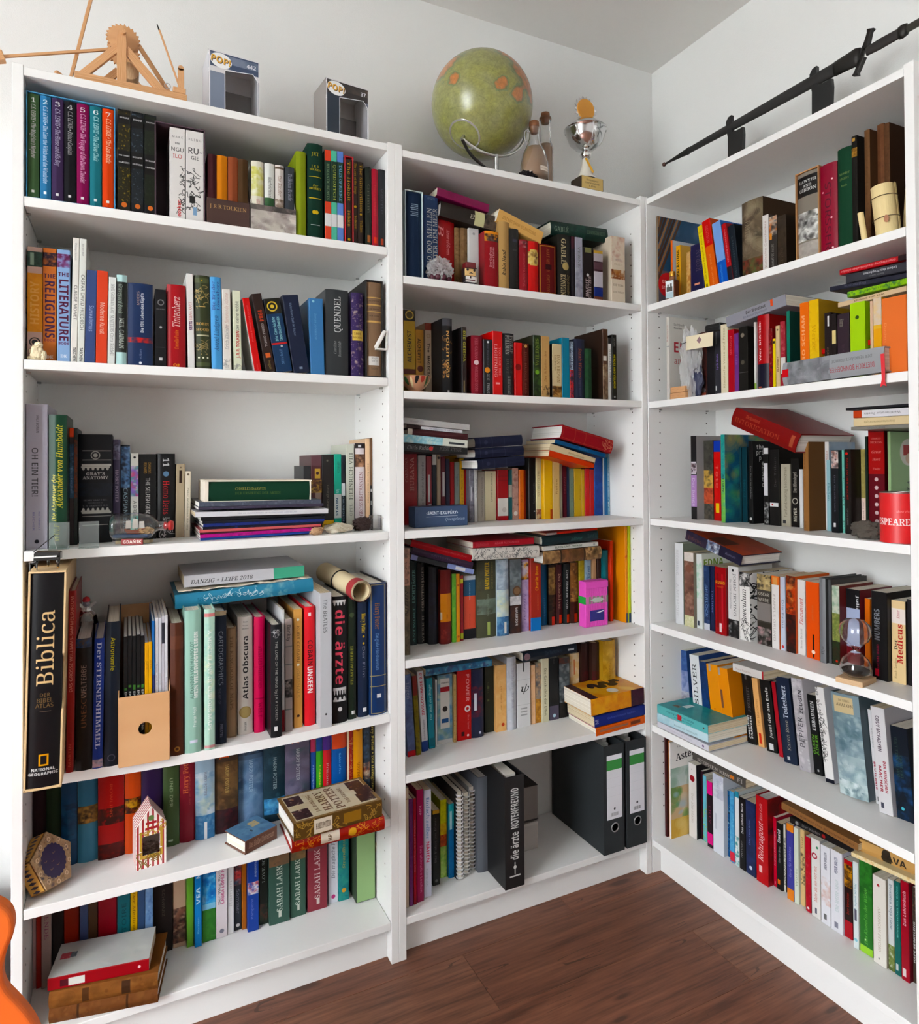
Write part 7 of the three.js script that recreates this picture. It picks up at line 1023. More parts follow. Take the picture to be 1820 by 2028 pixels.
// ---------------------------------------------------------------- on top of the right-hand bookcase: sword on two stands
{
  const sword = thing('sword', 'long dark sword in a black scabbard resting on two stands', 'sword', [0.94, 2.172, 0], -PI / 2);
  const flat = (g) => g.rotateZ(-PI / 2).scale(1, 1, 0.55);
  part('scabbard', flat(lathe([[0, 0.034], [0.0095, 0.036], [0.0115, 0.15], [0.0145, 0.35], [0.0165, 0.52], [0, 0.521]], 28)), std(0x1c1b1a, 0.6), sword);
  part('scabbard_tip', flat(lathe([[0, -0.066], [0.0035, -0.064], [0.004, -0.045], [0.0085, 0.01], [0.0112, 0.034], [0.0112, 0.038], [0, 0.039]], 24)), M.darkMetal, sword); part('tip_ball', new THREE.SphereGeometry(0.0065, 20, 14), std(0x4a2c22, 0.4, { metalness: 0.5 }), sword, [-0.07, 0, 0]);
  part('scabbard_mouth', flat(lathe([[0, 0.519], [0.0178, 0.519], [0.0182, 0.53], [0.0195, 0.55], [0.0215, 0.572], [0.017, 0.584], [0, 0.585]], 28)), M.darkMetal, sword);
  const guard = [[-0.006, -0.006], [0.007, -0.01], [0.004, -0.03], [0.002, -0.042], [0.006, -0.049], [-0.011, -0.049], [-0.008, -0.041], [-0.0075, -0.028]], up = guard.map(([x, y]) => [x, -y]).reverse();
  part('crossguard', slab([...guard, ...up], 0.012, 0.002), M.darkMetal, sword, [0.593, 0, -0.006], [0, 0, -0.4]);
  part('grip', flat(lathe([[0, 0.598], [0.0105, 0.598], [0.0125, 0.63], [0.0115, 0.672], [0, 0.673]], 24)), std(0x231f1e, 0.7), sword); part('collar', flat(lathe([[0, 0.672], [0.014, 0.672], [0.0155, 0.68], [0.013, 0.69], [0, 0.691]], 24)), M.darkMetal, sword);
  part('upper_grip', flat(lathe([[0, 0.69], [0.009, 0.69], [0.0085, 0.78], [0.0105, 0.85], [0, 0.851]], 24)), std(0x3a3832, 0.5, { metalness: 0.4 }), sword); part('pommel', lathe([[0, 0], [0.012, 0.003], [0.019, 0.016], [0.016, 0.03], [0.006, 0.036], [0, 0.037]], 24), M.darkMetal, sword, [0.85, 0, 0], [0, 0, -PI / 2]);
  [[0.19, 'black upright stand holding the scabbard nearer its tip'], [0.457, 'black upright stand holding the scabbard nearer its crossguard']].forEach(([z, label], i) => {
    const s = thing('sword_stand', label, 'stand', [0.94, TOPY.C + 0.0003, z], -PI / 2, 'sword stands'), w = 0.05;
    part('upright', slab([[0.003, 0], [w - 0.006, 0], [w + 0.003, 0.06], [w + 0.006, 0.118], [w + 0.0045, 0.138], [w - 0.012, 0.1375], [0.02, 0.1385], [0.0165, 0.1495], [0.0155, 0.189], [0.004, 0.187], [-0.004, 0.176], [-0.003, 0.155], [0.002, 0.13], [0.001, 0.06]], 0.012, 0.0015), M.black, s, [0, 0, -0.006]);
    part('foot', rbox(0.046, 0.006, 0.08, 0.0015), M.black, s, [0.0235, 0.0031, 0]);
  });
}

// ---------------------------------------------------------------- small things on the first bookcase's shelves
{ const g = thing('plaster_figure', 'small cream plaster animal figure before the tall encyclopedias', 'figurine', [-0.759, SHELF.A[1] + 0.0002, -0.014]), m = std(0xe2d2ae, 0.8);
  part('body', merge([lump(0.0125, 1, 1.25, 0.85, 2, 0.22, 2, 1).translate(0, 0.0148, 0), lump(0.0075, 1, 0.9, 0.9, 3, 0.2, 2, 5).translate(0.003, 0.0305, 0.001), lump(0.0078, 0.7, 1.35, 0.8, 2.5, 0.2, 2, 8).translate(0.0118, 0.0098, 0.002), lump(0.007, 1.1, 0.7, 0.9, 2, 0.2, 2, 11).translate(-0.0085, 0.0048, 0.0)]), m, g); }
{ const g = thing('folded_bracket', 'small white folded plastic bracket fixed to the divider', 'bracket', [-0.0205, 1.527, -0.006]), m = std(0xe4e2dc, 0.5);
  part('sloped_plate', bar([-0.03, -0.02, 0], [-0.006, 0.024, 0], 0.009, 0.012, 0.003), m, g); part('base_plate', rbox(0.03, 0.004, 0.012, 0.001), m, g, [-0.0155, -0.022, 0]); part('wall_plate', rbox(0.003, 0.046, 0.012, 0.001), m, g, [-0.0018, 0.001, 0]); }
for (const [x, z, l] of [[-0.72, -0.012, 'clear acrylic bookend before the dark green book, third shelf under catapult'], [-0.667, -0.004, 'clear acrylic bookend before the thick anatomy book, third shelf under catapult']]) {
  const g = thing('acrylic_bookend', l, 'bookend', [x, SHELF.A[2] + 0.0003, z]); part('upright_plate', rbox(0.036, 0.053, 0.0025, 0.0012), M.clear2 ??= phys(0xe8eeec, 0.04, { transmission: 0.92, thickness: 0, ior: 1.49 }), g, [0, 0.0275, 0]); part('foot_plate', rbox(0.036, 0.0022, 0.016, 0.001), M.clear2, g, [0, 0.0012, 0.009]); }
{ // toy grand piano on the tall case
  const g = thing('toy_piano', 'tiny black grand piano model with raised lid and white keys', 'model piano', [-0.7365, 1.0252, 0.046]), b = M.blackGloss, o = [[-0.021, 0], [0.023, 0], [0.0255, 0.012], [0.022, 0.022], [0.012, 0.026], [0.004, 0.036], [-0.008, 0.04], [-0.021, 0.038]];
  part('body', slab(o, 0.013, 0.0008).rotateX(-PI / 2), b, g, [0, 0.018, 0.004]); part('soundboard', slab(o.map(([x, y]) => [x * 0.86, y * 0.86 + 0.002]), 0.0008, 0.0002).rotateX(-PI / 2), std(0x8a6a3a, 0.5), g, [0, 0.0311, 0.004]);
  part('key_bed', rbox(0.043, 0.006, 0.012, 0.001), b, g, [0.0008, 0.02, 0.009]); part('keys', rbox(0.037, 0.0025, 0.009, 0.0005), std(0xf2f2f0, 0.3), g, [-0.001, 0.0242, 0.0105]); part('fall_board', rbox(0.04, 0.008, 0.0015, 0.0005), b, g, [0, 0.029, 0.0045]);
  part('lid', slab(o.map(([x, y]) => [x + 0.021, y]), 0.0016, 0.0004).rotateX(-PI / 2), b, g, [-0.0215, 0.0325, 0.003], [0, 0, 0.72]); part('lid_prop', bar([0.016, 0.032, -0.012], [0.011, 0.058, -0.014], 0.0012, 0.0012, 0.0003), M.metal, g);
  for (const [x, z] of [[-0.017, 0.004], [0.019, 0.003], [0, -0.028]]) { part('leg', lathe([[0, 0.018], [0.0042, 0.018], [0.0026, 0.01], [0.0022, 0.003], [0, 0.003]], 12), b, g, [x, 0, z]); part('castor', new THREE.SphereGeometry(0.0018, 10, 8), std(0xc89a50, 0.3, { metalness: 0.8 }), g, [x, 0.0018, z]); }
  const s = thing('toy_piano_stool', 'tiny black stool before the model piano', 'model stool', [-0.757, 1.0252, 0.06], 0.2); part('seat', rbox(0.014, 0.003, 0.009, 0.0008), b, s, [0, 0.0135, 0]); for (const x of [-0.0055, 0.0055]) for (const z of [-0.0032, 0.0032]) part('leg', cyl(0.0007, 0.0007, 0.012, 8), b, s, [x, 0.006, z]);
}
{ // ship in a bottle
  const g = thing('bottled_ship', 'small model ship in a lying glass bottle with red seal', 'ship in bottle', [-0.583, SHELF.A[2] + 0.0003, -0.052], -0.32), prof = [[0, -0.046], [0.022, -0.046], [0.0275, -0.042], [0.029, -0.034], [0.029, 0.02], [0.025, 0.034], [0.013, 0.044], [0.0105, 0.05], [0.0105, 0.066], [0.0125, 0.067], [0.0125, 0.071]];
  part('glass_bottle', lathe([...prof, ...prof.slice(1).reverse().map(([r, y]) => [r - 0.0014, Math.max(y, -0.0446)]), [0, -0.0446]]).rotateZ(-PI / 2), M.glass, g, [0, 0.0365, 0]);
  part('seal', lathe([[0, 0.062], [0.0085, 0.062], [0.0088, 0.072], [0.0112, 0.074], [0.0095, 0.079], [0, 0.08]], 24).rotateZ(-PI / 2), std(0xb81c1c, 0.4), g, [0, 0.0365, 0]);
  part('sea', slab([[-0.04, -0.013], [0.03, -0.013], [0.036, 0], [0.03, 0.013], [-0.04, 0.013]], 0.007, 0.001).rotateX(-PI / 2), std(0x3f5f8a, 0.5), g, [0, 0.0125, 0]);
  part('hull', slab([[-0.018, 0.007], [-0.02, 0.012], [-0.004, 0.009], [0.018, 0.012], [0.024, 0.0135], [0.014, 0.001], [-0.014, 0.001]], 0.007, 0.001), std(0x8a4a34, 0.6), g, [0, 0.019, -0.0035]);
  for (const [x, h] of [[-0.012, 0.022], [0.002, 0.026], [0.015, 0.02]]) { part('mast', cyl(0.0006, 0.0006, h + 0.004, 6), std(0x6a4a30, 0.7), g, [x, 0.028 + h / 2, 0]); part('sail', slab([[-0.006, 0], [0.006, 0.001], [0.005, h * 0.8], [-0.0045, h * 0.78]], 0.0012, 0.0003), std(0xece6da, 0.8), g, [x, 0.031, 0.001]); }
  part('sandy_bank', lump(0.012, 1.3, 0.7, 0.9, 3, 0.4, 2, 4), std(0xc8a878, 0.9), g, [0.022, 0.025, -0.004]);
  part('stand', rbox(0.07, 0.007, 0.026, 0.001), std(0x9a8a6a, 0.7), g, [0, 0.0036, 0]);
  part('red_plaque', scaleUnit(rbox(0.043, 0.0125, 0.004, 0.0008), 0.043, 0.0125), std(0xffffff, 0.5, { map: print(0.043, 0.0125, '#8a1c1c', ['th,GDAŃSK,.52,.86,f0e8dc,S'], 5000) }), g, [0.006, 0.0064, 0.032]);
}
{ const o = part('whelk_shell', merge([lump(0.0115, 1.25, 0.8, 0.8, 2.4, 0.25, 3, 2).translate(0, 0.0088, 0), lump(0.006, 1, 0.9, 0.9, 3, 0.3, 2, 6).translate(0.0105, 0.0125, -0.002), lump(0.0045, 1.2, 0.8, 0.8, 3, 0.3, 2, 9).translate(-0.0125, 0.0048, 0.002)]), std(0xb08a66, 0.6), scene, [-0.194, SHELF.A[2] - 0.0002, -0.022]); o.userData = { label: 'small brown whelk shell at the foot of the magazine pile', category: 'shell' }; }
{ const g = lathe([[0, 0.0085], [0.012, 0.0082], [0.026, 0.0062], [0.034, 0.003], [0.036, 0.0005], [0.03, 0.0022], [0.02, 0.005], [0, 0.006]], 90), p = g.attributes.position;
  for (let i = 0; i < p.count; i++) { const x = p.getX(i), y = p.getY(i), z = p.getZ(i), r = Math.hypot(x, z), a = Math.atan2(z, x), k = 1 + 0.16 * noise.noise(a * 2.2, r * 90, 1); p.setXYZ(i, x * k * 1.08, Math.max(0, y * (1.3 + 0.8 * noise.noise(x * 70, z * 70, 3)) + 0.0022 * Math.sin(r * 900 + 3 * noise.noise(a, r * 60, 0)) * (r / 0.036)), z * k * 0.62); }
  g.computeVertexNormals(); const o = part('oyster_shell', toCreasedNormals(g, 0.9), std(0xffffff, 0.45, { map: canvasTex(256, 128, (c) => mottle(c, 0, 0, 256, 128, ['cfc4ae', 'b8a88c', 'e4ddcc', '9a8a70', 'd8d0be'], 160, 0.3)) }), scene, [-0.134, SHELF.A[2] + 0.0003, -0.05], [0.45, 0.1, 0]); o.position.y += 0.0088; o.userData = { label: 'pale ruffled oyster shell beside the dark stone', category: 'shell' }; }
{ const o = part('dark_stone', lump(0.0205, 1.1, 0.82, 0.85, 3.4, 0.38, 5, 7), std(0x2e1a16, 0.85), scene, [-0.0665, SHELF.A[2] + 0.0155, -0.07]); o.userData = { label: 'rough dark red-brown stone between oyster shell and glass block', category: 'stone' }; }
{ const g = thing('glass_block', 'small hollow clear glass block against the divider', 'glass block', [-0.0345, SHELF.A[2] + 0.0003, -0.062]); for (const [x, w, d, z] of [[-0.0115, 0.003, 0.024, 0], [0.0115, 0.003, 0.024, 0], [0, 0.02, 0.003, -0.0105], [0, 0.02, 0.003, 0.0105]]) part('glass_side', rbox(w, 0.037, d, 0.0008), M.glass, g, [x, 0.0186, z]); part('glass_foot', rbox(0.02, 0.004, 0.018, 0.0008), M.glass, g, [0, 0.0022, 0]); }

// fourth shelf
{ const g = thing('glass_bell_figure', 'small glass bell with white figure wearing a red cap', 'figurine', [-0.6775, SHELF.A[3] + 0.2662, -0.13]), w = std(0xe6e2dc, 0.5);
  part('glass_bell', lathe([[0, 0.03], [0.012, 0.028], [0.02, 0.018], [0.023, 0], [0.0218, 0], [0.0188, 0.0172], [0.0112, 0.0268], [0, 0.0288]]), M.glass, g); part('body', lump(0.0095, 0.85, 1.3, 0.8, 3, 0.25, 3, 2), w, g, [0, 0.028, 0.002]); part('head', lump(0.0068, 1, 1, 1, 3, 0.15, 2, 4), std(0x8a8a90, 0.3, { metalness: 0.5 }), g, [0, 0.0432, 0.004]);
  for (const s of [-1, 1]) part('arm', tube([[s * 0.006, 0.037, 0.002], [s * 0.013, 0.043, 0.004], [s * 0.018, 0.047, 0.003]], 0.0032, 10, 8), w, g); part('red_cap', lathe([[0.0072, 0], [0.0078, 0.003], [0.006, 0.009], [0, 0.0115]], 20), std(0xb81820, 0.6), g, [0, 0.0485, 0.002]); }
{ // wooden magazine file
  const x0 = -0.6125, x1 = -0.5175, w = x1 - x0, t = 0.004, g = thing('magazine_file', 'light wooden magazine file with a round finger hole', 'magazine file', [x0, SHELF.A[3] - sagA3(-0.565) + 0.0004, 0.0145]), hole = new THREE.Path(); hole.absarc(w / 2 + 0.001, 0.073, 0.0128, 0, 2 * PI, false);
  const m = std(0xdcb48c, 0.7, { map: woodTex('#f6ead8', '#e8d6bc', 128, 128, 2, 30) });
  part('front_panel', slab([[0, 0], [w, 0], [w, 0.143], [0, 0.143]], t, 0.0005, [hole]), m, g, [0, 0, -t]); for (const x of [0, w]) part('side_panel', slab([[-t, 0], [-0.235, 0], [-0.235, 0.29], [-0.2, 0.29], [-t, 0.143]], 0.0016, 0.0003).rotateY(-PI / 2), m, g, [x ? w + 0.0015 : 0.0001, 0, 0]);
  part('bottom_panel', rbox(w - 0.003, 0.004, 0.228, 0.0005), m, g, [w / 2, 0.0022, -0.119]); part('back_panel', rbox(w, 0.29, 0.003, 0.0005), m, g, [w / 2, 0.145, -0.2365]); }
{ // rolled paper poster
  const A = V(-0.093, 0.9165, 0.004), B = V(-0.124, 0.9345, -0.215), L = A.distanceTo(B), g = thing('paper_roll', 'rolled cream paper with a red printed end and black band', 'paper roll', A.toArray()); g.quaternion.setFromUnitVectors(V(0, 0, -1), B.clone().sub(A).normalize());
  const sp = [], R = 0.0262; for (let i = 0; i <= 110; i++) { const a = i / 110 * 2 * PI * 2.4, r = R - 0.0052 * i / 110; sp.push([r * Math.cos(a - 0.7), r * Math.sin(a - 0.7)]); } const sheet = [...sp, ...sp.slice().reverse().map(([x, y]) => { const k = (Math.hypot(x, y) - 0.0005) / Math.hypot(x, y); return [x * k, y * k]; })];
  part('paper', slab(sheet, L, 0, []).translate(0, 0, -L), std(0xd9c7a0, 0.8), g); part('red_end', new THREE.CylinderGeometry(R + 0.0003, R + 0.0003, 0.03, 40, 1, true).rotateX(PI / 2), std(0xa02c30, 0.7, { side: THREE.DoubleSide }), g, [0, 0, -0.017]); part('rubber_band', new THREE.TorusGeometry(R + 0.0006, 0.0016, 8, 40), M.black, g, [0, 0, -0.118]); }
{ const o = part('ribbon_marker', tube([[-0.03, 0.9305, -0.2], [-0.034, 0.9325, -0.12], [-0.028, 0.9305, -0.07], [-0.026, 0.9285, -0.035]], 0.0026, 24, 8), M.black, scene); o.userData = { label: 'black cord lying on top of the royal blue framed book', category: 'cord' }; }
{ const g = new THREE.BoxGeometry(0.3, 0.002, 0.15, 60, 1, 24), p = g.attributes.position; for (let i = 0; i < p.count; i++) { const x = p.getX(i), z = p.getZ(i); p.setY(i, p.getY(i) + 0.0045 * noise.noise(x * 26, z * 26, 4) + 0.003 * noise.noise(x * 80, z * 80, 1)); p.setZ(i, z + (z > 0.07 ? 0.008 * noise.noise(x * 60, 0, 7) : 0)); } g.computeVertexNormals();
  const o = part('crumpled_paper', g, std(0xe2d6c0, 0.9), scene, [-0.345, 0.9425, -0.148], [0, 0, 0.025]); o.userData = { label: 'crumpled beige paper between the teal book and the white album', category: 'paper' }; }

// fifth and bottom shelf
{ // pentagonal ornate box leaning in the corner
  const n = V(0.78, 0.42, 0.46).normalize(), s = V(-0.5, -0.12, 0.85); s.addScaledVector(n, -s.dot(n)).normalize(); const up = new THREE.Vector3().crossVectors(n, s).normalize();
  const g = thing('pentagon_box', 'navy and gold ornate pentagonal box leaning in the shelf corner', 'ornate box', [-0.7345, 0.4095, -0.062]), mtx = new THREE.Matrix4().makeBasis(s, up, n); g.quaternion.setFromRotationMatrix(mtx);
  const R = 0.058, pent = [0, 1, 2, 3, 4].map((k) => { const a = k * 2 * PI / 5 + PI / 5; return [R * Math.cos(a), R * Math.sin(a)]; }), gold = std(0xc89a50, 0.45);
  const top = canvasTex(512, 512, (c) => { c.fillStyle = '#b8946a'; c.fillRect(0, 0, 512, 512); mottle(c, 0, 0, 512, 512, ['c8a880', 'a88460', 'd8c0a0', '8a6a4a', '3a3450', 'd0b48c'], 220, 0.22); c.fillStyle = '#e0c8a4'; for (let k = 0; k < 10; k++) { const a = k / 10 * 2 * PI; for (let j = 0; j < 6; j++) { c.beginPath(); c.ellipse(256 + 185 * Math.cos(a) + 16 * Math.cos(j), 256 + 185 * Math.sin(a) + 16 * Math.sin(j), 6, 10, j, 0, 7); c.fill(); } }
    c.fillStyle = '#26234e'; c.beginPath(); for (let k = 0; k <= 80; k++) { const a = k / 80 * 2 * PI, r = 138 + 12 * Math.abs(Math.sin(a * 10)); c[k ? 'lineTo' : 'moveTo'](256 + r * Math.cos(a), 256 + r * Math.sin(a)); } c.fill(); c.strokeStyle = '#d8b060'; c.lineWidth = 3; for (const [x, y] of [[215, 200], [300, 210], [250, 260], [320, 300], [200, 310]]) { c.beginPath(); c.moveTo(x, y); c.quadraticCurveTo(x + 20, y - 14, x + 34, y + 6); c.stroke(); } }, { repeat: [1 / (2 * R), 1 / (2 * R)] }); top.offset.set(0.5, 0.5);
  part('body', slab(pent.map(([x, y]) => [x * 0.97, y * 0.97]), 0.034, 0.0008), std(0x5a4028, 0.6), g, [0, 0, -0.036]); part('lid', slab(pent, 0.003, 0.0008), std(0xffffff, 0.5, { map: top }), g, [0, 0, -0.0015]);
  for (let k = 0; k < 5; k++) { const a = (k + 1) * 2 * PI / 5, r = R * Math.cos(PI / 5), L = 2 * R * Math.sin(PI / 5) - 0.002; const f = new THREE.Group(); part('side_panel', scaleUnit(rbox(L, 0.032, 0.0012, 0.0004), L, 0.032), M.pentSide ??= std(0xffffff, 0.5, { map: canvasTex(256, 128, (c) => { c.fillStyle = '#c8963c'; c.fillRect(0, 0, 256, 128); c.fillStyle = '#2a2440'; for (let i = 0; i < 7; i++) { const x = 18 + i * 37; c.beginPath(); c.moveTo(x, 26); c.lineTo(x + 13, 66); c.lineTo(x, 104); c.lineTo(x - 13, 66); c.fill(); } c.strokeStyle = '#8a5a20'; c.lineWidth = 6; c.strokeRect(3, 3, 250, 122); }) }), g, [r * Math.cos(a), r * Math.sin(a), -0.0185]).rotation.set(PI / 2, a + PI / 2, 0, 'ZXY'); const m = g.children[g.children.length - 1]; m.quaternion.setFromRotationMatrix(new THREE.Matrix4().makeBasis(V(-Math.sin(a), Math.cos(a), 0), V(0, 0, 1), V(Math.cos(a), Math.sin(a), 0))); }
}
{ // striped sweets box
  const w = 0.06, d = 0.058, h = 0.088, g = thing('sweets_box', 'red and white striped sweets carton with a pointed roof', 'carton', [-0.551, SHELF.A[4] + 0.0003, -0.047], 0.1), stripes = (wd, ht, ops) => print(wd, ht, '#ece4dc', [...Array(6).keys()].map((k) => `b,0,1,b8383c,${(k / 6 + 0.03).toFixed(3)},${(k / 6 + 0.095).toFixed(3)}`).concat(ops), 4000);
  const hole = new THREE.Path(); [[0.013, 0.028], [0.047, 0.028], [0.047, 0.068], [0.013, 0.068]].forEach(([x, y], i) => hole[i ? 'lineTo' : 'moveTo'](x, y));
  const front = stripes(w, h + 0.04, ['z,.36,.44,c8a040,.1,.9', 'b,.72,.84,d0a848,.12,.88', 'z,.72,.96,8a6a1c,.15,.85', 'b,.33,.37,b82830,.3,.7', 'b,.38,.7,c8a040,.12,.2', 'b,.38,.7,c8a040,.8,.88', 'o,.5,.18,.1,6a8a4a', 'b,.24,.28,c02830,.32,.68']); front.wrapS = front.wrapT = THREE.RepeatWrapping; front.repeat.set(1 / w, 1 / (h + 0.04));
  part('front_panel', slab([[0, 0], [w, 0], [w, h], [w / 2, h + 0.04], [0, h]], 0.0012, 0.0002, [hole]), std(0xffffff, 0.5, { map: front }), g, [-w / 2, 0, -0.0012]); part('window_film', box(0.036, 0.042, 0.0003), M.clear, g, [0, 0.048, -0.0016]);
  const sm = std(0xffffff, 0.5, { map: stripes(d, h, []) }); for (const s of [-1, 1]) part('side_panel', scaleUnit(rbox(d - 0.001, h, 0.0012, 0.0003), d, h), sm, g, [s * (w / 2 - 0.0006), h / 2, -d / 2 - 0.0008], [0, PI / 2, 0]);
  part('back_panel', slab([[0, 0], [w, 0], [w, h], [w / 2, h + 0.04], [0, h]], 0.0012, 0.0002), std(0xd8ccc4, 0.6), g, [-w / 2, 0, -d - 0.0008]); part('bottom_panel', rbox(w - 0.003, 0.0012, d - 0.002, 0.0003), sm, g, [0, 0.0007, -d / 2 - 0.0005]);
  for (const s of [-1, 1]) { const L = Math.hypot(w / 2, 0.04); part('roof_panel', scaleUnit(rbox(d, L, 0.0012, 0.0003), d, L), sm, g, [s * w / 4, h + 0.0206, -d / 2 - 0.0005]).quaternion.setFromRotationMatrix(new THREE.Matrix4().makeBasis(V(0, 0, 1), V(-s * w / 2 / L, 0.04 / L, 0), V(-0.04 / L, -s * w / 2 / L, 0))); }
  part('sweets', lump(0.016, 1.2, 0.8, 0.9, 4, 0.4, 3, 3), std(0x6a5a50, 0.5), g, [0, 0.026, -0.03]);
}
{ const g = thing('green_box', 'light green box file with dark edges at the divider', 'box', [-0.049, SHELF.A[5] + 0.0003, -0.108]), m = std(0x86a86e, 0.75), k = std(0x22351f, 0.7); part('body', rbox(0.052, 0.206, 0.15, 0.001), k, g, [0, 0.103, -0.0752]); part('front_label', rbox(0.048, 0.202, 0.0012, 0.0004), m, g, [0, 0.103, 0.0004]); part('pull_tab', rbox(0.009, 0.034, 0.0008, 0.0003), std(0xa08a4a, 0.6), g, [0.0292, 0.125, -0.006], [0.3, 0, 0.35]); }

// ---------------------------------------------------------------- corner bookcase
{ // bunch of grapes in a clear bag
  const g = thing('grape_bunch', 'bunch of dark red glass grapes in a clear bag', 'grapes', [0.132, SHELF.B[0] + 0.0003, -0.024]), gm = phys(0x5a2a3a, 0.25, { transmission: 0.35, thickness: 0, ior: 1.4 });
  const sp = new THREE.SphereGeometry(0.0088, 18, 12); for (let i = 0; i < 24; i++) { const ly = i < 9 ? 0 : i < 17 ? 1 : i < 22 ? 2 : 3, k = [i, i - 9, i - 17, i - 22][ly], n = [9, 8, 5, 2][ly], r = [0.021, 0.016, 0.011, 0.006][ly], a = k / n * 2 * PI + ly * 0.4; part('grape', sp, gm, g, [r * Math.cos(a) * 1.15, 0.0102 + ly * 0.0135, r * Math.sin(a) * 0.62]); }
  const bag = lump(0.03, 1.15, 1.1, 0.72, 3.5, 0.28, 4, 12); { const p = bag.attributes.position; for (let i = 0; i < p.count; i++) p.setY(i, Math.max(p.getY(i) + 0.03, 0.0004)); bag.computeVertexNormals(); } part('clear_bag', bag, M.film, g); part('stem', tube([[0, 0.052, 0], [-0.006, 0.062, 0.004], [-0.012, 0.07, 0.002]], 0.0016, 12, 6), std(0x8a7a6a, 0.7), g);
}
{ // toy guard
  const g = thing('toy_guard', 'small block-built toy guard with dark red cap', 'toy figure', [0.2145, SHELF.B[0] + 0.0003, -0.021]), k = std(0x16151a, 0.4), w = std(0xe2ddd8, 0.4), skin = std(0xd9b070, 0.45), r = std(0x6a1016, 0.45);
  part('base', rbox(0.034, 0.006, 0.024, 0.001), k, g, [0, 0.0031, 0]); part('body', rbox(0.027, 0.017, 0.016, 0.0012), w, g, [0.001, 0.0147, 0]); part('belt', rbox(0.0275, 0.003, 0.0166, 0.0006), std(0x5a1a1c, 0.5), g, [0.001, 0.0125, 0]); part('tie', rbox(0.004, 0.006, 0.001, 0.0003), k, g, [0.001, 0.0195, 0.0084]);
  for (const s of [-1, 1]) part('arm', rbox(0.005, 0.014, 0.012, 0.001), s < 0 ? k : w, g, [0.001 + s * 0.0165, 0.0155, 0.001]); part('head', rbox(0.029, 0.019, 0.021, 0.0012), skin, g, [0.001, 0.033, 0]); part('hair', rbox(0.033, 0.022, 0.017, 0.0012), k, g, [0.001, 0.034, -0.0055]); part('cap', rbox(0.031, 0.017, 0.023, 0.003), r, g, [0.001, 0.051, 0]); part('visor', rbox(0.031, 0.002, 0.006, 0.0006), std(0x3a0a0e, 0.4), g, [0.001, 0.0428, 0.0115]);
  for (const s of [-1, 1]) part('eye', cyl(0.0033, 0.0033, 0.0012, 16).rotateX(PI / 2), k, g, [0.001 + s * 0.0098, 0.0385, 0.0108]); part('moustache', slab([[-0.006, 0], [0, 0.003], [0.006, 0], [0.004, -0.0012], [0, 0.0006], [-0.004, -0.0012]], 0.0012, 0.0002), k, g, [0.001, 0.0295, 0.0104]);
}
{ const g = thing('painted_bowl', 'small copper footed bowl painted with leaves', 'bowl', [0.0685, SHELF.B[1] + 0.0003, -0.042]); part('bowl', lathe([[0, 0.004], [0.016, 0.002], [0.0185, 0], [0.02, 0.002], [0.0165, 0.006], [0.027, 0.014], [0.036, 0.026], [0.0405, 0.039], [0.0415, 0.0405], [0.0395, 0.0405], [0.034, 0.026], [0.025, 0.015], [0, 0.0095]], 56), std(0xffffff, 0.35, { metalness: 0.35, map: canvasTex(512, 128, (c) => { c.fillStyle = '#c08a68'; c.fillRect(0, 0, 512, 128); for (let i = 0; i < 16; i++) { const x = i * 32 + 10, y = 58; c.fillStyle = ['#a8301c', '#2c5a2c', '#e0d0a0', '#1c1c20'][i % 4]; c.beginPath(); c.ellipse(x, y + (i % 3) * 5, 13, 8, i, 0, 7); c.fill(); } }) }), g); }
{ const g = thing('lettered_box', 'dark blue long box with white lettering before the paperbacks', 'box', [0.1505, SHELF.B[2] + 0.0003, -0.062], 0.04); part('body', scaleUnit(rbox(0.156, 0.054, 0.042, 0.0012), 0.156, 0.054), std(0xffffff, 0.5, { map: print(0.156, 0.054, '#2a4468', ['b,.55,.56,8aa0b8,.2,.75', 'b,.3,.9,35507a,.02,.06']) }), g, [0, 0.027, -0.021]);
  part('lettering', new THREE.PlaneGeometry(0.13, 0.036), std(0xffffff, 0.5, { map: canvasTex(520, 144, (c) => { c.fillStyle = '#2a4468'; c.fillRect(0, 0, 520, 144); c.fillStyle = '#d8e0e8'; c.font = 'bold 46px sans-serif'; c.fillText('‹SAINT-EXUPÉRY›', 60, 54); c.fillRect(60, 74, 370, 3); c.font = 'italic 40px serif'; c.fillStyle = '#a8b8cc'; c.fillText('Quergelesen', 280, 122); }) }), g, [0.004, 0.028, 0.0003]); }
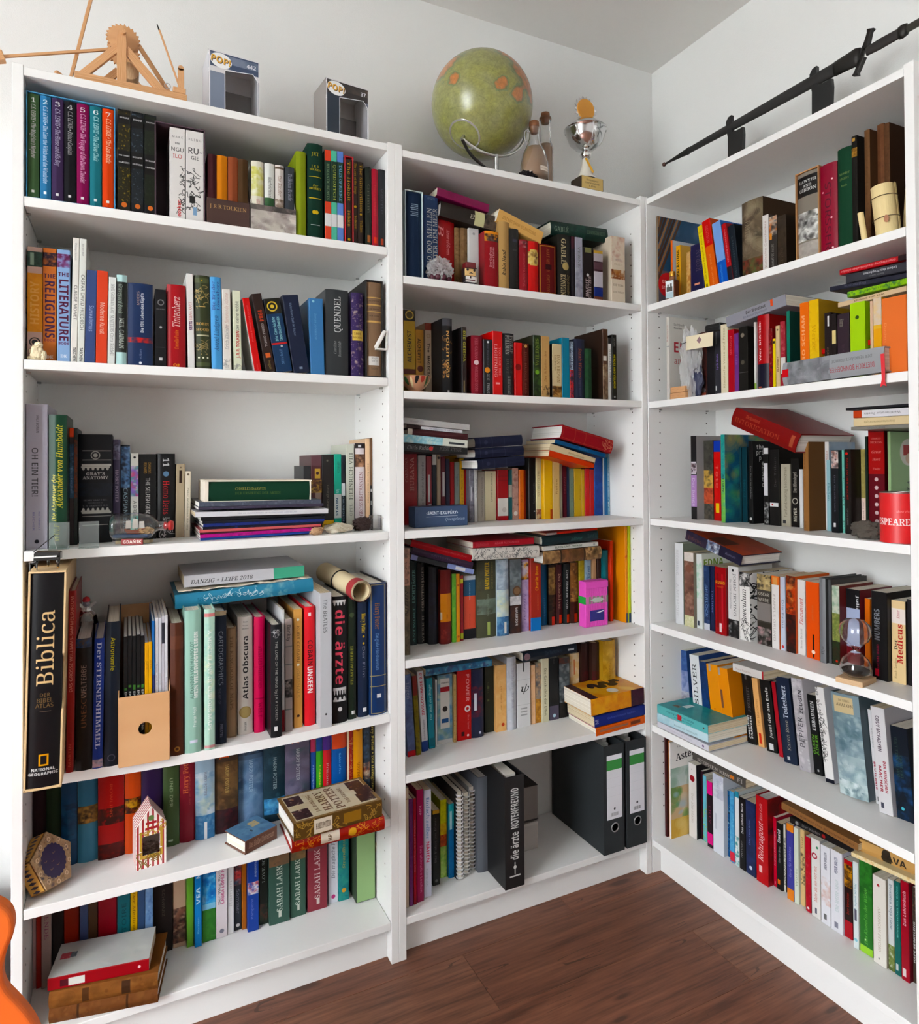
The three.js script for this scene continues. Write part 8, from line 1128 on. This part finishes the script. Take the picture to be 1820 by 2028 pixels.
{ const w = 0.083, h = 0.135, g = thing('pink_carton', 'bright pink corrugated carton with green band and dark window', 'carton', [0.6565, SHELF.B[3] + 0.0003, -0.066], 0.02), pk = std(0xe048b8, 0.6);
  part('body', rbox(w, h, 0.03, 0.001), pk, g, [0, h / 2, -0.0165]); const ribs = []; for (let i = 0; i < 17; i++) ribs.push(cyl(0.0022, 0.0022, h * 0.99, 8).translate(-w / 2 + 0.0026 + i * (w - 0.0052) / 16, h / 2, -0.0012)); part('corrugation', merge(ribs), pk, g);
  part('green_band', rbox(w + 0.002, 0.022, 0.034, 0.0008), std(0x1f9a3a, 0.5), g, [0, 0.079, -0.0165]); part('silver_diamond', slab([[-0.026, 0], [-0.01, 0.007], [0.01, 0.007], [0.026, 0], [0.01, -0.007], [-0.01, -0.007]], 0.0012, 0.0003), std(0xb8c4b8, 0.4), g, [0.002, 0.079, 0.0008]);
  part('window_panel', rbox(0.052, 0.032, 0.0016, 0.004), std(0x23227a, 0.35), g, [0, 0.033, 0.0012]); part('white_swoosh', slab([[-0.006, 0], [0.02, 0.006], [0.024, 0.0035], [0.006, -0.001]], 0.0008, 0.0002), std(0xe8e8ee, 0.5), g, [0.002, 0.041, 0.0018]); part('top_flap', rbox(w, 0.018, 0.0012, 0.0004), pk, g, [0, h - 0.011, 0.0016]); }
// bottom shelf: notebooks, binders, cartons
[[0.197, -0.074, 0.016, 0.235, 'wire-bound notebook with black covers, bottom shelf under globe', 0x141414, 0xe8e8e8], [0.222, -0.085, 0.017, 0.222, 'wire-bound notebook with grey translucent cover, nearer the black one', 0x8a8a88, 0xd8d8d4], [0.247, -0.1, 0.016, 0.226, 'wire-bound notebook with clear cover, beside the grey album', 0xb4b8b6, 0xdedede]].forEach(([x, z, w, h, l, cv, wc]) => {
  const g = thing('spiral_notebook', l, 'notebook', [x, SHELF.B[5] + 0.0003, z], 0, 'wire-bound notebooks on the bottom shelf'), c = std(cv, 0.45), D = 0.165; for (const s of [0, 1]) part('cover', rbox(0.0012, h, D, 0.0004), c, g, [s ? w : 0, h / 2, -D / 2 - 0.006]); part('pages', rbox(w - 0.002, h - 0.004, D - 0.004, 0.0004), M.paper, g, [w / 2, h / 2, -D / 2 - 0.007]);
  const rings = [], n = Math.round(h / 0.0105); for (let i = 0; i < n; i++) { const y = 0.008 + i * (h - 0.016) / (n - 1); for (const dy of [-0.0011, 0.0011]) rings.push(new THREE.TorusGeometry(w / 2 + 0.0012, 0.0009, 6, 20).rotateX(PI / 2).translate(w / 2, y + dy, -0.006)); } part('wire_binding', merge(rings), std(wc, 0.35, { metalness: 0.2 }), g);
});
function binder(label, x, w, h, z, spine, ring) {
  const g = thing('ring_binder', label, 'binder', [x, SHELF.B[5] + 0.0003, z], 0, ring ? 'lever arch files at the end of the bottom shelf' : undefined), m = M.binder ??= std(0xffffff, 0.75, { map: canvasTex(256, 256, (c) => { mottle(c, 0, 0, 256, 256, ['2a3034', '30363a', '262b30', '343a3e'], 300, 0.05); }) }), k = ring ? m : std(0x111113, 0.5), D = 0.282 + Math.min(0, -z) - 0.006, t = 0.0024;
  for (const s of [0, 1]) part('cover_board', rbox(t, h, D, 0.0006), k, g, [s ? w - t / 2 : t / 2, h / 2, -D / 2 - 0.001]);
  const shape = new THREE.Path(); if (ring) shape.absarc(w / 2 + 0.002, 0.073, 0.0115, 0, 2 * PI, false);
  part('spine_board', slab([[0, 0], [w, 0], [w, h], [0, h]], t, 0.0006, ring ? [shape] : []), k, g, [0, 0, -t]);
  part('papers', rbox(w * 0.62, h - 0.018, D - 0.06, 0.002), std(0xe4e2dc, 0.85), g, [w * 0.42, (h - 0.018) / 2 + 0.004, -D / 2 - 0.016]);
  if (ring) { part('spine_label', scaleUnit(rbox(w - 0.02, 0.182, 0.0008, 0.0003), w - 0.02, 0.182), std(0xffffff, 0.6, { map: spine }), g, [w / 2 + 0.001, 0.189, 0.0006]); part('finger_ring', new THREE.TorusGeometry(0.0122, 0.0016, 10, 36), M.metal, g, [w / 2 + 0.002, 0.073, 0.0004]); part('index_card', rbox(w * 0.2, 0.012, D - 0.1, 0.0006), std(0xe8e6e2, 0.8), g, [w * 0.68, h - 0.009, -D / 2 - 0.01]); }
  else { part('lettering', new THREE.PlaneGeometry(w - 0.012, h - 0.03), std(0xffffff, 0.5, { map: spine }), g, [w / 2, h / 2, 0.0004]); part('index_card', rbox(w * 0.5, 0.012, D - 0.16, 0.0006), std(0xd8d4c8, 0.8), g, [w * 0.5, h - 0.008, -D / 2 + 0.06]); }
}
binder('wide black binder with white lettering standing proud of the shelf', 0.2895, 0.0585, 0.293, 0.0195, print(0.046, 0.263, '#111113', ['tu,NOTENFREUND,.06,.47,d8d8d6,S,.5,.62', 'tu,die ärzte,.5,.78,d8d8d6,S,.5,.62', 'o,.5,.85,.1,d8d8d6', 'b,.8,.92,d8d8d6,.47,.53', 'b,.93,.945,d8d8d6,.15,.85'], 2400));
const lab = (n) => canvasTex(240, 740, (c, w, h) => { c.fillStyle = '#e4e4ea'; c.fillRect(0, 0, w, h); c.fillStyle = '#2f8a3a'; c.fillRect(0, h * 0.075, w, h * 0.155); c.strokeStyle = '#b8b8c0'; c.lineWidth = 2; for (const y of [0.36, 0.5, 0.64]) { c.setLineDash([4, 4]); c.beginPath(); c.moveTo(10, h * y); c.lineTo(w - 10, h * y); c.stroke(); } c.setLineDash([]); c.fillStyle = '#2a2a30'; c.beginPath(); c.arc(w / 2, h * 0.84, 15, 0, 7); c.fill(); for (let i = 0; i < 14; i++) c.fillRect(60 + i * 9, h * 0.9, 2 + n + (i * 5) % 4, 40); });
binder('black lever arch file with green-banded label, standing alone on its near side', 0.6175, 0.0735, 0.309, 0.0105, lab(0), true);
binder('black lever arch file with green-banded label, against the corner panel', 0.7, 0.0735, 0.309, 0.0105, lab(1), true);
{ const g = thing('cardboard_box', 'light grey cardboard box, lower of two behind the black binder', 'box', [0.4125, SHELF.B[5] + 0.0003, -0.112]); part('body', rbox(0.122, 0.074, 0.155, 0.0015), std(0xa8a29c, 0.85), g, [0, 0.037, -0.0776]); part('lid_edge', rbox(0.124, 0.008, 0.156, 0.001), std(0xb0aaa4, 0.85), g, [0, 0.0735, -0.0776]);
  const q = thing('cardboard_box', 'grey-brown cardboard box, upper of two behind the black binder', 'box', [0.4165, SHELF.B[5] + 0.0783, -0.118]); part('body', rbox(0.122, 0.1, 0.148, 0.0015), std(0x77706a, 0.85), q, [0, 0.0502, -0.0744]); part('lid_edge', rbox(0.1225, 0.004, 0.0012, 0.0004), std(0x1c1c1e, 0.6), q, [0, 0.004, 0.0004]); part('dark_lid', rbox(0.1225, 0.002, 0.1485, 0.0005), std(0x2a2422, 0.8), q, [0, 0.1012, -0.0744]); }

// ---------------------------------------------------------------- right-hand bookcase (local x runs along the wall to the right, local z out of the shelf)
const onC = (name, label, cat, i, along, back, turn = 0) => thing(name, label, cat, [XC + back, SHELF.C[i] + 0.0003, along], -PI / 2 + turn);
{ const g = onC('miniature_bottle', 'miniature square bottle with gold cap and castle label', 'bottle', 0, 0.0795, 0.026, 0.3); part('glass_body', rbox(0.03, 0.058, 0.03, 0.003), phys(0xc8926a, 0.08, { transmission: 0.8, thickness: 0.02, ior: 1.4, attenuationColor: new THREE.Color(0.6, 0.3, 0.15), attenuationDistance: 0.02 }), g, [0, 0.0292, 0]); part('neck', cyl(0.0075, 0.009, 0.012, 20), M.cork, g, [0, 0.063, 0]); part('gold_cap', lathe([[0, 0], [0.0085, 0], [0.009, 0.002], [0.009, 0.014], [0.0075, 0.016], [0, 0.016]], 24), std(0xd8a040, 0.25, { metalness: 0.9 }), g, [0, 0.068, 0]);
  part('paper_label', scaleUnit(rbox(0.025, 0.05, 0.0006, 0.0002), 0.025, 0.05), std(0xffffff, 0.6, { map: canvasTex(128, 256, (c) => { c.fillStyle = '#dce4e8'; c.fillRect(0, 0, 128, 256); c.fillStyle = '#4a4844'; c.fillRect(16, 90, 96, 70); c.fillRect(28, 50, 24, 60); c.fillRect(76, 42, 26, 70); c.fillStyle = '#a8c0c8'; c.fillRect(0, 168, 128, 88); }) }), g, [0, 0.029, 0.0156]); }
{ const m = std(0xdcc690, 0.8), roll = (name, label, along, back, r, h, tilt, x) => { const g = onC(name, label, 'scroll', 0, along, back); g.rotation.order = 'YXZ'; g.rotation.z = tilt; const sp = []; for (let k = 0; k <= 70; k++) { const a = k / 70 * 2 * PI * 2.2, q = r - r * 0.28 * k / 70; sp.push([q * Math.cos(a), q * Math.sin(a)]); } const sh = [...sp, ...sp.slice().reverse().map(([a, b]) => { const q = 1 - 0.0006 / Math.hypot(a, b); return [a * q, b * q]; })]; part('parchment', slab(sh, h, 0).rotateX(-PI / 2), m, g, [0, r * Math.abs(Math.sin(tilt)), 0]); return g; };
  const a = roll('parchment_roll', 'thick cream parchment roll tied with two strings', 0.708, 0.032, 0.0245, 0.106, 0.1); for (const y of [0.036, 0.082]) part('string', new THREE.TorusGeometry(0.025, 0.0008, 6, 36).rotateX(PI / 2), std(0x5a4a30, 0.9), a, [0, y, 0]); const b = a; part('seal_tag', lump(0.006, 0.8, 1.2, 0.4, 3, 0.3, 2, 3), std(0xb07a5a, 0.7), b, [0.013, 0.03, 0.0225]);
  const c = roll('parchment_roll', 'tall thin parchment roll with ink marks behind the thick one', 0.7245, 0.075, 0.0135, 0.212, -0.08); for (let k = 0; k < 6; k++) part('ink_ring', new THREE.TorusGeometry(0.0137, 0.0005, 6, 24, 1.6).rotateX(PI / 2), std(0x4a4030, 0.9), c, [0, 0.1 + k * 0.018, 0], [0, -2.2 + k * 0.3, 0]);
  roll('parchment_roll', 'short narrow parchment roll leaning before the thick one', 0.668, 0.014, 0.0062, 0.062, 0.14); }
{ const g = onC('wooden_block', 'small brown wooden block at the foot of the pale book', 'block', 1, 0.116, 0.018); part('upper_half', rbox(0.058, 0.0165, 0.026, 0.0012), M.wood, g, [0, 0.0256, -0.002]); part('lower_half', rbox(0.06, 0.0165, 0.027, 0.0012), M.wood, g, [0, 0.0085, -0.002]); }
{ const g = onC('plastic_bag', 'crinkled clear plastic bag with dark blue filling', 'bag', 1, 0.167, 0.026), bag = lump(0.05, 0.72, 1.95, 0.36, 3, 0.34, 5, 21); { const p = bag.attributes.position; for (let i = 0; i < p.count; i++) p.setY(i, Math.max(0.0004, p.getY(i) + 0.093)); bag.computeVertexNormals(); } part('clear_film', toCreasedNormals(bag, 0.5), M.film, g, [-0.018, 0, 0]); part('dark_filling', lump(0.022, 0.9, 2, 0.5, 2.5, 0.25, 3, 5), std(0x2a2f4a, 0.6), g, [0.003, 0.046, -0.002]);
  part('gathered_neck', lump(0.012, 0.5, 2.6, 0.4, 4, 0.5, 3, 8), M.film, g, [-0.034, 0.17, 0.004]); part('name_tag', scaleUnit(rbox(0.105, 0.038, 0.001, 0.0003), 0.105, 0.038), std(0xffffff, 0.8, { map: canvasTex(256, 96, (c) => { c.fillStyle = '#e4d8b8'; c.fillRect(0, 0, 256, 96); c.save(); c.translate(130, 40); c.rotate(PI / 4); c.fillStyle = '#8a6a70'; c.fillRect(-17, -17, 34, 34); c.restore(); }) }), g, [0.038, 0.149, 0.024], [0, -0.06, -0.04]); part('tie_wire', tube([[-0.034, 0.155, 0.022], [-0.02, 0.152, 0.026], [-0.008, 0.154, 0.025]], 0.0011, 12, 6), M.black, g); }
{ const o = onC('black_case', 'small flat black case lying on the dark paperbacks', 'case', 1, 0.178, 0.115); o.position.y += 0.1845; part('shell', rbox(0.056, 0.024, 0.07, 0.004), M.black, o, [0, 0.012, 0]); part('seam', rbox(0.0565, 0.0012, 0.0705, 0.0004), std(0x2a2a2a, 0.5), o, [0, 0.014, 0]); }
{ const o = part('ribbon_bookmark', slab([[-0.0045, 0.002], [0.0035, 0.002], [0.0045, -0.03], [0.004, -0.055], [0.0075, -0.0665], [0.001, -0.0625], [-0.006, -0.0665], [-0.0025, -0.05]], 0.0009, 0.0002), std(0xd0202c, 0.6), scene, [XC - 0.0078, 1.441, 0.7175], [0, -PI / 2, 0]); o.userData = { label: 'red ribbon bookmark hanging from the thick grey photo hardback', category: 'bookmark' }; }
{ const o = part('grey_stone', lump(0.033, 1.02, 0.62, 0.62, 2.6, 0.3, 5, 13), std(0x4a443c, 0.9), scene, [XC + 0.036, SHELF.C[2] + 0.0185, 0.65], [0, -PI / 2, 0]); o.userData = { label: 'dark grey pebble-like rock beside the red tin', category: 'stone' }; }
{ const g = onC('red_tin', 'bright red round tin with white capital letters', 'tin', 2, 0.7225, 0.034), r = 0.0365, h = 0.103; part('body', new THREE.CylinderGeometry(r, r, h, 56, 1, true), std(0xffffff, 0.4, { map: canvasTex(1024, 512, (c) => { c.fillStyle = '#d41c20'; c.fillRect(0, 0, 1024, 512); c.fillStyle = '#f0e0dc'; c.font = 'bold 96px serif'; for (const x of [-330, 182, 694]) { c.fillText('SHAKESPEARE', x, 330, 500); } c.font = 'italic 30px serif'; c.fillStyle = '#e8908c'; c.fillText('William', 260, 110); c.fillText('thee to a', 560, 240); c.fillText('dost thou', 60, 200); }) }), g, [0, h / 2 + 0.0004, 0]); part('top_rim', new THREE.TorusGeometry(r, 0.0012, 8, 56).rotateX(PI / 2), M.metal, g, [0, h, 0]); part('lid', cyl(r - 0.001, r - 0.001, 0.002, 48), std(0xc8c4c0, 0.3, { metalness: 0.6 }), g, [0, h - 0.004, 0]); part('bottom', cyl(r, r, 0.001, 48), std(0x8a1416, 0.5), g, [0, 0.0008, 0]); }
{ // hourglass
  const g = onC('hourglass', 'clear hourglass with black sand on a square wooden base', 'hourglass', 3, 0.631, 0.02, 0.18); part('wooden_base', rbox(0.056, 0.0115, 0.066, 0.0012), M.paleWood, g, [0, 0.0058, 0]);
  const prof = [[0.0, 0.0125], [0.018, 0.013], [0.029, 0.021], [0.0315, 0.033], [0.026, 0.05], [0.011, 0.064], [0.0038, 0.0705], [0.011, 0.077], [0.026, 0.091], [0.0322, 0.108], [0.029, 0.124], [0.018, 0.135], [0, 0.1385]];
  part('glass', lathe([...prof, ...prof.slice().reverse().map(([r, y]) => [Math.max(0, r - 0.0012), y + (y > 0.07 ? -0.001 : 0.001)])], 48), M.glass, g); part('black_sand', lathe([[0, 0.0142], [0.0165, 0.0145], [0.0272, 0.022], [0.0285, 0.0265], [0.012, 0.0335], [0, 0.036]], 40), std(0x101012, 0.7), g);
}

// ---------------------------------------------------------------- beside the first bookcase: chair and bag
{
  const g = thing('orange_chair', 'orange moulded chair with waisted back at the lower edge', 'chair', [-0.86, 0, 0.52]), m = std(0xe0681c, 0.55), out = new THREE.Shape();
  out.moveTo(0.15, 0.41); out.bezierCurveTo(0.17, 0.46, 0.145, 0.5, 0.122, 0.535); out.bezierCurveTo(0.105, 0.56, 0.112, 0.59, 0.122, 0.612); out.bezierCurveTo(0.132, 0.645, 0.11, 0.665, 0.07, 0.667); out.lineTo(-0.07, 0.667); out.bezierCurveTo(-0.11, 0.665, -0.132, 0.645, -0.122, 0.612); out.bezierCurveTo(-0.112, 0.59, -0.105, 0.56, -0.122, 0.535); out.bezierCurveTo(-0.145, 0.5, -0.17, 0.46, -0.15, 0.41);
  part('backrest', new THREE.ExtrudeGeometry(out, { depth: 0.012, bevelEnabled: true, bevelThickness: 0.006, bevelSize: 0.006, bevelSegments: 4, curveSegments: 20 }), m, g, [0, 0, -0.01]);
  part('seat', rbox(0.36, 0.03, 0.34, 0.014, 4), m, g, [0, 0.405, 0.155]); for (const x of [-0.14, 0.14]) for (const z of [0.02, 0.29]) part('leg', tube([[x, 0.395, z], [x * 1.15, 0.2, z + (z > 0.1 ? 0.02 : -0.02)], [x * 1.3, 0.004, z + (z > 0.1 ? 0.035 : -0.03)]], 0.01, 16, 10), M.metal, g);
}
{ const g = thing('fabric_bag', 'dark navy fabric bag on the floor behind the orange chair', 'bag', [-1.07, 0.0003, -0.16]); part('body', rbox(0.44, 0.3, 0.22, 0.04, 5), std(0x14132a, 0.95), g, [0, 0.15, 0]); part('strap', tube([[-0.1, 0.295, 0.05], [-0.06, 0.37, 0.05], [0.06, 0.37, 0.05], [0.1, 0.295, 0.05]], 0.01, 24, 8), std(0x14132a, 0.95), g); }

renderer.render(scene, camera);
